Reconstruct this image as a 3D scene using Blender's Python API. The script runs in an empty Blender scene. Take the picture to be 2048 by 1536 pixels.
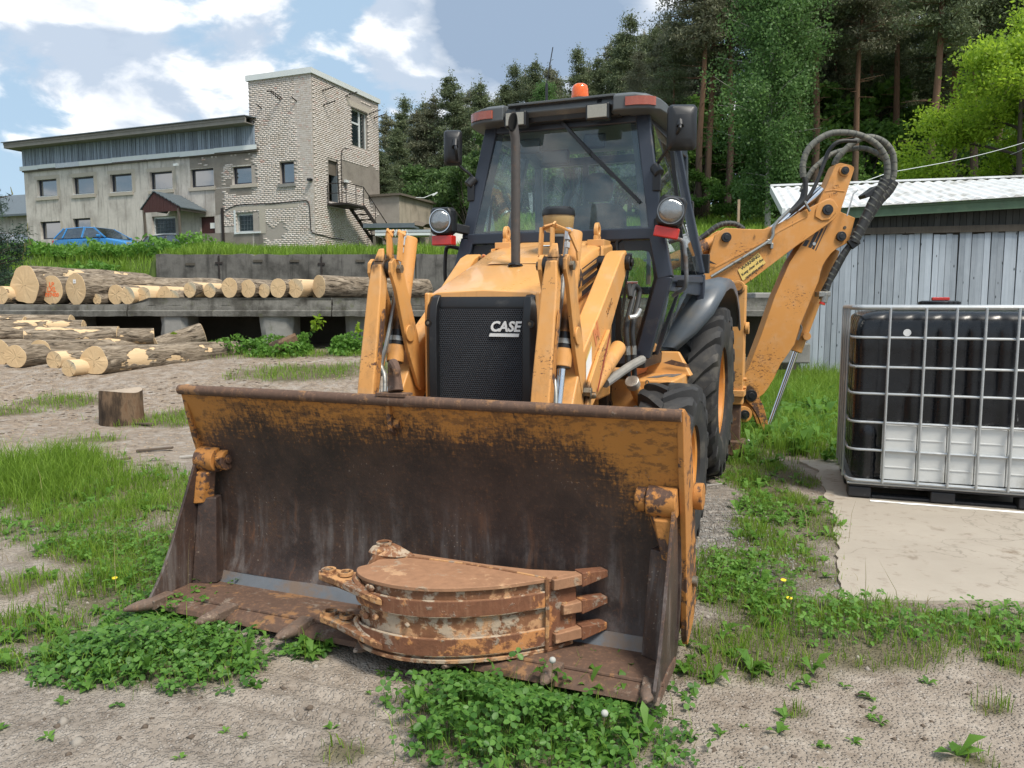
import bpy, bmesh, math, random
import numpy as np
from math import sin, cos, pi, radians, sqrt, atan2, exp, floor
from mathutils import Vector, Matrix, noise as mnoise
random.seed(11); rng = np.random.default_rng(11)
sc = bpy.context.scene
COL = sc.collection

# ---------------------------------------------------------------- camera
CAM_H, CAM_PITCH = 1.4358, 0.10248
cd = bpy.data.cameras.new('camera'); cam = bpy.data.objects.new('camera', cd); COL.objects.link(cam)
cd.sensor_width = 36.0; cd.lens = 36.0 * 1540.7 / 2048.0
cd.clip_start = 0.05; cd.clip_end = 3000.0
cam.location = (0, 0, CAM_H); cam.rotation_euler = (pi / 2 - CAM_PITCH, 0, 0)
sc.camera = cam

# ---------------------------------------------------------------- sky, sun, exposure
SUN = Vector((0.34, -0.42, 0.84)).normalized()
SKY_STRENGTH = 0.1
SUN_STRENGTH = 2.1
sc.view_settings.view_transform = 'Standard'
sc.view_settings.look = 'None'
sc.view_settings.exposure = 1.15
sc.view_settings.gamma = 1.0
sc.view_settings.use_curve_mapping = False
try:
    sc.cycles.use_denoising = True
    sc.cycles.max_bounces = 8
    sc.cycles.transparent_max_bounces = 16
    sc.cycles.sample_clamp_indirect = 6.0
except Exception:
    pass


def nd(nt, t, ins=None, **props):
    n = nt.nodes.new('ShaderNode' + t)
    for k, v in props.items():
        setattr(n, k, v)
    for k, v in (ins or {}).items():
        s = n.inputs[k]
        if isinstance(v, bpy.types.NodeSocket):
            nt.links.new(v, s)
        else:
            if s.type == 'RGBA' and not hasattr(v, '__len__'):
                v = (v, v, v, 1)
            if s.type == 'RGBA' and len(v) == 3:
                v = (*v, 1)
            s.default_value = v
    return n


def mth(nt, op, a, b=0.0, c=0.0, clamp=False):
    n = nd(nt, 'Math', {0: a, 1: b, 2: c}, operation=op); n.use_clamp = clamp
    return n.outputs[0]


def mixc(nt, f, a, b, mode='MIX'):
    n = nd(nt, 'Mix', data_type='RGBA', blend_type=mode)
    for i, v in ((0, f), (6, a), (7, b)):
        if isinstance(v, bpy.types.NodeSocket):
            nt.links.new(v, n.inputs[i])
        else:
            if i and len(v) == 3:
                v = (*v, 1)
            n.inputs[i].default_value = v
    return n.outputs[2]


def ramp(nt, f, stops, interp='LINEAR'):
    n = nd(nt, 'ValToRGB', {0: f}); cr = n.color_ramp; cr.interpolation = interp
    while len(cr.elements) < len(stops):
        cr.elements.new(0.5)
    for e, (p, c) in zip(cr.elements, stops):
        e.position = p
        e.color = (c, c, c, 1) if not hasattr(c, '__len__') else ((*c, 1) if len(c) == 3 else c)
    return n.outputs[0]


def sstep(nt, v, lo, hi):
    n = nd(nt, 'MapRange', {0: v, 1: lo, 2: hi, 3: 0.0, 4: 1.0}, interpolation_type='SMOOTHSTEP')
    return n.outputs[0]


def noise_(nt, vec, scale, detail=5.0, rough=0.55, dist=0.0):
    ins = {'Scale': scale, 'Detail': detail, 'Roughness': rough, 'Distortion': dist}
    if vec is not None:
        ins['Vector'] = vec
    return nd(nt, 'TexNoise', ins).outputs['Fac']


def mapv(nt, vec, scale=(1, 1, 1), loc=(0, 0, 0), rot=(0, 0, 0)):
    return nd(nt, 'Mapping', {'Vector': vec, 'Scale': scale, 'Location': loc, 'Rotation': rot}).outputs[0]


def build_world():
    w = bpy.data.worlds.new('World'); sc.world = w; w.use_nodes = True
    nt = w.node_tree; nt.nodes.clear()
    d = nd(nt, 'TexCoord').outputs['Generated']
    sky = nd(nt, 'TexSky', sky_type='NISHITA', sun_disc=False, sun_elevation=math.asin(SUN.z),
             sun_rotation=atan2(SUN.x, SUN.y), altitude=100.0, air_density=1.1, dust_density=0.6, ozone_density=1.5)
    # clouds live on the direction sphere, a little squashed vertically
    p = mapv(nt, d, scale=(1.0, 1.0, 2.1))
    warp = nd(nt, 'TexNoise', {'Vector': p, 'Scale': 2.4, 'Detail': 3.0}).outputs['Color']
    wv = nd(nt, 'VectorMath', {0: warp, 1: (0.5, 0.5, 0.5)}, operation='SUBTRACT').outputs[0]
    wv = nd(nt, 'VectorMath', {0: wv, 'Scale': 0.22}, operation='SCALE').outputs[0]
    pw = nd(nt, 'VectorMath', {0: p, 1: wv}, operation='ADD').outputs[0]
    n1 = noise_(nt, pw, 6.4, 10.0, 0.56)
    # the same field a step towards the sun: its difference shades the cloud bodies
    ps = nd(nt, 'VectorMath', {0: pw, 1: (SUN.x * 0.03, SUN.y * 0.03, 0.07)}, operation='ADD').outputs[0]
    n2 = noise_(nt, ps, 6.4, 7.0, 0.52)

    def blob(px, pz, r, amp):
        v = Vector((px, 1.0, pz)).normalized()
        dt = nd(nt, 'VectorMath', {0: d, 1: v}, operation='DOT_PRODUCT').outputs['Value']
        return mth(nt, 'MULTIPLY', sstep(nt, dt, cos(r), 1.0), amp)
    bias = None
    for b in ((-0.57, 0.31, 0.16, 0.15), (-0.50, 0.24, 0.10, 0.06), (-0.31, 0.33, 0.09, 0.14), (-0.12, 0.31, 0.12, 0.11),
              (0.02, 0.29, 0.16, 0.14), (0.05, 0.42, 0.17, 0.26), (-0.41, 0.40, 0.10, -0.14), (-0.62, 0.42, 0.08, 0.05),
              (-0.62, 0.19, 0.09, -0.16), (-0.24, 0.42, 0.09, -0.10), (-0.20, 0.26, 0.05, -0.10)):
        v = blob(*b)
        bias = v if bias is None else mth(nt, 'ADD', bias, v)
    dens = mth(nt, 'ADD', n1, bias)
    mask = sstep(nt, dens, 0.455, 0.585)
    shade = sstep(nt, mth(nt, 'SUBTRACT', n1, n2), -0.09, 0.10)
    thick = sstep(nt, dens, 0.66, 0.95)
    dark = mth(nt, 'MULTIPLY', blob(0.03, 0.41, 0.17, 1.5), mth(nt, 'ADD', 0.35, n2))
    thick = mth(nt, 'MINIMUM', mth(nt, 'ADD', mth(nt, 'MULTIPLY', thick, 0.75), dark), 1.0)
    ccol = mixc(nt, shade, (2.9, 3.4, 4.1), (6.2, 6.25, 6.3))
    ccol = mixc(nt, thick, ccol, (1.75, 2.3, 3.1))
    sd = nd(nt, 'VectorMath', {0: d, 1: tuple(SUN)}, operation='DOT_PRODUCT').outputs['Value']
    glow = mth(nt, 'ADD', 0.92, mth(nt, 'MULTIPLY', sstep(nt, sd, 0.55, 1.0), 0.7))
    ccol = nd(nt, 'VectorMath', {0: ccol, 'Scale': glow}, operation='SCALE').outputs[0]
    blue = nd(nt, 'VectorMath', {0: sky.outputs[0], 'Scale': 0.5}, operation='SCALE').outputs[0]
    blue = mixc(nt, 0.75, blue, (2.4, 3.3, 4.2))
    col = mixc(nt, mask, blue, ccol)
    bg = nd(nt, 'Background', {'Color': col, 'Strength': SKY_STRENGTH})
    out = nd(nt, 'OutputWorld'); nt.links.new(bg.outputs[0], out.inputs[0])
build_world()
sl = bpy.data.lights.new('sun', 'SUN'); so = bpy.data.objects.new('sun', sl); COL.objects.link(so)
sl.energy = SUN_STRENGTH; sl.angle = radians(16.0); sl.color = (1.0, 0.93, 0.82)
so.rotation_euler = SUN.to_track_quat('Z', 'Y').to_euler()


# ---------------------------------------------------------------- mesh helpers
def tag(o, label=None, cat=None, group=None, kind=None):
    if label: o['label'] = label
    if cat: o['category'] = cat
    if group: o['group'] = group
    if kind: o['kind'] = kind
    return o


def empty(name, loc=(0, 0, 0), rz=0.0, label=None, cat=None, group=None):
    o = bpy.data.objects.new(name, None); COL.objects.link(o)
    o.location = loc; o.rotation_euler = (0, 0, rz); o.empty_display_size = 0.2
    return tag(o, label, cat, group)


def mesh_np(name, v, f, mat=None, smooth=False):
    """v (N,3), f (M,k) -> mesh, quickly"""
    v = np.asarray(v, dtype=np.float32); f = np.asarray(f, dtype=np.int32)
    me = bpy.data.meshes.new(name)
    k = f.shape[1]
    me.vertices.add(len(v)); me.vertices.foreach_set('co', v.ravel())
    me.loops.add(f.size); me.loops.foreach_set('vertex_index', f.ravel())
    me.polygons.add(len(f)); me.polygons.foreach_set('loop_start', np.arange(0, f.size, k, dtype=np.int32))
    me.update(calc_edges=True)
    if smooth:
        me.polygons.foreach_set('use_smooth', np.ones(len(f), dtype=bool))
    if mat: me.materials.append(mat)
    return me


def link(name, me, parent=None):
    o = bpy.data.objects.new(name, me); COL.objects.link(o)
    if parent: o.parent = parent
    return o


def frame(dirv, ref=(0, 0, 1)):
    z = Vector(dirv).normalized(); r = Vector(ref)
    if abs(z.dot(r.normalized())) > 0.985: r = Vector((0, 1, 0)) if abs(z.y) < 0.9 else Vector((1, 0, 0))
    x = r.cross(z).normalized(); y = z.cross(x)
    return x, y, z


class MB:
    def __init__(s):
        s.v = []; s.f = []; s.m = []; s.xf = None; s.mi = 0

    def add(s, vs, fs):
        b = len(s.v)
        if s.xf is not None: vs = [s.xf @ Vector(p) for p in vs]
        s.v += [tuple(p) for p in vs]
        s.f += [tuple(i + b for i in q) for q in fs]
        s.m += [s.mi] * len(fs)
        return s

    def box(s, a, b):
        x0, y0, z0 = (min(p, q) for p, q in zip(a, b)); x1, y1, z1 = (max(p, q) for p, q in zip(a, b))
        return s.add([(x0, y0, z0), (x1, y0, z0), (x1, y1, z0), (x0, y1, z0), (x0, y0, z1), (x1, y0, z1), (x1, y1, z1), (x0, y1, z1)],
                     [(0, 3, 2, 1), (4, 5, 6, 7), (0, 1, 5, 4), (1, 2, 6, 5), (2, 3, 7, 6), (3, 0, 4, 7)])

    def cbox(s, c, sz):
        return s.box([p - q / 2 for p, q in zip(c, sz)], [p + q / 2 for p, q in zip(c, sz)])

    def beam(s, p0, p1, w, h, ref=(0, 0, 1), w1=None, h1=None):
        p0, p1 = Vector(p0), Vector(p1); x, y, z = frame(p1 - p0, ref)
        w1 = w if w1 is None else w1; h1 = h if h1 is None else h1
        vs = []
        for p, a, b in ((p0, w, h), (p1, w1, h1)):
            for i, j in ((-1, -1), (1, -1), (1, 1), (-1, 1)):
                vs.append(p + x * (a / 2 * i) + y * (b / 2 * j))
        return s.add(vs, [(0, 3, 2, 1), (4, 5, 6, 7), (0, 1, 5, 4), (1, 2, 6, 5), (2, 3, 7, 6), (3, 0, 4, 7)])

    def loft(s, rings, closed=True, caps=True):
        n = len(rings[0]); vs = [p for r in rings for p in r]; fs = []
        for i in range(len(rings) - 1):
            for j in range(n if closed else n - 1):
                k = (j + 1) % n
                fs.append((i * n + j, i * n + k, (i + 1) * n + k, (i + 1) * n + j))
        if caps and closed:
            fs.append(tuple(range(n - 1, -1, -1))); fs.append(tuple((len(rings) - 1) * n + j for j in range(n)))
        return s.add(vs, fs)

    def prism(s, poly, fn0, fn1):
        """poly: 2-D points; fn0/fn1 map (a,b) to 3-D for the two faces"""
        return s.loft([[fn0(*p) for p in poly], [fn1(*p) for p in poly]])

    def pu(s, poly, u0, u1):     # polygon in (v,z) extruded along u
        return s.prism(poly, lambda a, b: (u0, a, b), lambda a, b: (u1, a, b))

    def pv(s, poly, v0, v1):     # polygon in (u,z) extruded along v
        return s.prism(poly, lambda a, b: (a, v0, b), lambda a, b: (a, v1, b))

    def pz(s, poly, z0, z1):
        return s.prism(poly, lambda a, b: (a, b, z0), lambda a, b: (a, b, z1))

    def tube(s, pts, r, seg=10, caps=True, rr=None):
        pts = [Vector(p) for p in pts]; n = len(pts); rings = []
        d0 = (pts[1] - pts[0]).normalized(); x, y, z = frame(d0)
        for i, p in enumerate(pts):
            if i == 0: t = pts[1] - pts[0]
            elif i == n - 1: t = pts[-1] - pts[-2]
            else: t = (pts[i + 1] - p).normalized() + (p - pts[i - 1]).normalized()
            t = t.normalized()
            x = (x - t * x.dot(t)).normalized(); y = t.cross(x)
            q = rr[i] if rr else r
            rings.append([p + x * (q * cos(2 * pi * k / seg)) + y * (q * sin(2 * pi * k / seg)) for k in range(seg)])
        return s.loft(rings, True, caps)

    def cyl(s, p0, p1, r, seg=16, r1=None):
        return s.tube([p0, p1], r, seg, rr=[r, r if r1 is None else r1])

    def lathe(s, prof, c, axis=(0, 0, 1), seg=32, closed=False):
        """prof: (radius, along) pairs; closed joins last to first"""
        x, y, z = frame(axis); c = Vector(c); n = len(prof); vs = []; fs = []
        for k in range(seg):
            a = 2 * pi * k / seg; e = x * cos(a) + y * sin(a)
            for r, h in prof: vs.append(c + e * r + z * h)
        for k in range(seg):
            k2 = (k + 1) % seg
            for i in range(n if closed else n - 1):
                j = (i + 1) % n
                fs.append((k * n + i, k2 * n + i, k2 * n + j, k * n + j))
        return s.add(vs, fs)

    def build(s, name, mat, parent=None, bevel=0.0, seg=2, smooth=35.0, recalc=True):
        me = bpy.data.meshes.new(name); me.from_pydata(s.v, [], s.f)
        mats = mat if isinstance(mat, (list, tuple)) else [mat]
        for m in mats: me.materials.append(m)
        if len(mats) > 1: me.polygons.foreach_set('material_index', np.array(s.m, dtype=np.int32))
        if recalc:
            bm = bmesh.new(); bm.from_mesh(me); bmesh.ops.recalc_face_normals(bm, faces=bm.faces); bm.to_mesh(me); bm.free()
        if smooth:
            me.polygons.foreach_set('use_smooth', np.ones(len(me.polygons), dtype=bool))
            me.set_sharp_from_angle(angle=radians(smooth))
        me.update()
        o = link(name, me, parent)
        if bevel:
            b = o.modifiers.new('bevel', 'BEVEL'); b.width = bevel; b.segments = seg; b.limit_method = 'ANGLE'
            b.angle_limit = radians(40); b.use_clamp_overlap = True; b.harden_normals = True
        return o


def spline(pts, n=8):
    """Catmull-Rom through pts"""
    P = [Vector(p) for p in pts]; P = [P[0] * 2 - P[1]] + P + [P[-1] * 2 - P[-2]]; out = []
    for i in range(1, len(P) - 2):
        a, b, c, d = P[i - 1:i + 3]
        for k in range(n):
            t = k / n
            out.append(0.5 * ((2 * b) + (c - a) * t + (2 * a - 5 * b + 4 * c - d) * t * t + (3 * b - a - 3 * c + d) * t ** 3))
    out.append(P[-2]); return out


def copy_tree(o, parent=None, name=None):
    c = o.copy(); COL.objects.link(c); c.parent = parent
    for ch in list(o.children): copy_tree(ch, c)
    return c


_fontcache = {}
def text_mesh(name, txt, size, mat, depth=0.004, shear=0.0, bold=0.0, align='CENTER'):
    cu = bpy.data.curves.new(name, 'FONT'); cu.body = txt; cu.size = size; cu.extrude = depth; cu.shear = shear
    cu.offset = bold; cu.align_x = align; cu.align_y = 'CENTER'; cu.resolution_u = 3
    ob = bpy.data.objects.new(name, cu); COL.objects.link(ob)
    dg = bpy.context.evaluated_depsgraph_get(); dg.update()
    me = bpy.data.meshes.new_from_object(ob.evaluated_get(dg)); me.name = name
    bpy.data.objects.remove(ob); bpy.data.curves.remove(cu)
    me.materials.clear(); me.materials.append(mat)
    return me


def orient(o, origin, xdir, ydir):
    """place o so its local x,y lie along xdir,ydir (in parent space)"""
    x = Vector(xdir).normalized(); y = Vector(ydir); y = (y - x * y.dot(x)).normalized(); z = x.cross(y)
    m = Matrix((x, y, z)).transposed().to_4x4(); m.translation = Vector(origin)
    o.matrix_local = m
    return o
# ---------------------------------------------------------------- materials
def newmat(name):
    m = bpy.data.materials.new(name); m.use_nodes = True; nt = m.node_tree; nt.nodes.clear()
    out = nd(nt, 'OutputMaterial'); b = nd(nt, 'BsdfPrincipled'); nt.links.new(b.outputs[0], out.inputs[0])
    return m, nt, b


def setb(nt, b, **kw):
    names = dict(col='Base Color', rough='Roughness', metal='Metallic', normal='Normal', spec='Specular IOR Level', emit='Emission Color',
                 es='Emission Strength', trans='Transmission Weight', alpha='Alpha', coat='Coat Weight', ior='IOR', sheen='Sheen Weight')
    for k, v in kw.items():
        s = b.inputs[names[k]]
        if isinstance(v, bpy.types.NodeSocket): nt.links.new(v, s)
        else:
            if s.type == 'RGBA' and len(v) == 3: v = (*v, 1)
            s.default_value = v


def bump(nt, h, strength=0.3, dist=0.01, normal=None):
    ins = {'Height': h, 'Strength': strength, 'Distance': dist}
    if normal is not None: ins['Normal'] = normal
    return nd(nt, 'Bump', ins).outputs[0]


def oc(nt): return nd(nt, 'TexCoord').outputs['Object']
def orand(nt): return nd(nt, 'ObjectInfo').outputs['Random']


def simple(name, col, rough=0.6, metal=0.0, var=0.15, scale=6.0, bmp=0.0, bscale=40.0, spec=0.5, dirt=None, dirt_t=0.62):
    m, nt, b = newmat(name); v = oc(nt)
    n = noise_(nt, v, scale, 6, 0.6)
    c = mixc(nt, n, tuple(x * (1 - var) for x in col), tuple(min(1, x * (1 + var)) for x in col))
    if dirt is not None:
        d = sstep(nt, noise_(nt, v, scale * 0.7, 8, 0.65), dirt_t - 0.08, dirt_t + 0.12)
        c = mixc(nt, d, c, dirt)
    r = mth(nt, 'ADD', rough - 0.08, mth(nt, 'MULTIPLY', noise_(nt, v, scale * 2.3, 4, 0.6), 0.16))
    setb(nt, b, col=c, rough=r, metal=metal, spec=spec)
    if bmp: setb(nt, b, normal=bump(nt, noise_(nt, v, bscale, 5, 0.6), bmp, 0.004))
    return m


def paint_mat(name, col, rough=0.38, chips=0.66, chipcol=(0.10, 0.055, 0.035), dust=0.35, scr=True, coat=0.0, spots=(), scuffs=()):
    """sun-faded machine paint: dust film, stone chips, scuffs and stains"""
    m, nt, b = newmat(name); v = oc(nt)
    big = noise_(nt, v, 1.7, 5, 0.6); mid = noise_(nt, v, 9, 6, 0.62)
    c = mixc(nt, big, tuple(x * 0.86 for x in col), tuple(min(1, x * 1.12) for x in col))
    c = mixc(nt, mth(nt, 'MULTIPLY', sstep(nt, mid, 0.45, 0.8), dust), c, (0.52, 0.40, 0.27))
    streak = noise_(nt, mapv(nt, v, scale=(22, 22, 2.0)), 1.0, 5, 0.6)
    c = mixc(nt, mth(nt, 'MULTIPLY', sstep(nt, streak, 0.60, 0.80), 0.28), c, (0.20, 0.12, 0.06))
    gm = sstep(nt, noise_(nt, mapv(nt, v, scale=(3.2, 3.2, 1.6), loc=(5, 2, 1)), 1.0, 8, 0.72), 0.55, 0.72)
    c = mixc(nt, mth(nt, 'MULTIPLY', gm, 0.42), c, (0.17, 0.085, 0.035))
    ch = noise_(nt, v, 62, 6, 0.66); chm = noise_(nt, v, 5, 3, 0.5)
    k = sstep(nt, mth(nt, 'ADD', ch, mth(nt, 'MULTIPLY', mth(nt, 'SUBTRACT', chm, 0.5), 0.45)), chips, chips + 0.03)
    if scr:
        s1 = noise_(nt, mapv(nt, v, scale=(60, 60, 9), rot=(0.5, 0.3, 0)), 1.0, 3, 0.5)
        k2 = sstep(nt, mth(nt, 'ADD', s1, mth(nt, 'MULTIPLY', mth(nt, 'SUBTRACT', chm, 0.5), 0.35)), chips + 0.06, chips + 0.08)
        k = mth(nt, 'MAXIMUM', k, k2)
    c = mixc(nt, k, c, chipcol)
    def near(pts):
        s = nd(nt, 'SeparateXYZ', {0: v}); p = nd(nt, 'CombineXYZ', {0: mth(nt, 'ABSOLUTE', s.outputs[0]), 1: s.outputs[1], 2: s.outputs[2]}).outputs[0]; out = None
        for x, y, z, r in pts:
            q = sstep(nt, nd(nt, 'VectorMath', {0: p, 1: (x, y, z)}, operation='DISTANCE').outputs['Value'], r, r * 0.15); out = q if out is None else mth(nt, 'MAXIMUM', out, q)
        return out
    if scuffs:
        sf = sstep(nt, mth(nt, 'ADD', mth(nt, 'MULTIPLY', near(scuffs), 0.17), noise_(nt, mapv(nt, v, scale=(26, 26, 60), rot=(0.4, 0.9, 0)), 1.0, 8, 0.76)), 0.70, 0.74)
        c = mixc(nt, sf, c, mixc(nt, mid, (0.07, 0.03, 0.018), (0.17, 0.075, 0.035)))
    if spots:
        gs = sstep(nt, mth(nt, 'ADD', mth(nt, 'MULTIPLY', near(spots), 0.6), mth(nt, 'MULTIPLY', noise_(nt, mapv(nt, v, scale=(14, 14, 5)), 1.0, 6, 0.65), 0.9)), 0.62, 0.88)
        c = mixc(nt, mth(nt, 'MULTIPLY', gs, 0.92), c, (0.022, 0.013, 0.008))
    setb(nt, b, col=c, rough=mth(nt, 'ADD', rough, mth(nt, 'MULTIPLY', mid, 0.2)), coat=coat)
    setb(nt, b, normal=bump(nt, mth(nt, 'SUBTRACT', noise_(nt, v, 30, 3, 0.5), k), 0.12, 0.002))
    return m

YEL = (0.67, 0.345, 0.112)
M = {}
M['yellow'] = paint_mat('yellow_paint', YEL, 0.20, 0.74, dust=0.30, scr=False, coat=0.3)
M['yellow_arm'] = paint_mat('worn_yellow_paint', (0.62, 0.302, 0.088), 0.40, 0.685, dust=0.35, spots=((.47, .905, 1.62, .12), (.52, 1.19, .99, .12), (.47, 1.08, 1.32, .13), (.40, 2.04, 1.69, .12), (.47, .66, .68, .12), (.50, 1.36, .97, .1), (.92, 4.85, 1.58, .10)), scuffs=((.47, .80, 1.15, .22), (.55, 1.5, 1.15, .3), (.62, 2.7, .96, .3), (.9, 4.9, .75, .25)))
M['yellow_boom'] = paint_mat('boom_yellow_paint', (0.53, 0.238, 0.056), 0.45, 0.70, dust=0.25, spots=((.959, 5.848, .49, .17), (1.20, 6.06, 2.40, .14), (.98, 5.70, 2.12, .10), (1.43, 6.20, 2.80, .10)), scuffs=((1.10, 5.90, .80, .42), (.96, 5.85, .55, .3), (1.35, 6.12, 1.5, .35), (.9, 5.75, 1.9, .4)))
M['yellow_rim'] = paint_mat('rim_paint', (0.58, 0.235, 0.045), 0.45, 0.70, dust=0.3, scr=False)
M['orange_primer'] = paint_mat('primer_orange', (0.60, 0.20, 0.07), 0.5, 0.70, dust=0.3)
M['cabmetal'] = simple('cab_metal', (0.022, 0.029, 0.044), 0.36, 0.0, 0.25, 5, dirt=(0.09, 0.085, 0.08), dirt_t=0.66)
M['roofgrey'] = simple('roof_grey', (0.075, 0.082, 0.085), 0.45, 0.0, 0.15, 4, dirt=(0.15, 0.145, 0.13), dirt_t=0.64)
M['fender'] = simple('fender_plastic', (0.075, 0.090, 0.108), 0.38, 0.0, 0.2, 3, dirt=(0.13, 0.125, 0.115), dirt_t=0.6)
M['mouth_black'] = simple('exhaust_mouth_black', (0.004, 0.004, 0.004), 0.95)  # near-black colour painted inside so the exhaust mouth shows dark
M['black'] = simple('black_plastic', (0.009, 0.010, 0.012), 0.42, 0, 0.3, 8, dirt=(0.06, 0.055, 0.05), dirt_t=0.66)
M['blackgrease'] = simple('black_grease', (0.010, 0.008, 0.007), 0.35, 0, 0.4, 20, bmp=0.5, bscale=30)
M['rubber'] = simple('tyre_rubber', (0.022, 0.022, 0.023), 0.72, 0, 0.35, 7, bmp=0.4, bscale=60, dirt=(0.075, 0.068, 0.058), dirt_t=0.58)
M['hose'] = simple('hose_rubber', (0.018, 0.019, 0.020), 0.55, 0, 0.3, 20, dirt=(0.08, 0.075, 0.06), dirt_t=0.66)
M['pipe'] = simple('steel_pipe', (0.30, 0.30, 0.28), 0.40, 0.75, 0.2, 25, dirt=(0.14, 0.11, 0.08), dirt_t=0.6)
M['chrome'] = simple('chrome_rod', (0.62, 0.63, 0.65), 0.14, 1.0, 0.05, 10)
M['bolt'] = simple('bolt_steel', (0.22, 0.20, 0.16), 0.5, 0.7, 0.3, 40, dirt=(0.10, 0.06, 0.03), dirt_t=0.55)
M['exhaust'] = simple('exhaust_steel', (0.075, 0.068, 0.064), 0.6, 0.35, 0.3, 30, dirt=(0.13, 0.085, 0.06), dirt_t=0.62)
M['steel_grey'] = simple('grey_steel', (0.17, 0.19, 0.21), 0.5, 0.35, 0.3, 8, dirt=(0.13, 0.09, 0.06), dirt_t=0.58)
M['white_print'] = simple('white_print', (0.78, 0.78, 0.76), 0.45, 0, 0.05, 10)
M['black_print'] = simple('black_print', (0.022, 0.022, 0.026), 0.5, 0, 0.1, 10)
M['label_yellow'] = simple('label_yellow', (0.66, 0.48, 0.14), 0.5, 0, 0.12, 8)
M['red_print'] = simple('red_print', (0.33, 0.045, 0.03), 0.5, 0, 0.2, 10)
M['green_print'] = simple('green_print', (0.16, 0.45, 0.12), 0.5, 0, 0.2, 10)
M['bluelabel'] = simple('silver_label', (0.55, 0.60, 0.64), 0.4, 0, 0.1, 10)
M['seat'] = simple('seat_cloth', (0.028, 0.032, 0.042), 0.85, 0, 0.3, 30)
M['bowl'] = simple('cleaner_bowl', (0.36, 0.25, 0.11), 0.3, 0, 0.2, 9)
M['aluminium'] = simple('cap_metal', (0.48, 0.46, 0.42), 0.45, 0.6, 0.2, 30, dirt=(0.16, 0.13, 0.1))
M['greycloth'] = simple('grey_hose_wrap', (0.23, 0.22, 0.20), 0.85, 0, 0.3, 18, bmp=0.5)


def lens_mat(name, col, rough=0.12, em=0.0):
    m, nt, b = newmat(name); v = oc(nt)
    n = noise_(nt, mapv(nt, v, scale=(90, 90, 90)), 1.0, 2)
    setb(nt, b, col=mixc(nt, n, tuple(x * 0.7 for x in col), col), rough=rough, coat=0.6)
    setb(nt, b, normal=bump(nt, nd(nt, 'TexWave', {'Vector': v, 'Scale': 60.0}, bands_direction='X').outputs[1], 0.35, 0.003))
    return m
M['lens_red'] = lens_mat('red_lens', (0.60, 0.022, 0.010))
M['lens_amber_dull'] = lens_mat('faded_amber_lens', (0.36, 0.085, 0.045))
M['lens_clear'] = lens_mat('clear_lens', (0.34, 0.33, 0.28), 0.1)
M['lens_round'] = lens_mat('round_lens', (0.34, 0.35, 0.35), 0.06); M['lens_round'].node_tree.nodes['Principled BSDF'].inputs['Metallic'].default_value = 0.75


def beacon_mat():
    m, nt, b = newmat('beacon_amber'); v = oc(nt)
    z = nd(nt, 'SeparateXYZ', {0: v}).outputs[2]
    setb(nt, b, col=(0.95, 0.16, 0.008), rough=0.15, trans=0.25, coat=0.5)
    b.inputs['Subsurface Weight'].default_value = 0.4; b.inputs['Subsurface Radius'].default_value = (0.06, 0.02, 0.005)
    b.inputs['Subsurface Scale'].default_value = 0.6
    return m
M['beacon'] = beacon_mat()


def glass_mat(name, tint, refl=1.0, dust=0.10, dustcol=(0.42, 0.46, 0.46)):
    """a single thin sheet: tinted transparency, Fresnel mirror, a film of dust"""
    m = bpy.data.materials.new(name); m.use_nodes = True; nt = m.node_tree; nt.nodes.clear()
    out = nd(nt, 'OutputMaterial'); v = oc(nt)
    tr = nd(nt, 'BsdfTransparent', {0: (*tint, 1)}); gl = nd(nt, 'BsdfGlossy', {'Color': (0.95, 0.97, 1, 1), 'Roughness': 0.015})
    df = nd(nt, 'BsdfDiffuse', {0: (*dustcol, 1)})
    fr = nd(nt, 'Fresnel', {'IOR': 1.5}).outputs[0]
    fr = mth(nt, 'MINIMUM', mth(nt, 'MULTIPLY', fr, 1.7 * refl), 1.0)
    a = nd(nt, 'MixShader', {0: fr}); nt.links.new(tr.outputs[0], a.inputs[1]); nt.links.new(gl.outputs[0], a.inputs[2])
    dn = mth(nt, 'MULTIPLY', sstep(nt, noise_(nt, v, 3.5, 6, 0.6), 0.2, 0.9), dust * 2)
    c = nd(nt, 'MixShader', {0: dn}); nt.links.new(a.outputs[0], c.inputs[1]); nt.links.new(df.outputs[0], c.inputs[2])
    nt.links.new(c.outputs[0], out.inputs[0])
    return m
M['glass'] = glass_mat('cab_glass', (0.82, 0.94, 0.93), 1.1, 0.08, (0.36, 0.47, 0.49))  # dust film tinted teal to paint in the pane's pale reflection too
M['glass_side'] = glass_mat('side_glass', (0.72, 0.80, 0.76), 1.0, 0.04)
M['glass_teal'] = glass_mat('lower_door_glass', (0.16, 0.30, 0.33), 1.0, 0.05)
M['carglass'] = glass_mat('car_glass', (0.20, 0.24, 0.25), 1.6, 0.05)


def window_pane_mat():
    m, nt, b = newmat('building_window_glass'); v = oc(nt)
    setb(nt, b, col=(0.02, 0.03, 0.035), rough=0.03, spec=1.0, coat=1.0)
    b.inputs['IOR'].default_value = 2.0
    setb(nt, b, normal=bump(nt, noise_(nt, v, 0.9, 2), 0.04, 0.05))
    return m
M['pane'] = window_pane_mat()


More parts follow.
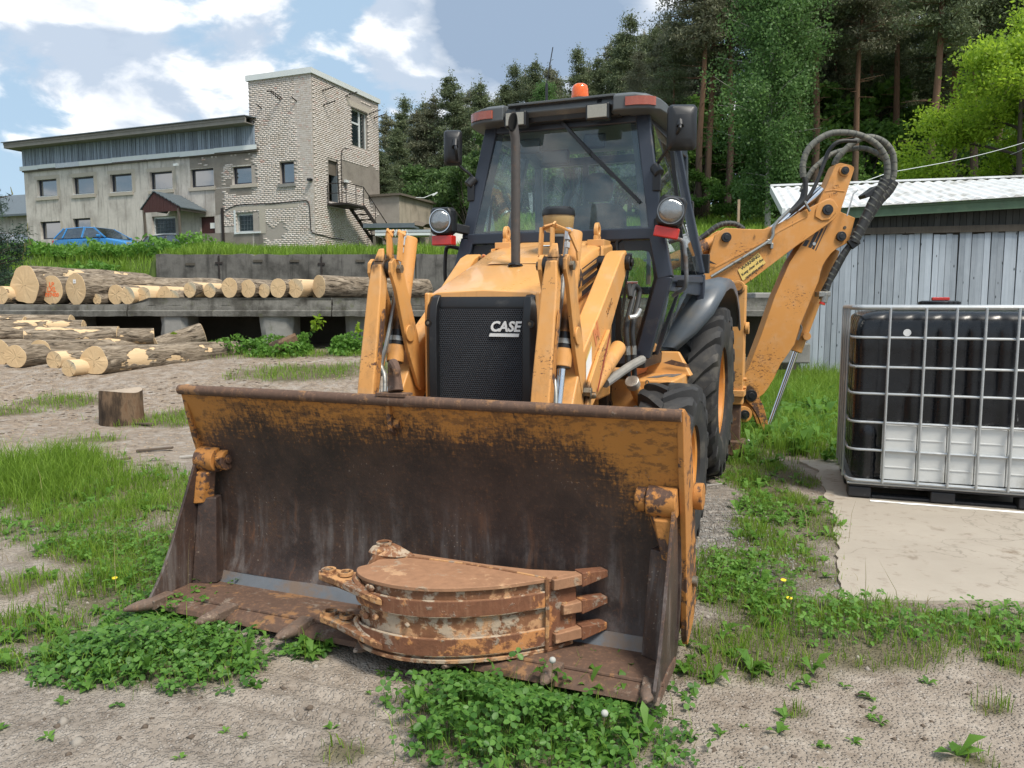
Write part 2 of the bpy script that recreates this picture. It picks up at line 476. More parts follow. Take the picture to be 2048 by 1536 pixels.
def grille_mat():
    m, nt, b = newmat('perforated_grille'); v = oc(nt)
    s = nd(nt, 'SeparateXYZ', {0: v}); x, z = s.outputs[0], s.outputs[2]
    P = 0.0125
    def lattice(ox, oz):
        fx = mth(nt, 'SUBTRACT', mth(nt, 'FRACT', mth(nt, 'ADD', mth(nt, 'DIVIDE', x, P), 50.0 + ox)), 0.5)
        fz = mth(nt, 'MULTIPLY', mth(nt, 'SUBTRACT', mth(nt, 'FRACT', mth(nt, 'ADD', mth(nt, 'DIVIDE', z, P * 1.732), 50.0 + oz)), 0.5), 1.732)
        return mth(nt, 'SQRT', mth(nt, 'ADD', mth(nt, 'MULTIPLY', fx, fx), mth(nt, 'MULTIPLY', fz, fz)))
    dmin = mth(nt, 'MINIMUM', lattice(0, 0), lattice(0.5, 0.5))
    hole = mth(nt, 'SUBTRACT', 1.0, sstep(nt, dmin, 0.34, 0.42))
    n = noise_(nt, v, 6, 5, 0.6)
    metal = mixc(nt, n, (0.014, 0.018, 0.026), (0.036, 0.044, 0.058))
    setb(nt, b, col=mixc(nt, hole, metal, (0.002, 0.002, 0.0025)), rough=mth(nt, 'ADD', 0.42, mth(nt, 'MULTIPLY', hole, 0.5)))
    setb(nt, b, normal=bump(nt, mth(nt, 'SUBTRACT', 1.0, hole), 0.6, 0.004))
    return m
M['grille'] = grille_mat()


def bucket_mat():
    """loader bucket: orange paint left near the lip and sides, scoured dark steel in the belly, rust, scratches"""
    m, nt, b = newmat('worn_bucket_steel'); v = oc(nt)
    s = nd(nt, 'SeparateXYZ', {0: v}); x, y, z = s.outputs
    ax = mth(nt, 'ABSOLUTE', x)
    n1 = noise_(nt, v, 3.2, 8, 0.70); n2 = noise_(nt, v, 60, 6, 0.70); n3 = noise_(nt, v, 90, 3, 0.5)
    sc1 = noise_(nt, mapv(nt, v, scale=(70, 34, 7.0), rot=(0, 0.6, 0)), 1.0, 6, 0.65)
    sc2 = noise_(nt, mapv(nt, v, scale=(8, 30, 75), rot=(0, -0.5, 0)), 1.0, 6, 0.65)
    h = mth(nt, 'ADD', mth(nt, 'MULTIPLY', sstep(nt, z, 0.68, 1.03), 0.62), mth(nt, 'MULTIPLY', sstep(nt, mth(nt, 'ADD', ax, mth(nt, 'MULTIPLY', x, 0.12)), 0.80, 1.22), mth(nt, 'MULTIPLY', sstep(nt, z, 0.35, 0.8), 0.55)))
    h = mth(nt, 'SUBTRACT', h, mth(nt, 'MULTIPLY', sstep(nt, z, 1.0, 1.03), 0.5))
    pm = mth(nt, 'ADD', h, mth(nt, 'MULTIPLY', mth(nt, 'SUBTRACT', n1, 0.5), 0.75))
    pm = mth(nt, 'ADD', pm, mth(nt, 'MULTIPLY', mth(nt, 'SUBTRACT', n2, 0.5), 0.85))
    pm = mth(nt, 'ADD', pm, mth(nt, 'MULTIPLY', mth(nt, 'SUBTRACT', mth(nt, 'MULTIPLY', sc1, sc2), 0.26), 1.3))
    pm = mth(nt, 'ADD', pm, mth(nt, 'MULTIPLY', mth(nt, 'SUBTRACT', n3, 0.5), 0.35))
    scr = sstep(nt, noise_(nt, mapv(nt, v, scale=(14, 14, 30), rot=(0, 0.7, 0)), 1.0, 6, 0.7), 0.50, 0.60)
    pmask = mth(nt, 'MULTIPLY', sstep(nt, pm, 0.26, 0.66), mth(nt, 'SUBTRACT', 1.0, mth(nt, 'MULTIPLY', scr, 0.6)))
    brown = sstep(nt, mth(nt, 'ADD', pm, 0.06), 0.08, 0.60)
    paint = mixc(nt, noise_(nt, v, 5, 5), (0.36, 0.150, 0.030), (0.52, 0.225, 0.048))
    st = mixc(nt, sstep(nt, n1, 0.3, 0.7), (0.022, 0.0135, 0.012), (0.064, 0.038, 0.029))
    st = mixc(nt, mth(nt, 'MULTIPLY', sstep(nt, n2, 0.5, 0.75), 0.5), st, (0.12, 0.056, 0.030))
    st = mixc(nt, mth(nt, 'MULTIPLY', brown, 0.8), st, mixc(nt, sc1, (0.055, 0.027, 0.016), (0.155, 0.073, 0.029)))
    stk = noise_(nt, mapv(nt, v, scale=(16, 16, 2.2)), 1.0, 6, 0.62)
    low = mth(nt, 'MULTIPLY', sstep(nt, stk, 0.45, 0.70), mth(nt, 'MULTIPLY', sstep(nt, z, 0.68, 0.30), 0.95))
    low = mth(nt, 'MULTIPLY', low, sstep(nt, n1, 0.38, 0.58))
    st = mixc(nt, low, st, (0.150, 0.130, 0.122))
    rs = sstep(nt, noise_(nt, mapv(nt, v, scale=(9, 9, 1.3), loc=(3, 1, 0)), 1.0, 5, 0.6), 0.58, 0.70)
    st = mixc(nt, mth(nt, 'MULTIPLY', rs, mth(nt, 'MULTIPLY', sstep(nt, z, 0.66, 0.35), 0.8)), st, (0.20, 0.088, 0.042))
    c = mixc(nt, pmask, st, paint)
    c = mixc(nt, mth(nt, 'MULTIPLY', sstep(nt, n3, 0.66, 0.72), sstep(nt, n1, 0.5, 0.6)), c, (0.25, 0.20, 0.16))
    setb(nt, b, col=c, rough=mth(nt, 'ADD', 0.46, mth(nt, 'MULTIPLY', n2, 0.25)), metal=0.0)
    hh = mth(nt, 'ADD', mth(nt, 'MULTIPLY', pmask, 0.6), mth(nt, 'ADD', n2, mth(nt, 'MULTIPLY', sc1, 0.5)))
    setb(nt, b, normal=bump(nt, hh, 0.35, 0.004))
    return m
M['bucket'] = bucket_mat()


def rust_mat(name, rust=(0.15, 0.062, 0.028), paint=(0.50, 0.24, 0.09), mud=(0.32, 0.25, 0.19), pm=0.5, mm=0.55, sc_=5.0):
    m, nt, b = newmat(name); v = oc(nt)
    n1 = noise_(nt, v, sc_, 8, 0.66); n2 = noise_(nt, v, sc_ * 5, 6, 0.62); n3 = noise_(nt, mapv(nt, v, loc=(7, 3, 1)), sc_ * 1.4, 8, 0.68)
    c = mixc(nt, n2, tuple(x * 0.55 for x in rust), tuple(x * 1.35 for x in rust))
    st = noise_(nt, mapv(nt, v, scale=(60, 60, 8)), 1.0, 4, 0.6)
    c = mixc(nt, mth(nt, 'MULTIPLY', sstep(nt, st, 0.5, 0.75), 0.4), c, (0.30, 0.16, 0.09))
    k = sstep(nt, mth(nt, 'ADD', n1, mth(nt, 'MULTIPLY', mth(nt, 'SUBTRACT', n2, 0.5), 0.5)), pm, pm + 0.08)
    c = mixc(nt, k, c, mixc(nt, n2, tuple(x * 0.75 for x in paint), paint))
    k2 = sstep(nt, mth(nt, 'ADD', n3, mth(nt, 'MULTIPLY', mth(nt, 'SUBTRACT', n2, 0.5), 0.6)), mm, mm + 0.09)
    c = mixc(nt, k2, c, mixc(nt, n1, tuple(x * 0.7 for x in mud), mud))
    setb(nt, b, col=c, rough=0.78)
    hh = mth(nt, 'ADD', mth(nt, 'MULTIPLY', k2, 0.8), mth(nt, 'ADD', n2, mth(nt, 'MULTIPLY', k, 0.3)))
    setb(nt, b, normal=bump(nt, hh, 0.5, 0.006))
    return m
M['rusty'] = rust_mat('rusty_orange_steel', rust=(0.21, 0.092, 0.042), paint=(0.52, 0.295, 0.15), pm=0.47, mm=0.47, mud=(0.46, 0.36, 0.26))
M['rusty_plate'] = rust_mat('rusted_plate', rust=(0.32, 0.168, 0.092), paint=(0.50, 0.30, 0.17), pm=0.56, mm=0.62, sc_=4, mud=(0.40, 0.29, 0.20))
M['rusty_band'] = rust_mat('rusted_wear_band', rust=(0.175, 0.070, 0.034), paint=(0.52, 0.23, 0.08), pm=0.54, mm=0.57, sc_=6)
M['rusty_ear'] = rust_mat('worn_orange_ear', rust=(0.20, 0.09, 0.04), paint=(0.52, 0.28, 0.12), pm=0.46, mm=0.53, sc_=7)
M['lipsteel'] = rust_mat('worn_lip_steel', rust=(0.105, 0.060, 0.040), paint=(0.26, 0.135, 0.06), mud=(0.22, 0.165, 0.125), pm=0.55, mm=0.60, sc_=5)
M['tooth'] = rust_mat('tooth_steel', rust=(0.13, 0.088, 0.065), paint=(0.27, 0.20, 0.15), mud=(0.30, 0.25, 0.21), pm=0.55, mm=0.60, sc_=12)
M['hinge_paint'] = rust_mat('chipped_hinge_paint', rust=(0.085, 0.045, 0.03), paint=(0.46, 0.195, 0.045), mud=(0.30, 0.15, 0.06), pm=0.43, mm=0.72, sc_=7)
M['strip_blue'] = simple('scoured_steel_strip', (0.120, 0.132, 0.148), 0.5, 0.1, 0.35, 9, bmp=0.3, bscale=30, dirt=(0.16, 0.115, 0.085), dirt_t=0.52)


def ground_mat():
    m, nt, b = newmat('yard_ground'); v = oc(nt)
    g = nd(nt, 'Attribute', attribute_name='grass').outputs['Fac']
    ch = nd(nt, 'Attribute', attribute_name='chips').outputs['Fac']
    gr = nd(nt, 'Attribute', attribute_name='gravel').outputs['Fac']
    n1 = noise_(nt, v, 0.9, 7, 0.62); n2 = noise_(nt, v, 6.5, 8, 0.66); n3 = noise_(nt, v, 60, 4, 0.6)
    c = mixc(nt, n1, (0.225, 0.185, 0.147), (0.335, 0.285, 0.235))
    c = mixc(nt, sstep(nt, n2, 0.48, 0.74), c, (0.41, 0.36, 0.305))
    c = mixc(nt, mth(nt, 'MULTIPLY', sstep(nt, n2, 0.50, 0.30), 0.7), c, (0.135, 0.100, 0.072))
    vo = nd(nt, 'TexVoronoi', {'Vector': v, 'Scale': 75.0, 'Randomness': 1.0})
    peb = sstep(nt, vo.outputs['Distance'], 0.55, 0.25)
    rnd = nd(nt, 'SeparateColor', {0: vo.outputs['Color']}).outputs[0]
    stone = mth(nt, 'MULTIPLY', peb, sstep(nt, rnd, 0.55, 0.75))
    c = mixc(nt, mth(nt, 'MULTIPLY', stone, 0.75), c, mixc(nt, nd(nt, 'SeparateColor', {0: vo.outputs['Color']}).outputs[1], (0.20, 0.175, 0.15), (0.48, 0.43, 0.38)))
    vo2 = nd(nt, 'TexVoronoi', {'Vector': v, 'Scale': 34.0})
    r2 = nd(nt, 'SeparateColor', {0: vo2.outputs['Color']}).outputs[0]
    gcol = mixc(nt, r2, (0.12, 0.113, 0.105), (0.36, 0.335, 0.305))
    gcol = mixc(nt, sstep(nt, vo2.outputs['Distance'], 0.3, 0.8), gcol, (0.10, 0.095, 0.088))
    c = mixc(nt, mth(nt, 'MULTIPLY', gr, 0.85), c, gcol)
    wc = nd(nt, 'TexVoronoi', {'Vector': mapv(nt, v, scale=(1, 2.4, 1), rot=(0, 0, 0.5)), 'Scale': 22.0})
    wr = nd(nt, 'SeparateColor', {0: wc.outputs['Color']}).outputs[0]
    chips = mixc(nt, wr, (0.13, 0.095, 0.07), (0.38, 0.295, 0.215))
    chips = mixc(nt, sstep(nt, n2, 0.42, 0.7), chips, (0.36, 0.32, 0.28))
    c = mixc(nt, mth(nt, 'MULTIPLY', ch, 0.85), c, chips)
    soil = mixc(nt, n2, (0.060, 0.055, 0.026), (0.12, 0.105, 0.052))
    c = mixc(nt, mth(nt, 'MULTIPLY', g, 0.8), c, soil)
    setb(nt, b, col=c, rough=0.93, spec=0.25)
    h = mth(nt, 'ADD', mth(nt, 'MULTIPLY', n2, 1.2), mth(nt, 'ADD', mth(nt, 'MULTIPLY', n3, 0.35), mth(nt, 'MULTIPLY', peb, 0.4)))
    setb(nt, b, normal=bump(nt, h, 0.75, 0.03))
    return m
M['ground'] = ground_mat()


def upper_mat():
    m, nt, b = newmat('bank_soil'); v = oc(nt)
    n1 = noise_(nt, v, 0.5, 6, 0.6); n2 = noise_(nt, v, 5, 6, 0.65)
    c = mixc(nt, n2, (0.040, 0.062, 0.016), (0.085, 0.125, 0.030))
    c = mixc(nt, sstep(nt, n1, 0.58, 0.72), c, (0.20, 0.17, 0.11))
    setb(nt, b, col=c, rough=0.95, spec=0.2, normal=bump(nt, n2, 0.6, 0.06))
    return m
M['bank'] = upper_mat()


def concrete_mat(name, col, dark=(0.06, 0.058, 0.052), amt=0.55, lum=0.15, moss=0.0, streaks=True, sc_=1.6):
    m, nt, b = newmat(name); v = oc(nt)
    n1 = noise_(nt, v, sc_, 8, 0.64); n2 = noise_(nt, v, sc_ * 9, 6, 0.62); n3 = noise_(nt, v, sc_ * 50, 4, 0.6)
    c = mixc(nt, n2, tuple(x * (1 - lum) for x in col), tuple(x * (1 + lum) for x in col))
    c = mixc(nt, mth(nt, 'MULTIPLY', sstep(nt, n1, 0.42, 0.68), amt), c, dark)
    if streaks:
        s = noise_(nt, mapv(nt, v, scale=(5, 5, 0.45)), 1.0, 6, 0.66)
        c = mixc(nt, mth(nt, 'MULTIPLY', sstep(nt, s, 0.48, 0.72), amt), c, tuple(x * 0.7 for x in dark))
    if moss:
        c = mixc(nt, mth(nt, 'MULTIPLY', sstep(nt, noise_(nt, v, sc_ * 2.4, 6, 0.7), 0.56, 0.7), moss), c, (0.075, 0.085, 0.03))
    setb(nt, b, col=c, rough=0.9, spec=0.3)
    setb(nt, b, normal=bump(nt, mth(nt, 'ADD', n2, mth(nt, 'MULTIPLY', n3, 0.5)), 0.45, 0.012))
    return m
M['wall_concrete'] = concrete_mat('stained_wall_concrete', (0.13, 0.125, 0.115), (0.032, 0.031, 0.028), 0.85)
M['deck_concrete'] = concrete_mat('platform_concrete', (0.15, 0.145, 0.13), (0.040, 0.037, 0.030), 0.8, moss=0.5, sc_=2.6)
M['deck_top'] = concrete_mat('platform_top_dirt', (0.22, 0.19, 0.155), (0.085, 0.072, 0.055), 0.6, moss=0.4, streaks=False)
M['pier'] = concrete_mat('pier_concrete', (0.24, 0.235, 0.22), (0.09, 0.085, 0.075), 0.5, moss=0.5, streaks=False)
M['void'] = concrete_mat('void_shade_paint', (0.085, 0.075, 0.06), (0.05, 0.045, 0.035), 0.5, streaks=False)  # dark colour painted where shade falls: platform void, doorway, holes, board gaps


def pad_mat():
    m, nt, b = newmat('pad_concrete'); v = oc(nt)
    n1 = noise_(nt, v, 1.3, 8, 0.66); n2 = noise_(nt, v, 9, 8, 0.66); n3 = noise_(nt, v, 70, 4, 0.6)
    c = mixc(nt, n1, (0.27, 0.235, 0.19), (0.42, 0.375, 0.315))
    c = mixc(nt, mth(nt, 'MULTIPLY', sstep(nt, n2, 0.54, 0.70), 0.65), c, (0.19, 0.15, 0.112))
    s = noise_(nt, mapv(nt, v, scale=(3, 26, 1), rot=(0, 0, 0.2)), 1.0, 5, 0.6)
    c = mixc(nt, mth(nt, 'MULTIPLY', sstep(nt, s, 0.6, 0.74), 0.45), c, (0.20, 0.155, 0.12))
    wv = nd(nt, 'VectorMath', {0: v, 1: nd(nt, 'TexNoise', {'Vector': v, 'Scale': 2.5, 'Detail': 5.0}).outputs['Color']}, operation='ADD').outputs[0]
    vo = nd(nt, 'TexVoronoi', {'Vector': wv, 'Scale': 0.55}, feature='DISTANCE_TO_EDGE')
    c = mixc(nt, mth(nt, 'MULTIPLY', sstep(nt, vo.outputs['Distance'], 0.006, 0.001), 0.35), c, (0.12, 0.10, 0.075))
    c = mixc(nt, sstep(nt, noise_(nt, v, 2.2, 7, 0.7), 0.60, 0.70), c, (0.21, 0.165, 0.12))
    setb(nt, b, col=c, rough=0.88, spec=0.3)
    setb(nt, b, normal=bump(nt, mth(nt, 'ADD', n2, mth(nt, 'MULTIPLY', n3, 0.5)), 0.35, 0.008))
    return m
M['pad'] = pad_mat()


def brick_mat():
    m, nt, b = newmat('silicate_brick'); v = oc(nt)
    r = orand(nt)
    vo = nd(nt, 'TexVoronoi', {'Vector': mapv(nt, v, scale=(3.85, 3.85, 10.0)), 'Scale': 1.0})
    rr = nd(nt, 'SeparateColor', {0: vo.outputs['Color']}).outputs[0]
    n1 = noise_(nt, v, 0.7, 6, 0.62)
    c = ramp(nt, mth(nt, 'FRACT', mth(nt, 'ADD', r, rr)), [(0.0, (0.49, 0.425, 0.365)), (0.3, (0.54, 0.485, 0.44)), (0.7, (0.57, 0.52, 0.475)), (0.94, (0.60, 0.56, 0.52)), (1.0, (0.50, 0.34, 0.29))])
    c = mixc(nt, mth(nt, 'MULTIPLY', sstep(nt, n1, 0.52, 0.75), 0.5), c, (0.30, 0.255, 0.19))
    c = mixc(nt, mth(nt, 'MULTIPLY', noise_(nt, v, 30, 4), 0.25), c, (0.30, 0.27, 0.24))
    setb(nt, b, col=c, rough=0.88, spec=0.3)
    return m
M['brick'] = brick_mat()
M['mortar'] = concrete_mat('old_mortar', (0.34, 0.305, 0.27), (0.23, 0.205, 0.18), 0.4, streaks=False)
M['render'] = concrete_mat('grey_render', (0.52, 0.485, 0.44), (0.32, 0.29, 0.26), 0.85, 0.12, streaks=True, sc_=0.8)
M['render_patch'] = concrete_mat('rough_render_patch', (0.235, 0.21, 0.18), (0.15, 0.13, 0.11), 0.6, 0.2, streaks=False, sc_=1.5)
M['annex_render'] = concrete_mat('annex_render', (0.34, 0.295, 0.235), (0.19, 0.16, 0.12), 0.6, 0.12, streaks=True, sc_=1.0)
M['white_trim'] = simple('white_metal_trim', (0.60, 0.63, 0.62), 0.45, 0.1, 0.1, 2)
M['reveal'] = simple('window_surround', (0.40, 0.36, 0.30), 0.8, 0, 0.12, 3)
M['darkframe'] = simple('dark_window_frame', (0.018, 0.020, 0.032), 0.4, 0, 0.1, 3)
M['greenpaint'] = simple('green_fascia_paint', (0.080, 0.135, 0.080), 0.7, 0, 0.35, 5, dirt=(0.17, 0.18, 0.13), dirt_t=0.66)
M['maroon'] = simple('maroon_boards', (0.055, 0.017, 0.015), 0.7, 0, 0.3, 6)
M['slate'] = simple('grey_roof_sheet', (0.085, 0.105, 0.118), 0.55, 0, 0.25, 4)
M['rusty_iron'] = simple('old_iron', (0.030, 0.024, 0.022), 0.7, 0.3, 0.3, 12)
M['galv'] = simple('galvanised_tube', (0.46, 0.48, 0.49), 0.40, 0.6, 0.15, 14, dirt=(0.62, 0.63, 0.62), dirt_t=0.62)
M['roof_white'] = simple('white_roof_sheet', (0.66, 0.67, 0.67), 0.40, 0.0, 0.12, 3, dirt=(0.42, 0.41, 0.38), dirt_t=0.56)


def plank_mat(name, cols, knots=True):
    m, nt, b = newmat(name); v = oc(nt); r = orand(nt)
    off = nd(nt, 'CombineXYZ', {0: mth(nt, 'MULTIPLY', r, 40.0), 2: mth(nt, 'MULTIPLY', r, 13.0)}).outputs[0]
    vv = nd(nt, 'VectorMath', {0: v, 1: off}, operation='ADD').outputs[0]
    g = noise_(nt, mapv(nt, vv, scale=(46, 46, 1.7)), 1.0, 6, 0.62)
    n1 = noise_(nt, vv, 2.2, 6, 0.65)
    c = ramp(nt, mth(nt, 'ADD', mth(nt, 'MULTIPLY', g, 0.55), mth(nt, 'MULTIPLY', n1, 0.45)), [(0.25, cols[0]), (0.48, cols[1]), (0.70, cols[2])])
    c = mixc(nt, 0.55, c, mixc(nt, r, tuple(x * 0.55 for x in cols[1]), tuple(min(1, x * 1.5) for x in cols[1])), 'MIX')
    k = nd(nt, 'TexVoronoi', {'Vector': mapv(nt, vv, scale=(9, 9, 3.2)), 'Scale': 1.0}).outputs['Distance']
    if knots: c = mixc(nt, sstep(nt, k, 0.12, 0.05), c, tuple(x * 0.3 for x in cols[0]))
    setb(nt, b, col=c, rough=0.85, spec=0.25, normal=bump(nt, g, 0.4, 0.004))
    return m
M['plank_blue'] = plank_mat('weathered_blue_boards', ((0.14, 0.16, 0.18), (0.33, 0.37, 0.415), (0.50, 0.54, 0.585)))
M['plank_far'] = plank_mat('far_blue_boards', ((0.075, 0.095, 0.12), (0.21, 0.25, 0.305), (0.36, 0.41, 0.47)))
M['plank_dark'] = plank_mat('blackened_boards', ((0.022, 0.024, 0.022), (0.045, 0.046, 0.042), (0.08, 0.08, 0.07)))
M['plank_brown'] = plank_mat('brown_beam', ((0.045, 0.038, 0.030), (0.10, 0.085, 0.068), (0.16, 0.14, 0.12)))
M['plank_grey'] = plank_mat('grey_eave_boards', ((0.15, 0.14, 0.12), (0.28, 0.26, 0.235), (0.40, 0.375, 0.34)))


def bark_mat():
    m, nt, b = newmat('oak_bark'); v = oc(nt)
    info = nd(nt, 'ObjectInfo'); r = info.outputs['Random']; peel = info.outputs['Alpha']
    off = nd(nt, 'CombineXYZ', {0: mth(nt, 'MULTIPLY', r, 31.0), 2: mth(nt, 'MULTIPLY', r, 57.0)}).outputs[0]
    vv = nd(nt, 'VectorMath', {0: v, 1: off}, operation='ADD').outputs[0]
    fis = noise_(nt, mapv(nt, vv, scale=(17, 17, 3.8)), 1.0, 6, 0.62, 1.2)
    n2 = noise_(nt, vv, 9, 6, 0.65)
    bark = ramp(nt, fis, [(0.34, (0.034, 0.026, 0.019)), (0.47, (0.165, 0.130, 0.094)), (0.66, (0.34, 0.28, 0.21))])
    bark = mixc(nt, mth(nt, 'MULTIPLY', sstep(nt, n2, 0.5, 0.75), 0.4), bark, (0.22, 0.195, 0.16))
    pw = noise_(nt, mapv(nt, vv, scale=(2.6, 2.6, 1.5)), 1.0, 4, 0.55)
    pk = sstep(nt, mth(nt, 'ADD', pw, mth(nt, 'MULTIPLY', mth(nt, 'SUBTRACT', peel, 0.5), 0.5)), 0.535, 0.55)
    wood = mixc(nt, noise_(nt, mapv(nt, vv, scale=(30, 30, 2)), 1.0, 5, 0.6), (0.50, 0.345, 0.195), (0.66, 0.50, 0.31))
    wood = mixc(nt, mth(nt, 'MULTIPLY', sstep(nt, n2, 0.55, 0.8), 0.45), wood, (0.42, 0.25, 0.12))
    c = mixc(nt, pk, bark, wood)
    setb(nt, b, col=c, rough=0.88, spec=0.2)
    hh = mth(nt, 'MULTIPLY', fis, mth(nt, 'SUBTRACT', 1.0, mth(nt, 'MULTIPLY', pk, 0.85)))
    hh = mth(nt, 'SUBTRACT', hh, mth(nt, 'MULTIPLY', pk, 0.35))
    setb(nt, b, normal=bump(nt, hh, 0.9, 0.03))
    return m
M['bark'] = bark_mat()


def cut_mat():
    m, nt, b = newmat('sawn_log_end'); v = oc(nt)
    info = nd(nt, 'ObjectInfo'); r = info.outputs['Random']
    s = nd(nt, 'SeparateXYZ', {0: v}); x, y = s.outputs[0], s.outputs[1]
    ofx = mth(nt, 'MULTIPLY', mth(nt, 'SUBTRACT', r, 0.5), 0.05)
    x2 = mth(nt, 'ADD', x, ofx)
    rad = mth(nt, 'SQRT', mth(nt, 'ADD', mth(nt, 'MULTIPLY', x2, x2), mth(nt, 'MULTIPLY', y, y)))
    off = nd(nt, 'CombineXYZ', {0: mth(nt, 'MULTIPLY', r, 31.0), 1: mth(nt, 'MULTIPLY', r, 17.0)}).outputs[0]
    vv = nd(nt, 'VectorMath', {0: v, 1: off}, operation='ADD').outputs[0]
    n = noise_(nt, vv, 5, 5, 0.6); n2 = noise_(nt, vv, 26, 5, 0.6)
    rings = mth(nt, 'SINE', mth(nt, 'ADD', mth(nt, 'MULTIPLY', rad, 420.0), mth(nt, 'MULTIPLY', n, 26.0)))
    c = mixc(nt, n, (0.55, 0.375, 0.20), (0.74, 0.56, 0.34))
    c = mixc(nt, mth(nt, 'MULTIPLY', sstep(nt, rings, -0.2, 1.0), 0.22), c, (0.33, 0.20, 0.10))
    c = mixc(nt, mth(nt, 'MULTIPLY', sstep(nt, n2, 0.55, 0.8), 0.3), c, (0.30, 0.20, 0.12))
    saw = noise_(nt, mapv(nt, vv, scale=(4, 90, 1), rot=(0, 0, 0.6)), 1.0, 2)
    c = mixc(nt, mth(nt, 'MULTIPLY', saw, 0.18), c, (0.36, 0.25, 0.14))
    # heart cracks
    wob = mth(nt, 'MULTIPLY', mth(nt, 'SUBTRACT', noise_(nt, vv, 14, 3), 0.5), 0.9)
    ang = mth(nt, 'ADD', mth(nt, 'ARCTAN2', y, x2), mth(nt, 'ADD', wob, mth(nt, 'MULTIPLY', r, 6.28)))
    k = mth(nt, 'ABSOLUTE', mth(nt, 'SINE', mth(nt, 'MULTIPLY', ang, 1.5)))
    wdt = mth(nt, 'DIVIDE', 0.0035, mth(nt, 'ADD', rad, 0.01))
    crack = mth(nt, 'MULTIPLY', mth(nt, 'LESS_THAN', k, wdt), mth(nt, 'LESS_THAN', rad, mth(nt, 'ADD', 0.05, mth(nt, 'MULTIPLY', r, 0.09))))
    c = mixc(nt, crack, c, (0.05, 0.03, 0.015))
    # bluish stain near one edge of some ends
    tint = mth(nt, 'MULTIPLY', info.outputs['Alpha'], sstep(nt, mth(nt, 'ADD', mth(nt, 'SUBTRACT', y, x), mth(nt, 'MULTIPLY', n, 0.1)), 0.10, 0.20))
    c = mixc(nt, mth(nt, 'MULTIPLY', tint, 0.6), c, (0.16, 0.26, 0.27))
    setb(nt, b, col=c, rough=0.85, spec=0.2, normal=bump(nt, n2, 0.25, 0.006))
    return m
M['cut'] = cut_mat()
M['spray'] = simple('orange_spray', (0.80, 0.17, 0.05), 0.7, 0, 0.15, 30)


def leaf_mat(name, c0, c1, trans=0.45, var=0.5, rough=0.55, shift=None):
    m = bpy.data.materials.new(name); m.use_nodes = True; nt = m.node_tree; nt.nodes.clear()
    out = nd(nt, 'OutputMaterial'); v = oc(nt); r = orand(nt)
    n = noise_(nt, v, 1.3, 3, 0.6)
    rr = nd(nt, 'NewGeometry').outputs['Random Per Island']
    f = mth(nt, 'ADD', mth(nt, 'MULTIPLY', n, 0.5), mth(nt, 'MULTIPLY', rr, 0.5))
    c = mixc(nt, sstep(nt, f, 0.25, 0.75), c0, c1)
    c = mixc(nt, mth(nt, 'MULTIPLY', r, 0.35), c, tuple(x * 0.6 for x in c0))
    b = nd(nt, 'BsdfPrincipled', {'Base Color': c, 'Roughness': rough, 'Specular IOR Level': 0.3})
    t = nd(nt, 'BsdfTranslucent'); nt.links.new(mixc(nt, 0.5, c, tuple(min(1, x * 1.6) for x in c1)), t.inputs[0])
    mx = nd(nt, 'MixShader', {0: trans}); nt.links.new(b.outputs[0], mx.inputs[1]); nt.links.new(t.outputs[0], mx.inputs[2])
    nt.links.new(mx.outputs[0], out.inputs[0])
    return m
M['grass'] = leaf_mat('grass_blades', (0.105, 0.185, 0.018), (0.25, 0.39, 0.050), 0.40)
M['grass_dry'] = leaf_mat('dry_grass', (0.25, 0.21, 0.09), (0.36, 0.31, 0.15), 0.3)
M['clover'] = leaf_mat('clover_leaves', (0.045, 0.125, 0.020), (0.115, 0.24, 0.045), 0.32, rough=0.45)
M['weed'] = leaf_mat('weed_leaves', (0.070, 0.170, 0.022), (0.155, 0.31, 0.050), 0.38)
M['needle'] = leaf_mat('pine_needles', (0.072, 0.100, 0.050), (0.170, 0.205, 0.098), 0.22)
M['needle_brown'] = leaf_mat('brownish_pine_needles', (0.100, 0.112, 0.070), (0.215, 0.222, 0.130), 0.2)
M['spruce'] = leaf_mat('young_pine_needles', (0.016, 0.040, 0.026), (0.048, 0.085, 0.048), 0.2)
M['candle'] = leaf_mat('pine_shoots', (0.20, 0.20, 0.075), (0.30, 0.29, 0.12), 0.25)
M['birchleaf'] = leaf_mat('birch_leaves', (0.070, 0.150, 0.042), (0.155, 0.27, 0.085), 0.4)
M['underleaf'] = leaf_mat('undergrowth_leaves', (0.060, 0.135, 0.026), (0.16, 0.29, 0.055), 0.35)
M['oakleaf'] = leaf_mat('oak_leaves', (0.17, 0.30, 0.020), (0.33, 0.46, 0.045), 0.5)
M['bushleaf'] = leaf_mat('bush_leaves', (0.055, 0.105, 0.030), (0.125, 0.205, 0.062), 0.35)


def trunk_mat(name, lo, hi, zmix=0.0):
    m, nt, b = newmat(name); v = oc(nt)
    n = noise_(nt, mapv(nt, v, scale=(9, 9, 2.0)), 1.0, 6, 0.65)
    z = nd(nt, 'SeparateXYZ', {0: v}).outputs[2]
    c = mixc(nt, n, tuple(x * 0.45 for x in lo), lo)
    if zmix: c = mixc(nt, sstep(nt, mth(nt, 'ADD', z, mth(nt, 'MULTIPLY', n, 3.0)), zmix - 2.0, zmix + 4.0), c, mixc(nt, n, tuple(x * 0.55 for x in hi), hi))
    setb(nt, b, col=c, rough=0.9, spec=0.2, normal=bump(nt, n, 0.7, 0.04))
    return m
M['pinetrunk'] = trunk_mat('pine_trunk_bark', (0.125, 0.095, 0.074), (0.215, 0.128, 0.082), 5.0)
M['birchtrunk'] = trunk_mat('birch_trunk_bark', (0.50, 0.48, 0.43), (0.5, 0.48, 0.43))
M['oaktrunk'] = trunk_mat('oak_branch_bark', (0.10, 0.085, 0.065), (0.1, 0.08, 0.06))
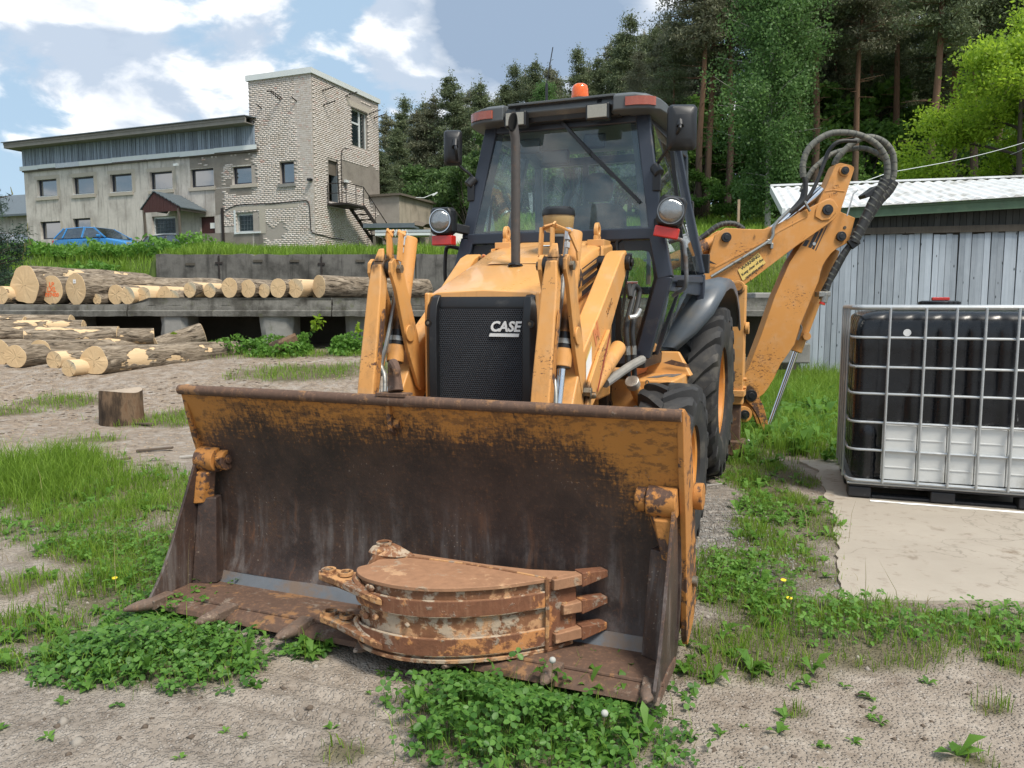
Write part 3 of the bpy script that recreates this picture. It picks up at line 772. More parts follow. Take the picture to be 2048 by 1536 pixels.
M['stumpbark'] = trunk_mat('stump_bark', (0.23, 0.165, 0.115), (0.2, 0.15, 0.1))


def tank_mat():
    m, nt, b = newmat('black_tank_plastic'); v = oc(nt)
    n = noise_(nt, v, 12, 6, 0.6)
    sp = sstep(nt, noise_(nt, mapv(nt, v, scale=(40, 40, 6)), 1.0, 4, 0.6), 0.70, 0.74)
    c = mixc(nt, n, (0.004, 0.005, 0.007), (0.010, 0.011, 0.014))
    c = mixc(nt, mth(nt, 'MULTIPLY', sp, mth(nt, 'MULTIPLY', sstep(nt, noise_(nt, v, 3, 3), 0.5, 0.62), 0.6)), c, (0.35, 0.36, 0.36))
    setb(nt, b, col=c, rough=mth(nt, 'ADD', 0.20, mth(nt, 'MULTIPLY', n, 0.14)), spec=0.5)
    return m
M['tank'] = tank_mat()
M['tankwhite'] = simple('dirty_white_panel', (0.58, 0.59, 0.58), 0.55, 0, 0.08, 4, dirt=(0.36, 0.36, 0.33), dirt_t=0.62)
M['palletblack'] = simple('black_pallet', (0.022, 0.022, 0.025), 0.6, 0, 0.35, 10, dirt=(0.24, 0.23, 0.22), dirt_t=0.64)
M['pallet_metal'] = simple('pallet_tray', (0.40, 0.41, 0.41), 0.45, 0.5, 0.15, 8)
M['carblue'] = simple('blue_car_paint', (0.035, 0.20, 0.47), 0.22, 0.1, 0.08, 2)
M['cargrey'] = simple('grey_car_paint', (0.075, 0.078, 0.085), 0.22, 0.2, 0.08, 2)
M['cardark'] = simple('dark_car_paint', (0.03, 0.033, 0.04), 0.22, 0.2, 0.08, 2)
M['rope'] = simple('pale_rope', (0.55, 0.60, 0.58), 0.8, 0, 0.15, 30)
M['stone'] = simple('pale_pebbles', (0.27, 0.24, 0.205), 0.85, 0, 0.35, 6)
M['stonegrey'] = simple('grey_track_gravel', (0.235, 0.228, 0.215), 0.85, 0, 0.45, 6)
M['chip'] = simple('wood_chips', (0.34, 0.25, 0.165), 0.85, 0, 0.45, 3)
M['barkbit'] = simple('bark_pieces', (0.10, 0.075, 0.055), 0.9, 0, 0.4, 5)
M['sack'] = simple('grey_tarpaulin', (0.40, 0.385, 0.35), 0.7, 0, 0.15, 3)
M['yellow_flower'] = simple('yellow_petals', (0.75, 0.60, 0.02), 0.6, 0, 0.1, 20)
M['pane_dark'] = simple('dark_window_glass', (0.012, 0.024, 0.024), 0.12, 0, 0.3, 3)
M['white_fluff'] = simple('white_seed_heads', (0.38, 0.38, 0.35), 0.9, 0, 0.1, 20)
# ---------------------------------------------------------------- terrain
_vn = np.random.default_rng(5).random((256, 256))
def vnoise(x, y):
    x = np.asarray(x, float); y = np.asarray(y, float)
    xi = np.floor(x).astype(int); yi = np.floor(y).astype(int); fx = x - xi; fy = y - yi
    fx = fx * fx * (3 - 2 * fx); fy = fy * fy * (3 - 2 * fy)
    g = lambda a, b: _vn[a % 256, b % 256]
    return (g(xi, yi) * (1 - fx) + g(xi + 1, yi) * fx) * (1 - fy) + (g(xi, yi + 1) * (1 - fx) + g(xi + 1, yi + 1) * fx) * fy
def fbm(x, y, s=1.0, o=4):
    v = 0; a = 0.5; t = 0
    for i in range(o):
        v = v + a * vnoise(np.asarray(x) * s + 17.3 * i, np.asarray(y) * s + 9.1 * i); t += a; a *= 0.5; s *= 2.07
    return v / t
def sm(v, a, b):
    t = np.clip((np.asarray(v, float) - a) / (b - a), 0, 1); return t * t * (3 - 2 * t)


def yard_h(x, y):
    """height of the yard sheet"""
    x = np.asarray(x, float); y = np.asarray(y, float)
    rise = sm(y, 8.6, 13.6) * (1 - sm(x, 0.5, 4.5)) * 0.64 + sm(y, 12, 20) * 0.12
    near = 1 - sm(y, 6, 11)
    n = (fbm(x, y, 0.8, 3) - 0.5) * 0.10 + (fbm(x * .8 + y * .6, y * .8 - x * .6, 4.1, 3) - 0.5) * (0.018 + 0.012 * near)
    pad = sm(x, 1.35, 1.75) * (1 - sm(y, 6.9, 7.4)) * sm(y, 3.5, 3.9)
    n = n * (1 - pad) - 0.012 * pad
    flat = np.exp(-(((x - 0.3) / 1.9) ** 2 + ((y - 4.6) / 2.4) ** 2))
    ruts = 0.016 * np.sin((x * .5 + y) * 42 + 6 * fbm(x, y, 1.5, 2)) * np.exp(-(((x + .55) / .55) ** 2 + ((y - 2.55) / .35) ** 2)) + 0.014 * np.sin(y * 38 + 5 * fbm(x, y, 2.0, 2)) * np.exp(-(((x - 1.35) / .3) ** 2 + ((y - 4.9) / 1.0) ** 2)) - 0.03 * np.exp(-((x - 1.55 - .12 * np.sin(y)) / .16) ** 2) * (1 - sm(y, 2.9, 3.4)) * sm(fbm(x, y, 1, 2), .3, .5)
    return rise + n * (1 - 0.6 * flat) + ruts


def upper_h(x, y):
    """height of the land above and behind the platform"""
    x = np.asarray(x, float); y = np.asarray(y, float)
    mid = 2.66 + sm(y, 19.0, 23.0) * 0.26
    left = 1.42 + sm(y, 18.0, 23.2) * 1.42 + 0.12 * np.exp(-((y - 23.0) / 1.6) ** 2)
    right = 1.42 + sm(y, 19.2, 25.5) * 1.75
    wl = 1 - sm(x, -9.15, -8.75); wr = sm(x, -0.95, -0.55)
    base = mid * (1 - wl) * (1 - wr) + left * wl + right * wr
    yard = sm(y, 28, 43) * 1.22 * (1 - sm(x, -1, 3))
    hill = np.clip(y - 29, 0, 26) * 0.185 * sm(x, -5, 3)
    far = sm(y, 55, 130) * 9.0
    low = sm(x, 5.2, 6.2) * (1 - sm(y, 20, 26)) * 1.5        # beside the shed the bank starts lower
    return base + yard + hill + far - low + (fbm(x, y, 0.5, 4) - 0.5) * 0.22 * sm(y, 20.0, 22.5)


PATCH_GRASS = [(-3.92, 6.0, .75, 1.0), (-2.9, 5.43, .67, .82), (-2.57, 5.65, .3, .59), (-2.29, 4.34, .43, .27), (1.98, 5.97, .24, 1.5), (2.15, 7.7, .45, .9),
               (1.15, 3.78, .33, .52), (1.12, 3.22, .34, .30), (1.62, 3.50, .42, .19), (2.05, 3.34, .45, .22), (2.5, 3.28, .35, .2), (1.5, 3.1, .3, .16), (1.60, 4.45, .2, .6), (2.05, 5.6, .16, .6), (2.35, 6.5, .16, .5), (-1.95, 4.55, .36, .6), (-1.95, 3.75, .3, .4), (-2.1, 3.3, .2, .16), (2.03, 3.05, .10, .16), (0.98, 3.75, .12, .3),
               (-.52, 2.34, .10, .07), (1.01, 2.63, .05, .04), (1.47, 2.33, .07, .06), (1.72, 2.64, .06, .05), (-2.49, 3.79, .16, .2), (-1.99, 2.92, .07, .06), (.75, 2.96, .06, .12)]
PATCH_CLOVER = [(-1.41, 2.97, .36, .22), (0.0, 2.36, .36, .16), (-1.70, 2.98, .18, .17), (-.83, 3.05, .10, .07), (.02, 2.56, .42, .27), (.24, 2.88, .32, .13), (-1.87, 3.87, .23, .26), (-2.4, 4.43, .22, .26), (1.2, 3.82, .26, .42), (-1.62, 3.55, .24, .26), (1.5, 3.42, .3, .22), (2.05, 3.32, .4, .16), (-1.95, 4.3, .25, .35), (1.75, 5.3, .12, .4)]
PATCH_FAR = [(-4.0, 9.35, .95, .42), (-2.5, 9.6, .95, .40), (-1.2, 9.3, .8, .5), (-3.1, 11.6, 1.2, .45), (-1.2, 11.8, 1.3, .6), (-4.4, 8.1, .3, .2), (-6.0, 10.2, .5, .3), (-3.0, 12.9, 2.6, .35), (.5, 12.8, 2.6, .5), (-5.4, 12.9, .5, .3), (-6.6, 9.7, .6, .25)]
PATCH_SHED = [(3.1, 8.6, 1.25, 1.5), (3.9, 11.0, 1.5, 2.4), (2.7, 12.2, 1.4, 1.6), (5.3, 14.2, 1.2, .9), (6.3, 13.6, 1.0, .7), (4.4, 8.2, 1.6, 1.2), (6.2, 10.5, 1.6, 2.4)]


def pad_clear(x, y):   # 0 on the concrete pad
    edge = 1.77 + np.clip(y - 3.7, 0, 2.9) * 0.345 + (fbm(x, y, 3.0, 3) - 0.5) * 0.28
    return 1 - sm(x - edge, -0.05, 0.05) * sm(y, 3.62, 3.82) * (1 - sm(y, 6.95, 7.1))


def dens(patches, x, y, soft=0.45):
    x = np.asarray(x, float); y = np.asarray(y, float); d = np.zeros_like(x)
    w = (fbm(x + 3, y + 8, 2.6, 3) - 0.5) * 1.1
    for px, py, rx, ry in patches:
        q = np.sqrt(((x - px) / (rx * 1.1)) ** 2 + ((y - py) / (ry * 1.1)) ** 2) + w * 0.8
        d = np.maximum(d, 1 - sm(q, 1 - soft, 1 + soft * 0.55))
    return d


def axis_pts(segs):
    out = []
    for a, b, n in segs: out += list(np.linspace(a, b, n, endpoint=False))
    return np.array(out + [segs[-1][1]])


def sheet(name, xs, ys, fn, mat, attrs=None):
    X, Y = np.meshgrid(xs, ys); Z = fn(X, Y); n = len(xs)
    v = np.stack([X.ravel(), Y.ravel(), Z.ravel()], 1)
    i = np.arange(len(ys) - 1)[:, None] * n + np.arange(n - 1)[None, :]
    i = i.ravel(); f = np.stack([i, i + 1, i + n + 1, i + n], 1)
    me = mesh_np(name, v, f, mat, True)
    for k, fa in (attrs or {}).items():
        a = me.attributes.new(k, 'FLOAT', 'POINT'); a.data.foreach_set('value', fa(X, Y).ravel().astype(np.float32))
    return link(name, me)


def a_grass(X, Y):
    return np.clip(np.maximum(dens(PATCH_GRASS + PATCH_CLOVER, X, Y), dens(PATCH_FAR + PATCH_SHED, X, Y)), 0, 1) * pad_clear(X, Y)
def a_chips(X, Y):
    return sm(Y, 5.8, 8.5) * (1 - sm(X, -0.5, 1.5)) * (0.55 + 0.45 * fbm(X, Y, 0.7, 3))
def a_gravel(X, Y):
    return np.exp(-(((X - 1.25) / 0.55) ** 2 + ((Y - 4.75) / 1.0) ** 2)) * (0.5 + fbm(X, Y, 2, 3)) + 0.35 * sm(fbm(X, Y, 1.1, 3), 0.5, 0.7)

tag(sheet('ground', axis_pts([(-300, -40, 8), (-40, -8, 40), (-8, -3.2, 90), (-3.2, 2.8, 190), (2.8, 8, 60), (8, 40, 40), (40, 300, 8)]),
          axis_pts([(-120, -10, 8), (-10, 1.7, 20), (1.7, 4.5, 110), (4.5, 9, 110), (9, 14, 70), (14, 21, 30)]), yard_h, M['ground'],
          {'grass': a_grass, 'chips': a_chips, 'gravel': a_gravel}), kind='structure')
tag(sheet('embankment', axis_pts([(-600, -60, 10), (-60, -20, 40), (-20, -9.2, 40), (-9.2, -8.7, 6), (-8.7, -1, 30), (-1, -.5, 4), (-.5, 12, 46), (12, 60, 50), (60, 600, 10)]),
          axis_pts([(17.0, 19.0, 6), (19.0, 26, 50), (26, 60, 60), (60, 160, 25), (160, 1500, 10)]), lambda x, y: np.where(y < 19.05, np.minimum(upper_h(x, y), 1.40), upper_h(x, y)) - np.where(y < 18.0, 0.6, 0) - np.where((y < 20) & (x > 5.2), .3, 0), M['bank']), kind='structure')

# ---------------------------------------------------------------- concrete pad
def pad():
    n = 60; ys = np.linspace(3.62, 7.02, n); rows = []
    v = []; f = []
    for i, y in enumerate(ys):
        e = 1.66 + max(0, min(2.9, y - 3.7)) * 0.345 + (float(fbm(1.6, y, 2.2, 4)) - 0.5) * 0.34
        xs = [e] + list(np.linspace(e + 0.05, 9.0, 40)); rows.append(xs)
        for x in xs: v.append((x, y + (0.10 * (float(fbm(x, 1.0, 2.5, 3)) - 0.5) if i == 0 else 0), 0.006 + 0.008 * (float(fbm(x, y, 1.5, 3)) - 0.5)))
    m = len(rows[0])
    for i in range(n - 1):
        for j in range(m - 1): f.append((i * m + j, i * m + j + 1, (i + 1) * m + j + 1, (i + 1) * m + j))
    b = len(v)                        # broken rim dropping into the soil
    rim = [(0 * m + j) for j in range(m - 1, -1, -1)] + [i * m for i in range(1, n)]
    for k in rim: v.append((v[k][0] - 0.015, v[k][1] - 0.01, -0.10))
    for k in range(len(rim) - 1): f.append((rim[k], rim[k + 1], b + k + 1, b + k))
    me = mesh_np('concrete_pad', v, f, M['pad'], True); me.set_sharp_from_angle(angle=radians(40))
    return tag(link('concrete_pad', me), kind='structure')
pad()

# ---------------------------------------------------------------- loading platform (> slab, pier) and retaining wall
def platform():
    t = empty('loading_platform', (0, 13.5, 0), 0, 'long low concrete loading platform on stub piers with logs lying on top', 'platform')
    def rough_slab(x0, x1, y0, y1, z0, z1, seedk):
        mb = MB(); n = max(4, int((x1 - x0) / 0.12)); rings = []
        for i in range(n + 1):
            x = x0 + (x1 - x0) * i / n
            e = (mnoise.noise(Vector((x * 2.3, seedk, 0)))) * 0.022; e2 = mnoise.noise(Vector((x * 5.1, seedk, 4))) * 0.018
            rings.append([(x, y0 + e, z0 + e2 * .6), (x, y0 + e - .004, z0 + .09), (x, y0 + .035 + e, z0 + .11), (x, y0 + .035 + e2, z1 - .05), (x, y0 + .05 + e2, z1 + e2), (x, y1, z1), (x, y1, z0)])
        mb.loft(rings); return mb
    xs = [-22.0, -16.2, -12.6, -9.35, -6.72, -3.15, 0.4, 2.9, 5.1]
    for i in range(len(xs) - 1):
        raised = xs[i] >= -6.8
        rough_slab(xs[i] + .012, xs[i + 1] - .012, 0.0, 5.35, 1.235, 1.44, i * 3.1).build('slab', M['deck_concrete'], t)
        if raised:
            mb = MB(); n = 30; rings = []
            for k in range(n + 1):
                x = xs[i] + .02 + (xs[i + 1] - xs[i] - .04) * k / n
                e = mnoise.noise(Vector((x * 3.3, i, 9))) * 0.03
                h = 0.125 if not (i == 4) else 0.125 * min(1, max(0.05, (x + 6.7) / 0.35))
                rings.append([(x, .05 + e, 1.43), (x, .07 + e * 1.6, 1.445 + h * .55), (x, .05 + e, 1.435 + h), (x, 1.3, 1.44 + h), (x, 1.35, 1.43)])
            mb.loft(rings).build('kerb_slab', M['deck_concrete'], t)
    for k, px in enumerate([-14.2, -11.2, -7.95, -5.95, -4.15, -2.75, -.9, 1.4, 3.6]):
        mb = MB(); w = .24 + .05 * (k % 3 == 1); y0 = 0.10 if k in (3, 4) else .35
        rings = []
        for j, zz in enumerate(np.linspace(.45, 1.25, 6)):
            q = 1 + .12 * mnoise.noise(Vector((k * 3.7, zz * 3, 0)))
            rings.append([(px - w * q, y0 + .02 * j % .05, zz), (px - w * .6 * q, y0 - .06, zz), (px + w * .6 * q, y0 - .05, zz), (px + w * q, y0 + .03, zz), (px + w, y0 + .5, zz), (px - w, y0 + .5, zz)])
        mb.loft(rings).build('pier', M['pier'], t, bevel=.02)
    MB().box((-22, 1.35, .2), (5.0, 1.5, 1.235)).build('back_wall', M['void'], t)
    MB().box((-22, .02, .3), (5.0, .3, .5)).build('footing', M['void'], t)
platform()


def retaining_wall():
    t = empty('retaining_wall', (-8.7, 19.0, 0), 0, 'dark stained concrete retaining wall behind the log platform, grass on top', 'wall')
    xs = [0.0, 1.55, 4.05, 6.35, 7.75]
    for i in range(4):
        mb = MB(); n = 24; rings = []
        for k in range(n + 1):
            x = xs[i] + .012 + (xs[i + 1] - xs[i] - .024) * k / n
            e = mnoise.noise(Vector((x * 2.1, i, 3))) * .035
            chip = -.10 * max(0, mnoise.noise(Vector((x * 4.0, i, 7))) - .35)
            rings.append([(x, 0, 1.2), (x, e * .4, 2.45), (x, .02 - chip * .5, 2.66 + e + chip), (x, .4, 2.67 + e * .3), (x, .4, 1.2)])
        mb.loft(rings).build('wall_block', M['wall_concrete'], t, smooth=30)
    for x, z in ((1.55, 2.45), (4.05, 2.43)):
        mb = MB().cbox((x, -.012, z), (.17, .02, .05)); mb.cbox((x, -.010, z - .1), (.035, .02, .55)); mb.build('iron_tie', M['rusty_iron'], t)
    for x, z in ((.85, 2.42), (2.5, 2.5), (3.4, 2.5), (5.0, 2.5), (5.8, 2.47)):
        MB().cbox((x, .0, z), (.22, .05, .06)).build('wall_notch_block', M['void'], t)  # proud dark block painted as the shade of a notch
retaining_wall()


# loose concrete lumps and slabs right of the platform
def slab_pile():
    for k, (x, y, z, sx, sy, sz, rz, lab) in enumerate([
        (4.75, 13.15, .62, .55, .4, .34, .05, 'single loose concrete block below the platform end near the shed corner'),
        (5.0, 14.6, 1.56, 1.1, .5, .2, .1, 'flat concrete slab lying on the platform end by the shed')]):
        mb = MB().cbox((0, 0, 0), (sx, sy, sz)); o = mb.build('concrete_block', M['pier'], None, bevel=.03)
        o.location = (x, y, z); o.rotation_euler = (0, 0, rz); tag(o, lab, 'concrete block')
slab_pile()


# ---------------------------------------------------------------- wall with openings
def holed_wall(mb, x0, x1, z0, z1, holes, P, thick):
    """P(a,b,d): facade coords (along, up, depth in) -> 3-D. Openings get reveals."""
    xs = sorted({x0, x1, *[h[0] for h in holes], *[h[2] for h in holes]}); zs = sorted({z0, z1, *[h[1] for h in holes], *[h[3] for h in holes]})
    for i in range(len(xs) - 1):
        for j in range(len(zs) - 1):
            cx, cz = (xs[i] + xs[i + 1]) / 2, (zs[j] + zs[j + 1]) / 2
            if any(h[0] < cx < h[2] and h[1] < cz < h[3] for h in holes): continue
            mb.add([P(xs[i], zs[j], 0), P(xs[i + 1], zs[j], 0), P(xs[i + 1], zs[j + 1], 0), P(xs[i], zs[j + 1], 0)], [(0, 1, 2, 3)])
    for a, b, c, d in holes:
        q = [(a, b), (c, b), (c, d), (a, d)]
        for k in range(4):
            p, r = q[k], q[(k + 1) % 4]
            mb.add([P(*p, 0), P(*r, 0), P(*r, thick), P(*p, thick)], [(0, 1, 2, 3)])


BZ = 4.15       # ground level at the building
BA = radians(-21.7)
def building():
    t = empty('workshop_building', (-10.08, 40.0, BZ), BA, 'grey two storey workshop with tall pale brick tower and boarded upper wall', 'building')
    F = lambda a, b, d=0.0: (a, d, b - BZ)             # front: x along, d inwards (+y)
    S = lambda a, b, d=0.0: (-d, a, b - BZ)            # right side of the tower: y along
    up = [(-19.95, 7.88, -18.25), (-16.97, 7.86, -15.28), (-13.98, 7.83, -12.33), (-10.98, 7.8, -9.35), (-8.05, 7.8, -6.44), (-5.15, 7.8, -3.98)]
    up = [(-19.95, 7.88, -18.28, 8.90), (-16.97, 7.86, -15.27, 8.87), (-13.98, 7.83, -12.32, 8.85), (-10.98, 7.81, -9.34, 8.79), (-8.05, 7.8, -6.43, 8.77), (-5.17, 7.8, -3.60, 8.72)]
    low = [(-19.87, 5.37, -18.17, 6.42), (-17.12, 5.30, -15.7, 6.50), (-10.95, 5.36, -9.24, 6.36), (-5.02, 5.3, -3.49, 6.30)]
    door = (-7.50, 4.35, -6.48, 6.2); tw = (-2.08, 7.67, -1.19, 8.75)
    TOP = 13.0; WT = 9.52
    holes = up + low + [door]
    mb = MB(); holed_wall(mb, -21.0, -3.3, BZ - 1.2, WT, [h for h in holes], F, .28); mb.build('rendered_wall', M['render'], t, recalc=False, smooth=0)
    MB().add([F(-21, BZ - 1, 0), F(-21, 10.9, 0), F(-21, 11.3, 6), F(-21, BZ - 1, 6)], [(0, 1, 2, 3)]).build('end_wall', M['render'], t, recalc=False, smooth=0)
    sw = (3.55, 10.15, 5.22, 12.16); sd = (1.30, 6.86, 2.14, 8.98)
    mb = MB(); holed_wall(mb, -3.9, 0, BZ - 1.2, TOP, [tw], lambda a, b, d: F(a, b, d + .0), .28)
    holed_wall(mb, 0, 6.35, BZ - 1.2, TOP, [sw, sd], S, .28)
    mb.add([F(-3.9, WT - .1, 0), F(-3.9, TOP, 0), (-3.9, 6.35, TOP - BZ), (-3.9, 6.35, WT - BZ)], [(0, 1, 2, 3)])
    mb.add([(0, 6.35, -1), (-3.9, 6.35, -1), (-3.9, 6.35, TOP - BZ), (0, 6.35, TOP - BZ)], [(0, 1, 2, 3)])
    mb.add([(0, 0, TOP - BZ), (0, 6.35, TOP - BZ), (-3.9, 6.35, TOP - BZ), (-3.9, 0, TOP - BZ)], [(0, 1, 2, 3)])
    mb.build('tower_wall', M['mortar'], t, recalc=False, smooth=0)
    # bricks
    bw, bh = .262, .0985; L = []
    rs = random.Random(3)
    def inh(a, b, hs, m=.0): return any(h[0] - m < a < h[2] + m and h[1] - m < b < h[3] + m for h in hs)
    def field(x0, x1, hs, side, extra):
        z = BZ - .2; r = 0
        while z < TOP - .03:
            soldier = (r % 7 == 5); w = bw / 2 if soldier else bw
            x = x1 - ((r % 2) * bw / 2)
            if r % 2: 
                if extra(x1 - bw / 4, z): L.append((side, x1 - bw / 4, z + bh / 2, bw / 2))
            while x - w > x0:
                cx = x - w / 2
                if not inh(cx, z + bh / 2, hs, .06) and extra(cx, z): L.append((side, cx, z + bh / 2, w))
                x -= w
            z += bh; r += 1
    patch = lambda a, b: mnoise.noise(Vector((a * .55, b * .8, 2.2)))
    def keep_front(a, b):
        if a > -3.9 + .02 * sin(b * 9):
            if b < 5.65 + .25 * sin(a * 3) and a < -1.9 + .5 * mnoise.noise(Vector((b * 2, 1, 1))): return b < 4.75 + .2 * mnoise.noise(Vector((a * 2, 4, 1))) and a > -3.2
            if 9.15 + .15 * sin(a * 5) < b < 9.8 and a < -3.45: return False
            return b < TOP
        if b > 8.75 or b > WT - .1: return rs.random() < .12 and b < WT - .15
        if b < 5.9: return a > -6.4 and b > 5.55 and a > -5.9
        return a > -7.7 + .6 * mnoise.noise(Vector((b * 1.5, 3, 1))) + (.0 if b > 6.6 else 1.1) and patch(a, b) > -.22 + .35 * (a < -5.8)
    def keep_side(a, b):
        lim = 9.15 + .25 * mnoise.noise(Vector((a, 1, 5)))
        if a > 2.5 and 7.9 + .35 * mnoise.noise(Vector((a * 1.3, 2, 5))) - .55 * (a > 4.6) < b < lim: return False
        if 3.1 < a < 5.6 and 12.16 < b < 12.55: return False
        if a > 3.0 and b > 12.3: return patch(a * 1.4, b * 1.4) > -.28
        return True
    field(-7.8, 0, holes + [tw], 0, keep_front); field(.0, 6.35, [sw, sd], 1, keep_side)
    unit = MB().add([(-.5, 0, -.5), (.5, 0, -.5), (.5, 0, .5), (-.5, 0, .5), (-.5, .03, -.5), (.5, .03, -.5), (.5, .03, .5), (-.5, .03, .5)],
                    [(0, 1, 2, 3), (0, 4, 5, 1), (1, 5, 6, 2), (2, 6, 7, 3), (3, 7, 4, 0)])
    # the bricks nearest the viewer (around the corner) are single parts, the others one mass
    L.sort(key=lambda q: (abs(q[1]) + .15 * abs(q[2] - 11.5)) if q[0] == 0 else 3 + q[1])
    bme = {}
    mass_v = []; mass_f = []
    for i, (side, c, z, w) in enumerate(L):
        pr = .012 + rs.uniform(-.004, .004); ww = w - .012; hh = bh - .014
        if i < 300:
            k = round(w, 3)
            if k not in bme:
                me = bpy.data.meshes.new('brick'); me.from_pydata([(x * ww, y, zz * hh) for x, y, zz in unit.v], [], unit.f); me.materials.append(M['brick']); bme[k] = me
            o = link('brick', bme[k], t)
            if side == 0: o.location = (c, -pr, z - BZ)
            else: o.location = (pr, c, z - BZ); o.rotation_euler = (0, 0, pi / 2)
        else:
            b = len(mass_v)
            for x, y, zz in unit.v:
                mass_v.append((c + x * ww, y - pr, z - BZ + zz * hh) if side == 0 else (pr - y, c + x * ww, z - BZ + zz * hh))
            mass_f += [tuple(q + b for q in f) for f in unit.f]
    o = link('brickwork', mesh_np('brickwork', mass_v, mass_f, M['brick']), t); o['kind'] = 'stuff'
    # rough render remains on wing
    mb = MB(); mb.add([F(-8.0, BZ - .5, -.004), F(-3.95, BZ - .5, -.004), F(-3.95, 5.3, -.004), F(-8.0, 5.3, -.004)], [(0, 1, 2, 3)])
    mb.build('plaster_patch', M['render_patch'], t, recalc=False, smooth=0)
    MB().pv([(-8.1, 7.0), (-7.3, 7.1), (-6.3, 6.6), (-6.3, 6.25), (-5.2, 6.3), (-5.2, 5.2), (-3.55, 5.2), (-3.55, 7.7), (-5.3, 7.75), (-5.3, 8.8), (-3.55, 8.85), (-3.45, 9.5), (-8.1, 9.5), (-8.15, 8.8), (-6.35, 8.85), (-6.35, 7.75), (-8.1, 7.75)], -.003, .01)
    mb = MB(); mb.add([F(a, b, -.0035) for a, b in ((-6.4, 6.25), (-3.55, 6.5), (-3.55, 7.65), (-6.4, 7.65))], [(0, 1, 2, 3)])
    mb.add([F(a, b, -.0035) for a, b in ((-8.05, 8.8), (-3.55, 8.78), (-3.55, 9.5), (-8.05, 9.5))], [(0, 1, 2, 3)])
    mb.add([F(a, b, -.0035) for a, b in ((-6.40, 7.7), (-5.2, 7.7), (-5.2, 8.8), (-6.40, 8.8))], [(0, 1, 2, 3)])
    mb.build('bare_brick_backing', M['render_patch'], t, recalc=False, smooth=0)
    mb = MB(); mb.add([S(a, b, -.004) for a, b in ((2.5, 7.2), (6.35, 7.2), (6.35, 9.4), (2.5, 9.4))], [(0, 1, 2, 3)])
    mb.build('plaster_patch', M['render_patch'], t, recalc=False, smooth=0)
    # windows
    def window(h, P, style):
        a, b, c, d = h
        fr = MB(); q = .085 if style == 'dark' else .06; dep = .17
        bars = [(a, b, a + q, d), (c - q, b, c, d), (a + q, d - q, c - q, d), (a + q, b, c - q, b + q)]
        if style == 'white': bars += [(a + .98, b + q, a + 1.10, d - q), (a + q, d - .78, a + .98, d - .68)]
        if style == 'white_low': bars += [(a + q, d - .12, c - q, d - q)]
        for x0, z0, x1, z1 in bars:
            fr.loft([[P(x0, z0, dep), P(x1, z0, dep), P(x1, z1, dep), P(x0, z1, dep)], [P(x0, z0, dep + .06), P(x1, z0, dep + .06), P(x1, z1, dep + .06), P(x0, z1, dep + .06)]])
        w = fr.build('window', M['darkframe'] if style == 'dark' else M['white_trim'], t, smooth=0)
        g = MB().add([P(a + q * .5, b + q * .5, dep + .035), P(c - q * .5, b + q * .5, dep + .035), P(c - q * .5, d - q * .5, dep + .035), P(a + q * .5, d - q * .5, dep + .035)], [(0, 1, 2, 3)])
        g.build('pane', M['pane'] if style != 'white_low' else M['pane_dark'], w, recalc=False, smooth=0)
        return w
    for h in up:
        w = window(h, F, 'dark')
        a, b, c, d = h
        MB().loft([[F(a - .10, b - .20, -.07), F(c + .10, b - .20, -.07), F(c + .10, b - .03, -.07), F(a - .10, b - .03, -.07)], [F(a - .10, b - .20, .05), F(c + .10, b - .20, .05), F(c + .10, b - .0, .05), F(a - .10, b - .0, .05)]]).build('sill', M['reveal'], w, smooth=0)
        if a < -9: MB().loft([[F(a, b - .0, -.02), F(c, b - .0, -.02), F(c, b + .03, -.02), F(a, b + .03, -.02)], [F(a, b - .0, .17), F(c, b, .17), F(c, b + .06, .17), F(a, b + .06, .17)]]).build('sill_flashing', M['white_trim'], w, smooth=0)
        if a < -9:
            for x0, x1, z0, z1 in ((c + .03, c + .28, b - .05, d + .02), (a - .2, c + .28, d + .03, d + .22)):
                MB().add([F(x0, z0, -.008), F(x1, z0, -.008), F(x1, z1, -.008), F(x0, z1, -.008)], [(0, 1, 2, 3)]).build('surround', M['reveal'], w, recalc=False, smooth=0)
    for i, h in enumerate(low):
        w = window(h, F, 'dark' if i < 2 else 'white_low')
        a, b, c, d = h
        if i == 3:
            for x0, x1 in ((a - .14, a - .01), (c + .01, c + .42)):
                MB().add([F(x0, b - .12, -.02), F(x1, b - .12, -.02), F(x1, d + .16, -.02), F(x0, d + .16, -.02)], [(0, 1, 2, 3)]).build('surround', M['white_trim'] if x0 < a else M['reveal'], w, recalc=False, smooth=0)
        if i >= 2:
            mb = MB(); a, b, c, d = h
            for k in range(1, 7): x = a + (c - a) * k / 7; mb.tube([F(x, b + .1, .10), F(x, d - .1, .10)], .009, 5)
            for k in range(1, 5): z = b + (d - b) * k / 5; mb.tube([F(a + .1, z, .10), F(c - .1, z, .10)], .009, 5)
            mb.build('window_grate', M['slate'], w)
            MB().loft([[F(a - .12, b - .10, -.06), F(c + .1, b - .10, -.06), F(c + .1, b - .02, -.06), F(a - .12, b - .02, -.06)], [F(a - .12, b - .1, .16), F(c + .1, b - .1, .16), F(c + .1, b + .02, .16), F(a - .12, b + .02, .16)]]).build('sill', M['white_trim'], w, smooth=0)
    for h in low[:2]:
        a, b, c, d = h
        mb = MB(); mb.add([F(c + .03, b, -.008), F(c + .2, b, -.008), F(c + .2, d, -.008), F(c + .03, d, -.008)], [(0, 1, 2, 3)]); mb.build('surround', M['reveal'], t, recalc=False, smooth=0)
    w = window(tw, F, 'dark')
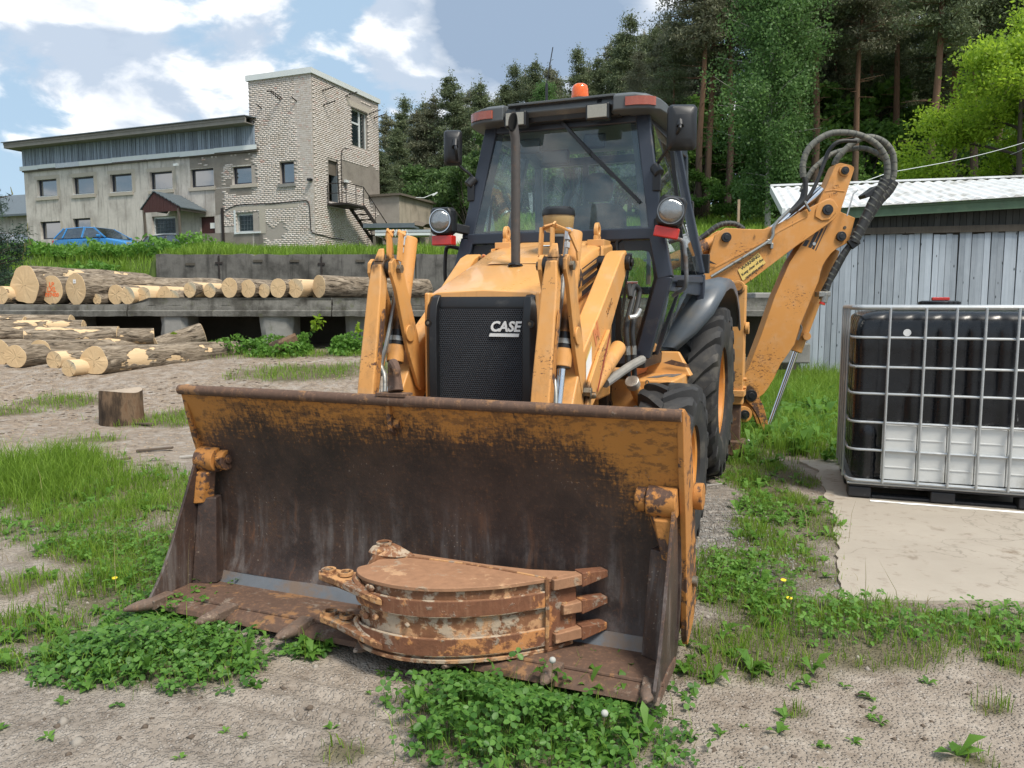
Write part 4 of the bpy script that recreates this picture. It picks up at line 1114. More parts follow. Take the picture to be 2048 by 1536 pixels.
    MB().loft([[F(tw[0] - .12, tw[1] - .18, -.08), F(tw[2] + .12, tw[1] - .18, -.08), F(tw[2] + .12, tw[1] - .02, -.08), F(tw[0] - .12, tw[1] - .02, -.08)], [F(tw[0] - .12, tw[1] - .18, .1), F(tw[2] + .12, tw[1] - .18, .1), F(tw[2] + .12, tw[1], .1), F(tw[0] - .12, tw[1], .1)]]).build('sill', M['pier'], w, smooth=0)
    window(sw, S, 'white')
    MB().loft([[S(3.1, 12.20, -.02), S(5.6, 12.20, -.02), S(5.6, 12.48, -.02), S(3.1, 12.48, -.02)], [S(3.1, 12.20, .02), S(5.6, 12.20, .02), S(5.6, 12.48, .02), S(3.1, 12.48, .02)]]).build('lintel', M['reveal'], t, smooth=0)
    MB().add([F(-5.4, 6.42, -.018), F(-1.0, 6.42, -.018), F(-1.0, 6.62, -.018), F(-5.4, 6.62, -.018)], [(0, 1, 2, 3)]).build('lintel', M['reveal'], t, recalc=False, smooth=0)
    # entrance door and its paper notice
    d0 = MB().loft([[F(-7.50, 4.2, .12), F(-6.48, 4.2, .12), F(-6.48, 6.2, .12), F(-7.5, 6.2, .12)], [F(-7.5, 4.2, .18), F(-6.48, 4.2, .18), F(-6.48, 6.2, .18), F(-7.5, 6.2, .18)]]).build('door', M['maroon'], t, smooth=0)
    MB().cbox((-6.72, .105, 5.72 - BZ), (.34, .01, .3)).build('paper_notice', M['white_print'], d0, smooth=0)
    MB().cbox((-7.33, .09, 5.25 - BZ), (.04, .06, .14)).build('handle', M['bolt'], d0, smooth=0)
    # loft door on the stair landing
    d1 = MB().loft([[S(1.3, 8.25, .10), S(2.14, 8.25, .10), S(2.14, 8.98, .10), S(1.3, 8.98, .10)], [S(1.3, 8.25, .16), S(2.14, 8.25, .16), S(2.14, 8.98, .16), S(1.3, 8.98, .16)]]).build('door_top_panel', M['plank_brown'], t, smooth=0)
    MB().loft([[S(2.02, 6.86, .0), S(2.10, 6.86, .0), S(2.10, 8.25, .0), S(2.02, 8.25, .0)], [S(1.98, 6.86, .3), S(2.02, 6.86, .3), S(2.02, 8.25, .3), S(1.98, 8.25, .3)]]).build('open_door', M['slate'], t, smooth=0)
    MB().box((-1.2, 1.0, 6.5 - BZ), (-1.15, 2.6, 9.2 - BZ)).build('doorway_dark', M['void'], t, smooth=0)
    # parapet caps
    mb = MB(); z = TOP - BZ
    mb.box((-4.02, -.10, z - .02), (.10, .02, z + .26)); mb.box((-.02, .02, z - .02), (.10, 6.45, z + .24)); mb.box((-4.02, .02, z - .02), (-3.9, 6.45, z + .2)); mb.box((-3.9, 6.33, z - .02), (-.02, 6.45, z + .2))
    mb.build('parapet_cap', M['white_trim'], t, smooth=0)
    # boarded upper wall
    n = 118; x0, x1 = -21.0, -3.55
    pm = []
    for k in range(5):
        wd = (x1 - x0) / n
        mb = MB().box((-wd / 2 + .009, -.012, 0), (wd / 2 - .009 - .006 * (k % 2), .012, 1))
        me = bpy.data.meshes.new('board'); me.from_pydata(mb.v, [], mb.f); me.materials.append(M['plank_far']); pm.append(me)
    MB().add([F(x0, 9.7, .03), F(x1, 9.7, .03), F(x1, 10.95, .03), F(x0, 10.95, .03)], [(0, 1, 2, 3)]).build('board_backing', M['void'], t, recalc=False, smooth=0)
    for k in range(n):
        x = x0 + (k + .5) * (x1 - x0) / n; o = link('board', pm[k % 5], t)
        o.location = (x, -.05 - .012 * (k % 2) + rs.uniform(-.004, .004), 9.72 - BZ); o.rotation_euler = (0, rs.uniform(-.006, .006), 0)
        o.scale = (1, 1, 1.08 + rs.uniform(-.01, .01))
    xs = [-21.15, -19.6, -18.1, -16.2, -13.6, -11.0, -8.6, -6.2, -3.4]
    for k in range(8):
        dz = .03 * sin(k * 1.9)
        MB().box((xs[k] + .005, -.16, 9.48 + dz - BZ), (xs[k + 1] - .005, -.13, 9.73 + dz * .4 - BZ)).build('flashing', M['white_trim'] if k != 2 else M['galv'], t, smooth=0)
    mb = MB().box((-21, -.125, 9.40 - BZ), (-3.4, 0, 9.5 - BZ)); mb.build('batten', M['plank_brown'], t, smooth=0)
    # roof: sheet with wavy edge on grey boards
    mb = MB()
    mb.box((-21.5, -.80, 10.72 - BZ), (-3.5, -.75, 10.96 - BZ)); mb.box((-21.5, -.83, 10.90 - BZ), (-3.5, -.801, 11.02 - BZ)); mb.box((-21.5, -.75, 10.72 - BZ), (-21.45, 6, 11.1 - BZ))
    mb.box((-21.45, -.75, 10.74 - BZ), (-3.55, 0, 10.77 - BZ))
    rf = mb.build('eave_boards', M['plank_grey'], t, smooth=0)
    nn = 18.6 / .075; rings = []; k = 0; mb = MB(); v = []; f = []
    N = int(nn) * 2
    for i in range(N + 1):
        x = -21.6 + 18.15 * i / N; dz = .022 * (1 if i % 2 else -1)
        v += [(x, -.92, 11.055 - BZ + dz), (x, 7.0, 11.7 - BZ + dz), (x, -.92, 11.025 - BZ + dz)]
    for i in range(N): f += [(3 * i, 3 * i + 3, 3 * i + 4, 3 * i + 1), (3 * i + 2, 3 * i + 5, 3 * i + 3, 3 * i)]
    mb.add(v, f).build('roof_sheet', M['slate'], t, recalc=False, smooth=0)
    # entrance canopy
    cp = MB(); yy = 0
    ax, az, lx, rx, ez = -8.78, 7.42, -9.75, -6.95, 6.52
    cy = -1.9
    body = MB()
    for (px, pz) in (((lx, ez), (ax, az)), ((ax, az), (rx - .0, ez))): pass
    slope_r = MB()
    def slab(p, q, y0, y1, th=.05):
        (xa, za), (xb, zb) = p, q; m = MB(); K = 14
        rings = []
        for i in range(K + 1):
            t_ = i / K; x = xa + (xb - xa) * t_; zq = za + (zb - za) * t_ + (.035 if i % 2 else 0) * (0 < i < K)
            rings.append([(x, y0, zq - BZ), (x, y1, zq - BZ), (x, y1, zq - th - BZ), (x, y0, zq - th - BZ)])
        return m.loft(rings)
    can = slab((ax, az), (rx, ez), cy, -.05).build('canopy', M['slate'], t, smooth=0)
    slab((lx, ez), (ax, az), cy, -.05).build('canopy_slope', M['slate'], can, smooth=0)
    gx = np.linspace(lx + .12, rx - .12, 22)
    gm = MB()
    for i in range(21):
        xm = (gx[i] + gx[i + 1]) / 2; top = az - abs(xm - ax) * ((az - ez) / (ax - lx if xm < ax else rx - ax)) - .06
        gm.box((gx[i] + .006, cy + .05 - .006 * (i % 2), 6.32 - BZ), (gx[i + 1] - .006, cy + .08, max(6.36, top) - BZ))
    g = gm.build('gable_boards', M['maroon'], can, smooth=0); g['kind'] = 'stuff'
    for px in (lx + .25, rx - .15): MB().beam((px, cy + .08, 4.0 - BZ), (px - .08, cy + .08, 6.45 - BZ), .10, .10).build('post', M['plank_brown'], can, smooth=0)
    MB().beam((rx - .12, cy + .1, 6.4 - BZ), (rx - .12, -.05, 6.4 - BZ), .1, .12).build('side_beam', M['plank_brown'], can, smooth=0)
    MB().box((-5.95, -.1, 4.3 - BZ), (-5.82, -.02, 6.6 - BZ)).build('drain_pipe', M['rusty_iron'], t)
    # brackets, lamp, cable, camera
    for x, z, s in ((-3.15, 11.6, .5), (-2.0, 11.95, .95), (-.95, 11.75, .55)):
        m_ = MB().tube([F(x - .15 * s, z + .25 * s, -.5 * s), F(x + .12 * s, z - .1 * s, 0)], .03, 6)
        if s > .9: m_.tube([F(x - .3, z + .25, -.55), F(x - .05, z + .25, -.5), F(x + .22, z - .02, 0)], .03, 6)
        m_.build('wall_bracket', M['rusty_iron'], t)
    for y, z in ((1.1, 12.5), (1.15, 11.8), (5.55, 12.35), (3.2, 12.75), (6.0, 12.2)):
        MB().tube([S(y - .2, z - .15, 0), S(y + .15, z + .1, -.55)], .03, 6).build('wall_bracket', M['rusty_iron'], t)
    MB().tube(spline([S(2.45, 6.9, -.03), S(2.45, 9.0, -.03), S(2.5, 9.6, -.05), S(2.55, 9.75, -.25), S(2.8, 9.72, -.5)], 5), .028, 6).build('lamp_bracket', M['rusty_iron'], t)
    MB().tube([S(2.05, 9.1, -.04), S(2.2, 6.6, -.05)], .025, 6).build('cable_conduit', M['rusty_iron'], t)
    MB().cbox((.12, 2.75, 8.05 - BZ), (.12, .3, .18)).build('lamp_box', M['white_trim'], t)
    MB().tube(spline([F(-5.7, 6.5, -.03), F(-4.8, 6.72, -.03), F(-3.4, 6.72, -.03), F(-2.6, 6.68, -.03), F(-.9, 6.75, -.03), F(-.35, 6.65, -.03), F(-.25, 5.9, -.03), F(-.2, 5.2, -.03), F(.03, 5.05, -.03)], 6) + [S(1.5, 4.95, -.03), S(2.5, 4.95, -.03)], .024, 6).build('wall_cable', M['rusty_iron'], t)
    MB().cbox(F(-.15, 7.75, -.12), (.2, .22, .12)).build('flood_lamp', M['black'], t)
    c = MB().tube([F(-8.98, 9.1, 0), F(-8.85, 9.05, -.3)], .03, 6); c.cbox(F(-8.72, 9.02, -.3), (.3, .12, .12)); c.build('security_camera', M['white_trim'], t)
    # iron landing and stair
    st = MB().box((.05, 1.05, 6.60 - BZ), (1.25, 2.75, 6.70 - BZ)).build('stair_landing', M['rusty_iron'], t, smooth=0)
    rl = MB(); zl = 6.7 - BZ
    P = [(1.2, 1.08), (1.2, 2.0), (1.2, 2.72)]
    for (x, y) in P + [(.1, 1.08)]: rl.tube([(x, y, zl), (x, y, zl + 1.0)], .025, 6)
    rl.tube([(.1, 1.08, zl + 1)] + [(x, y, zl + 1) for x, y in P], .025, 6); rl.tube([(.1, 1.08, zl + .5)] + [(x, y, zl + .5) for x, y in P], .02, 6)
    e0 = (1.2, 2.72, zl); e1 = (1.3, 6.4, zl - 2.75)
    rl.tube([(1.2, 2.72, zl + 1), (1.3, 6.4, zl - 1.75)], .025, 6)
    for q in (.3, .6, .9):
        y = 2.72 + 3.68 * q; z = zl - 2.75 * q; rl.tube([(1.25, y, z), (1.25, y, z + 1.0)], .02, 6)
    rl.build('handrail', M['rusty_iron'], st)
    sg = MB().beam((1.22, 2.7, zl - .03), (1.3, 6.5, zl - 2.83), .05, .22, (0, 0, 1)).beam((.35, 2.7, zl - .03), (.4, 6.5, zl - 2.83), .05, .22, (0, 0, 1)); sg.build('stringer', M['rusty_iron'], st, smooth=0)
    for k in range(11):
        q = (k + .5) / 11; y = 2.72 + 3.68 * q; z = zl - 2.75 * q
        MB().box((.38, y - .13, z - .02), (1.24, y + .13, z + .02)).build('tread', M['rusty_iron'], st, smooth=0)
    MB().tube([S(4.2, 4.2, -1.0), S(4.9, 5.9, -.2)], .05, 6).build('leaning_pipe', M['rusty_iron'], t)
    return t
building()


def annex():
    a = radians(-8)
    t = empty('brick_annex', (-6.35, 44.2, BZ), radians(-21.7), 'low flat roofed annex with pale render and small door right of the tower', 'building')
    # front face runs left from the corner, right face runs back
    T = 7.55 - BZ
    mb = MB(); holed_wall(mb, -4.4, 0, -1, T, [], lambda x, z, d: (x, d, z), .2); mb.build('front_wall', M['mortar'], t, recalc=False, smooth=0)
    rs = random.Random(9); v = []; f = []; u = [(-.5, 0, -.5), (.5, 0, -.5), (.5, 0, .5), (-.5, 0, .5), (-.5, .03, -.5), (.5, .03, -.5), (.5, .03, .5), (-.5, .03, .5)]
    z = -.4; r = 0
    while z < T - .3:
        x = -.02 - (r % 2) * .13
        while x > -4.3:
            if mnoise.noise(Vector((x * .9, z * .9, 4))) > -.05 + .25 * (x > -1.6):
                b = len(v); v += [(x - .131 + p * .249, q - .012 + rs.uniform(-.003, .003), z + .05 + w * .085) for p, q, w in u]
                f += [tuple(k + b for k in q) for q in ((0, 1, 2, 3), (0, 4, 5, 1), (1, 5, 6, 2), (2, 6, 7, 3), (3, 7, 4, 0))]
            x -= .262
        z += .0985; r += 1
    o = link('brickwork', mesh_np('brickwork', v, f, M['brick']), t); o['kind'] = 'stuff'
    mb = MB(); holed_wall(mb, 0, 4.1, -1, T, [(1.55, -.2, 2.65, 1.55)], lambda y, z, d: (-d, y, z), .25); mb.build('rendered_wall', M['annex_render'], t, recalc=False, smooth=0)
    MB().box((-.22, 1.55, -.5), (-.18, 2.65, 1.55)).build('door', M['black'], t, smooth=0)
    MB().box((-4.5, -.18, T), (.2, 4.2, T + .12)).build('roof', M['plank_brown'], t, smooth=0)
    c = MB(); K = 8
    c.loft([[(0, 1.35 + 1.5 * k / K, 1.95 + .25 * sin(pi * k / K)), (.75, 1.35 + 1.5 * k / K, 1.80 + .22 * sin(pi * k / K)), (.75, 1.35 + 1.5 * k / K, 1.77 + .22 * sin(pi * k / K)), (0, 1.35 + 1.5 * k / K, 1.92 + .25 * sin(pi * k / K))] for k in range(K + 1)])
    c.build('door_hood', M['plank_brown'], t, smooth=0)
    MB().cbox((-.1, 2.1, 1.72), (.24, 1.12, .30)).build('lintel', M['plank_grey'], t, smooth=0)
    m_ = MB().tube([(0, 1.3, T + .05), (.5, 2.0, T + .1), (.7, 2.9, T + .45)], .02, 6); m_.beam((.7, 2.7, T + .3), (.75, 3.2, T + .55), .08, .06); m_.build('lamp_arm', M['white_trim'], t)
    m_ = MB().tube([(.02, 2.9, 1.2), (.7, 3.1, 1.35)], .02, 6); m_.beam((.7, 3.1, 1.33), (1.1, 3.3, 1.2), .16, .08); m_.build('street_lamp_arm', M['white_trim'], t)
annex()


def far_house():
    t = empty('far_house', (-41, 62, 4.6), radians(-20), 'distant low house with grey tiled roof at the far left edge', 'house')
    MB().box((-9, 0, -1), (9, 7, 3.9)).build('wall', M['render'], t, smooth=0)
    MB().loft([[(x, -.6, 3.8), (x, 3.5, 6.0), (x, 7.6, 3.8), (x, 7.6, 3.65), (x, 3.5, 5.8), (x, -.6, 3.65)] for x in (-9.6, 9.6)]).build('roof', M['slate'], t, smooth=0)
    for k in range(24):
        MB().box((-9.6 + k * .8, -.62, 3.83), (-9.56 + k * .8, 3.5, 3.86)).xf
far_house()


# ---------------------------------------------------------------- shed
def shed():
    ang = radians(-14.5)
    t = empty('wooden_shed', (5.66, 15.1, .08), ang, 'weathered blue grey board shed with white ribbed roof and green fascia', 'shed')
    rs = random.Random(4)
    W = 8.5; wd = .107; n = int(W / wd); zt = 2.70
    MB().box((0, .03, 0), (W, .10, 3.05)).box((0, .1, 0), (.08, 3.6, 3.0)).build('wall_backing', M['void'], t, smooth=0)
    pm = []
    for k in range(6):
        d = .011 + .003 * (k % 3)
        mb = MB().loft([[(-wd / 2 + .004 + .002 * (k % 2), -d, 0), (wd / 2 - .004, -d - .002 * (k % 2), 0), (wd / 2 - .004, .02, 0), (-wd / 2 + .004, .02, 0)],
                        [(-wd / 2 + .003, -d, zt), (wd / 2 - .004 - .004 * (k % 4 == 1), -d, zt), (wd / 2 - .004, .02, zt), (-wd / 2 + .004, .02, zt)]])
        me = bpy.data.meshes.new('plank'); me.from_pydata(mb.v, [], mb.f); me.materials.append(M['plank_blue']); pm.append(me)
    for k in range(n):
        o = link('plank', pm[rs.randrange(6)], t); o.location = ((k + .5) * wd, -.012 + rs.uniform(-.004, .004), rs.uniform(-.06, .03) + .0); o.rotation_euler = (0, rs.uniform(-.004, .004), 0)
    for k in range(32):                                   # side wall planks
        o = link('plank', pm[rs.randrange(6)], t); o.location = (-.012, (k + .5) * wd, 0); o.rotation_euler = (0, 0, -pi / 2); o.scale = (1, 1, 1.05 + .01 * k)
    # dark gable boards, beam, fascia
    dm = []
    mb = MB().box((-wd / 2 + .004, -.012, 0), (wd / 2 - .004, .02, .30)); me = bpy.data.meshes.new('gable_board'); me.from_pydata(mb.v, [], mb.f); me.materials.append(M['plank_dark'])
    for k in range(n):
        o = link('gable_board', me, t); o.location = ((k + .5) * wd, -.006 + rs.uniform(-.003, .003), zt + .10)
    MB().beam((-.05, -.05, zt + .04), (W, -.05, zt + .04), .06, .12).build('beam', M['plank_brown'], t, smooth=0)
    MB().beam((-.30, -.22, 3.03), (W, -.22, 3.33), .035, .19).build('fascia', M['greenpaint'], t, smooth=0)
    MB().beam((-.30, -.245, 3.105), (W, -.245, 3.405), .03, .04).build('fascia_strip', M['greenpaint'], t, smooth=0)
    # ribbed roof sheet from the eave up to the back
    prof = [0, 0, .032, .032]; step = .0525; N = int((W + .4) / step); v = []; f = []
    for i in range(N + 1):
        x = -.42 + i * step; dz = prof[i % 4] if True else 0
        ex = x
        e_ = .035 * ex; v += [(ex, -.32, 3.145 + dz + e_), (ex, 3.3, 4.08 + dz), (ex, -.32, 3.135 + e_)]
    for i in range(N): f += [(3 * i, 3 * i + 3, 3 * i + 4, 3 * i + 1), (3 * i + 2, 3 * i + 5, 3 * i + 3, 3 * i)]
    o = MB().add(v, f).build('roof_sheet', M['roof_white'], t, recalc=False, smooth=0)
    mb = MB().loft([[(-.46, -.33, 3.03), (-.40, -.33, 3.03), (-.40, -.33, 3.18), (-.46, -.33, 3.18)], [(-.46, 3.32, 3.97), (-.40, 3.32, 3.97), (-.40, 3.32, 4.13), (-.46, 3.32, 4.13)]])
    mb.build('verge_trim', M['white_trim'], t, smooth=0)
    mb = MB().loft([[(-.30, -.2, 2.90), (-.10, -.2, 2.90), (-.10, -.2, 3.08), (-.30, -.2, 3.08)], [(-.30, 3.2, 3.80), (-.10, 3.2, 3.80), (-.1, 3.2, 4.0), (-.3, 3.2, 4.0)]]); mb.build('verge_board', M['plank_grey'], t, smooth=0)
    MB().beam((-.46, 3.3, 4.12), (W, 3.3, 4.12), .25, .04).build('ridge_cap', M['roof_white'], t, smooth=0)
shed()
# ---------------------------------------------------------------- trees
def leaf_quads(P, size, rg, aspect=0.55, up=0.0):
    """one random quad per point; returns verts, faces"""
    n = len(P); d = rg.normal(size=(n, 3)); d[:, 2] += up; d /= np.linalg.norm(d, axis=1, keepdims=True)
    e = rg.normal(size=(n, 3)); e -= d * (d * e).sum(1, keepdims=True); e /= np.linalg.norm(e, axis=1, keepdims=True)
    s = (size * rg.uniform(0.6, 1.3, n))[:, None]
    a = P - d * s * .5; b = P + e * s * aspect * .5; c = P + d * s * .5; q = P - e * s * aspect * .5
    v = np.stack([a, b, c, q], 1).reshape(-1, 3); f = np.arange(4 * n).reshape(n, 4)
    return v, f


def limbs(mb, p0, p1, r0, r1, seg=6, bend=0.1, rs=None, n=5):
    p0, p1 = Vector(p0), Vector(p1); L = (p1 - p0).length; pts = []
    off = Vector((rs.uniform(-1, 1), rs.uniform(-1, 1), rs.uniform(-.3, .6))) * L * bend
    for i in range(n + 1):
        t = i / n; pts.append(p0.lerp(p1, t) + off * sin(pi * t))
    mb.tube(pts, r0, seg, rr=[r0 + (r1 - r0) * i / n for i in range(n + 1)]); return pts


def pine_meshes(H, seed, cb=.45, spread=2.3, matn='needle', dens_=1.0, dead=14, lean=.25):
    rs = random.Random(seed); rg = np.random.default_rng(seed)
    mb = MB(); lx, ly = rs.uniform(-lean, lean), rs.uniform(-lean, lean)
    ax = lambda z: Vector((lx * sin(z / H * 2.2) + .1 * sin(z * .5 + seed), ly * sin(z / H * 1.9) + .08 * sin(z * .43 + 2 * seed), z))
    N = 14; R0 = .012 * H
    mb.tube([ax(H * i / N) for i in range(N + 1)], R0, 9, rr=[max(.02, R0 * (1 - .92 * (i / N) ** .9)) for i in range(N + 1)])
    P = []
    for k in range(dead):
        z = H * rs.uniform(.12, cb + .1); a = rs.uniform(0, 2 * pi); L = rs.uniform(.4, 1.7)
        limbs(mb, ax(z), ax(z) + Vector((cos(a) * L, sin(a) * L, rs.uniform(-.25, .3))), .028, .008, 4, .12, rs, 3)
    z = cb * H
    while z < H * .985:
        t = (z - cb * H) / (H - cb * H)
        L0 = spread * (min(1, .45 + 2.2 * t) if t < .3 else 1.0) * max(.08, (1 - t) ** .75) * 1.1 + .15
        for k in range(rs.choice((2, 3, 4))):
            a = rs.uniform(0, 2 * pi); L = L0 * rs.uniform(.45, 1.2); rise = L * rs.uniform(-.15, .45) * (1 if t > .25 else .3)
            tip = ax(z) + Vector((cos(a) * L, sin(a) * L, rise))
            pts = limbs(mb, ax(z), tip, .022 + .014 * L, .01, 4, .10, rs, 4)
            for c in range(int(3 + 5.5 * L)):
                q = rs.uniform(.35, 1.05); base = Vector(ax(z)).lerp(tip, q)
                r = rs.uniform(.16, .36) * (.8 + .2 * L)
                side = Vector((rs.gauss(0, .22 * L), rs.gauss(0, .22 * L), rs.uniform(-.05, .16)))
                m = int(34 * dens_)
                g = rg.normal(size=(m, 3)) * np.array([r, r, r * .42]); P.append(np.array(base + side) + g)
        z += rs.uniform(.22, .5) * H / 17
    P.append(np.array(ax(H * .99)) + rg.normal(size=(60, 3)) * np.array([.12, .12, .4]))
    P = np.concatenate(P); v, f = leaf_quads(P, .21, rg, .30)
    me = bpy.data.meshes.new('trunk'); me.from_pydata(mb.v, [], mb.f); me.materials.append(M['pinetrunk']); me.polygons.foreach_set('use_smooth', np.ones(len(mb.f), dtype=bool))
    return me, mesh_np('crown', v, f, M[matn])


def bush_meshes(H, Wd, seed, matn, leaf=.16, n=9000, lobes=16, trunk='oaktrunk', zlo=.05, stem=.035):
    rs = random.Random(seed); rg = np.random.default_rng(seed); mb = MB(); P = []
    for k in range(lobes):
        a = rs.uniform(0, 2 * pi); q = sqrt(rs.random()); z = H * rs.uniform(zlo + .12, .92); wf = sin(pi * min(1, .18 + .82 * z / H)) ** .6
        c = Vector((cos(a) * q * Wd * wf, sin(a) * q * Wd * wf, z)); r = rs.uniform(.16, .34) * min(H, 2 * Wd) * .55
        limbs(mb, (rs.uniform(-.1, .1), rs.uniform(-.1, .1), H * rs.uniform(0, .15)), c, stem * H / 3, .012, 5, .08, rs, 4)
        m = int(n / lobes * rs.uniform(.6, 1.4)); g = rg.normal(size=(m, 3)); l = np.linalg.norm(g, axis=1, keepdims=True)
        g = g / l * (rg.random((m, 1)) ** .5) * r * np.array([1, 1, .72]) * rg.uniform(.85, 1.25, (m, 1)); P.append(np.array(c) + g)
    P = np.concatenate(P); P = P[P[:, 2] > .05]
    v, f = leaf_quads(P, leaf, rg, .62, .15)
    me = bpy.data.meshes.new('branches'); me.from_pydata(mb.v, [], mb.f); me.materials.append(M[trunk]); me.polygons.foreach_set('use_smooth', np.ones(len(mb.f), dtype=bool))
    return me, mesh_np('crown', v, f, M[matn])


def plant_tree(name, meshes, x, y, z, s, rz, label, cat, group=None, tn='trunk', sx=None):
    o = empty(name, (x, y, z), rz, label, cat, group); o.scale = (sx or s, sx or s, s)
    link(tn, meshes[0], o); link('crown', meshes[1], o); return o


def trees():
    rs = random.Random(21); uh = lambda x, y: float(upper_h(x, y))
    sil = [pine_meshes(14, 30 + k, cb=(.12, .30, .2, .08, .36)[k], spread=(1.9, 1.8, 2.1, 2.0, 1.6)[k], matn=('needle', 'needle_brown', 'needle', 'needle', 'needle_brown')[k], dead=5) for k in range(5)]
    tall = [pine_meshes(20, 50 + k, cb=(.50, .42, .56, .46, .38)[k], spread=(2.6, 2.4, 2.7, 2.3, 2.8)[k], matn=('needle_brown', 'needle', 'needle_brown', 'needle', 'needle')[k], dead=26) for k in range(5)]
    SILH = [(-9.75, 58, 8.8), (-11.31, 72, 13.7), (-9.6, 66, 11.5), (-9.9, 74, 15.0), (-8.45, 70, 13.6), (-8.34, 76, 15.0), (-6.55, 70, 14.9), (-5.34, 68, 16.0), (-4.76, 74, 15.5), (-3.45, 70, 15.0), (-2.53, 66, 14.2), (-1.59, 72, 13.2), (-0.51, 66, 11.9), (0.26, 68, 13.6), (1.25, 74, 13.6), (1.89, 66, 13.1), (3.09, 70, 13.4), (4.11, 72, 12.6), (5.24, 64, 13.6), (6.73, 70, 13.5), (7.2, 66, 13.4), (8.68, 70, 15.5), (8.77, 64, 14.7), (9.04, 60, 14.9), (11.22, 68, 15.9), (11.11, 62, 14.7), (12.9, 66, 16.5), (12.51, 60, 14.4), (13.61, 62, 14.6), (13.48, 58, 13.4), (14.84, 60, 15.6), (17.19, 66, 16.7)]
    for k, (x, y, h) in enumerate(SILH):
        first = k == 0
        plant_tree('pine_tree', sil[k % 5], x, y, uh(x, y) - .1, h / 14, rs.uniform(0, 6.3),
                   'short dark pine at the tower end of the tree line, beside the brick annex' if first else 'dark pine of the forest edge standing against the sky behind the yard',
                   'pine tree', None if first else 'pines along the sky line', sx=max(.9, h / 14 * 1.05))
    TR = [(10.75, 45, 19.2), (11.69, 47, 20.7), (12.66, 46, 19.8), (16.8, 44, 21.0), (22.4, 56, 21.1), (18.65, 43, 18.3), (23.57, 52, 18.1), (24.06, 50, 22.2), (19.03, 36, 19.3), (26.88, 50, 19.2), (25.57, 46, 23.0), (24.57, 42, 20.4), (29.64, 48, 22.2), (28.74, 44, 20.4), (27.3, 40, 21.2), (9.29, 50, 11.0), (9.6, 47, 11.5), (8.31, 52, 10.5), (17.89, 50, 20.6), (16.16, 54, 21.7)]
    for k, (x, y, h) in enumerate(TR):
        lab, grp = 'tall bare trunked pine at the front of the forest behind the yard', 'front pines of the forest'
        own = {10.75: 'left trunk of the close pine pair right of the cab mirror', 11.69: 'right trunk of the close pine pair right of the cab mirror', 12.66: 'pine standing behind the left edge of the birch', 16.8: 'pine with bare trunk just right of the birch, above the hose loops', 18.65: 'pine with bare trunk between the hose loops and the thick near pine'}
        if x in own: lab, grp = own[x], None
        if (x, y) == (19.03, 36): lab, grp = 'nearest tall pine with thick reddish trunk rising behind the shed roof', None
        plant_tree('pine_tree', tall[k % 5], x, y, uh(x, y) - .1, h / 20, rs.uniform(0, 6.3), lab, 'pine tree', grp)
    for row, d in enumerate((57, 64, 72)):
        q = .33
        while q < .95:
            x = q * d + rs.uniform(-.5, .5); y = d + rs.uniform(-2.5, 2.5)
            plant_tree('pine_tree', (tall if rs.random() < .6 else sil)[rs.randrange(5)], x, y, uh(x, y) - .1, rs.uniform(.9, 1.15) * (.82 if q < .36 else 1), rs.uniform(0, 6.3), 'pine deep in the forest behind the front trunks', 'pine tree', 'pines deep in the forest')
            q += rs.uniform(.026, .042)
    # birch left of the shed roof
    rgb = np.random.default_rng(8); mb = MB(); P = []
    H = 16.0; rs2 = random.Random(5)
    mb.tube([(0.12 * sin(z * .4), .1 * sin(z * .3), z) for z in np.linspace(0, H, 14)], .14, 9, rr=list(np.linspace(.15, .02, 14)))
    for k in range(120):
        z = rs2.uniform(1.8, H * .97); t = z / H; L = (3.3 * (1 - t) ** .55 * (.55 + .9 * min(1, t * 3.5)) * .72 + .3) * rs2.uniform(.5, 1.1) * (.6 if z < 4 else 1); a = rs2.uniform(0, 6.28)
        tip = Vector((cos(a) * L, sin(a) * L, z + .5 * L * rs2.uniform(.1, .8)))
        limbs(mb, (0.12 * sin(z * .4), .1 * sin(z * .3), z), tip, .02 + .01 * L, .006, 4, .1, rs2, 4)
        for c in range(10):
            b = Vector((0, 0, z)).lerp(tip, rs2.uniform(.3, 1.1)); m = 44
            g = rgb.normal(size=(m, 3)) * np.array([.30, .30, .26]); g[:, 2] -= abs(rgb.normal(size=m)) * .55; P.append(np.array(b) + g)
    v, f = leaf_quads(np.concatenate(P), .145, rgb, .7)
    me = bpy.data.meshes.new('trunk'); me.from_pydata(mb.v, [], mb.f); me.materials.append(M['birchtrunk'])
    bm_ = (me, mesh_np('crown', v, f, M['birchleaf']))
    plant_tree('birch_tree', bm_, 12.9, 39.5, uh(12.9, 39.5), 1.05, 1.0, 'light green birch with drooping leaves and pale trunk in front of the pines', 'birch tree', sx=1.0)
    plant_tree('birch_tree', bm_, 2.4, 57, uh(2.4, 57), .60, 3.0, 'small pale leaved birch behind the cab among the dark pines', 'birch tree', sx=.62)
    # undergrowth bushes at the foot of the forest
    bs = [bush_meshes(4.2, 1.9, 70 + k, 'underleaf', .19, 7000, 15) for k in range(4)]
    bl = [bush_meshes(5.0, 2.0, 90 + k, 'bushleaf', .17, 9500, 18) for k in range(2)]
    k = 0
    for d, s0, s1 in ((44.0, .5, .9), (48.5, .9, 1.5), (53.5, 1.3, 2.2)):
        x = .235 * d
        while x < .80 * d:
            y = d + rs.uniform(-1.2, 1.2); s = rs.uniform(s0, s1)
            plant_tree('bush', bs[k % 4], x, y, uh(x, y) - .1, s, rs.uniform(0, 6), 'dark green leafy bush under the forest pines', 'bush', 'bushes under the forest pines', 'branches', s * 1.2); k += 1
            x += rs.uniform(1.5, 2.5)
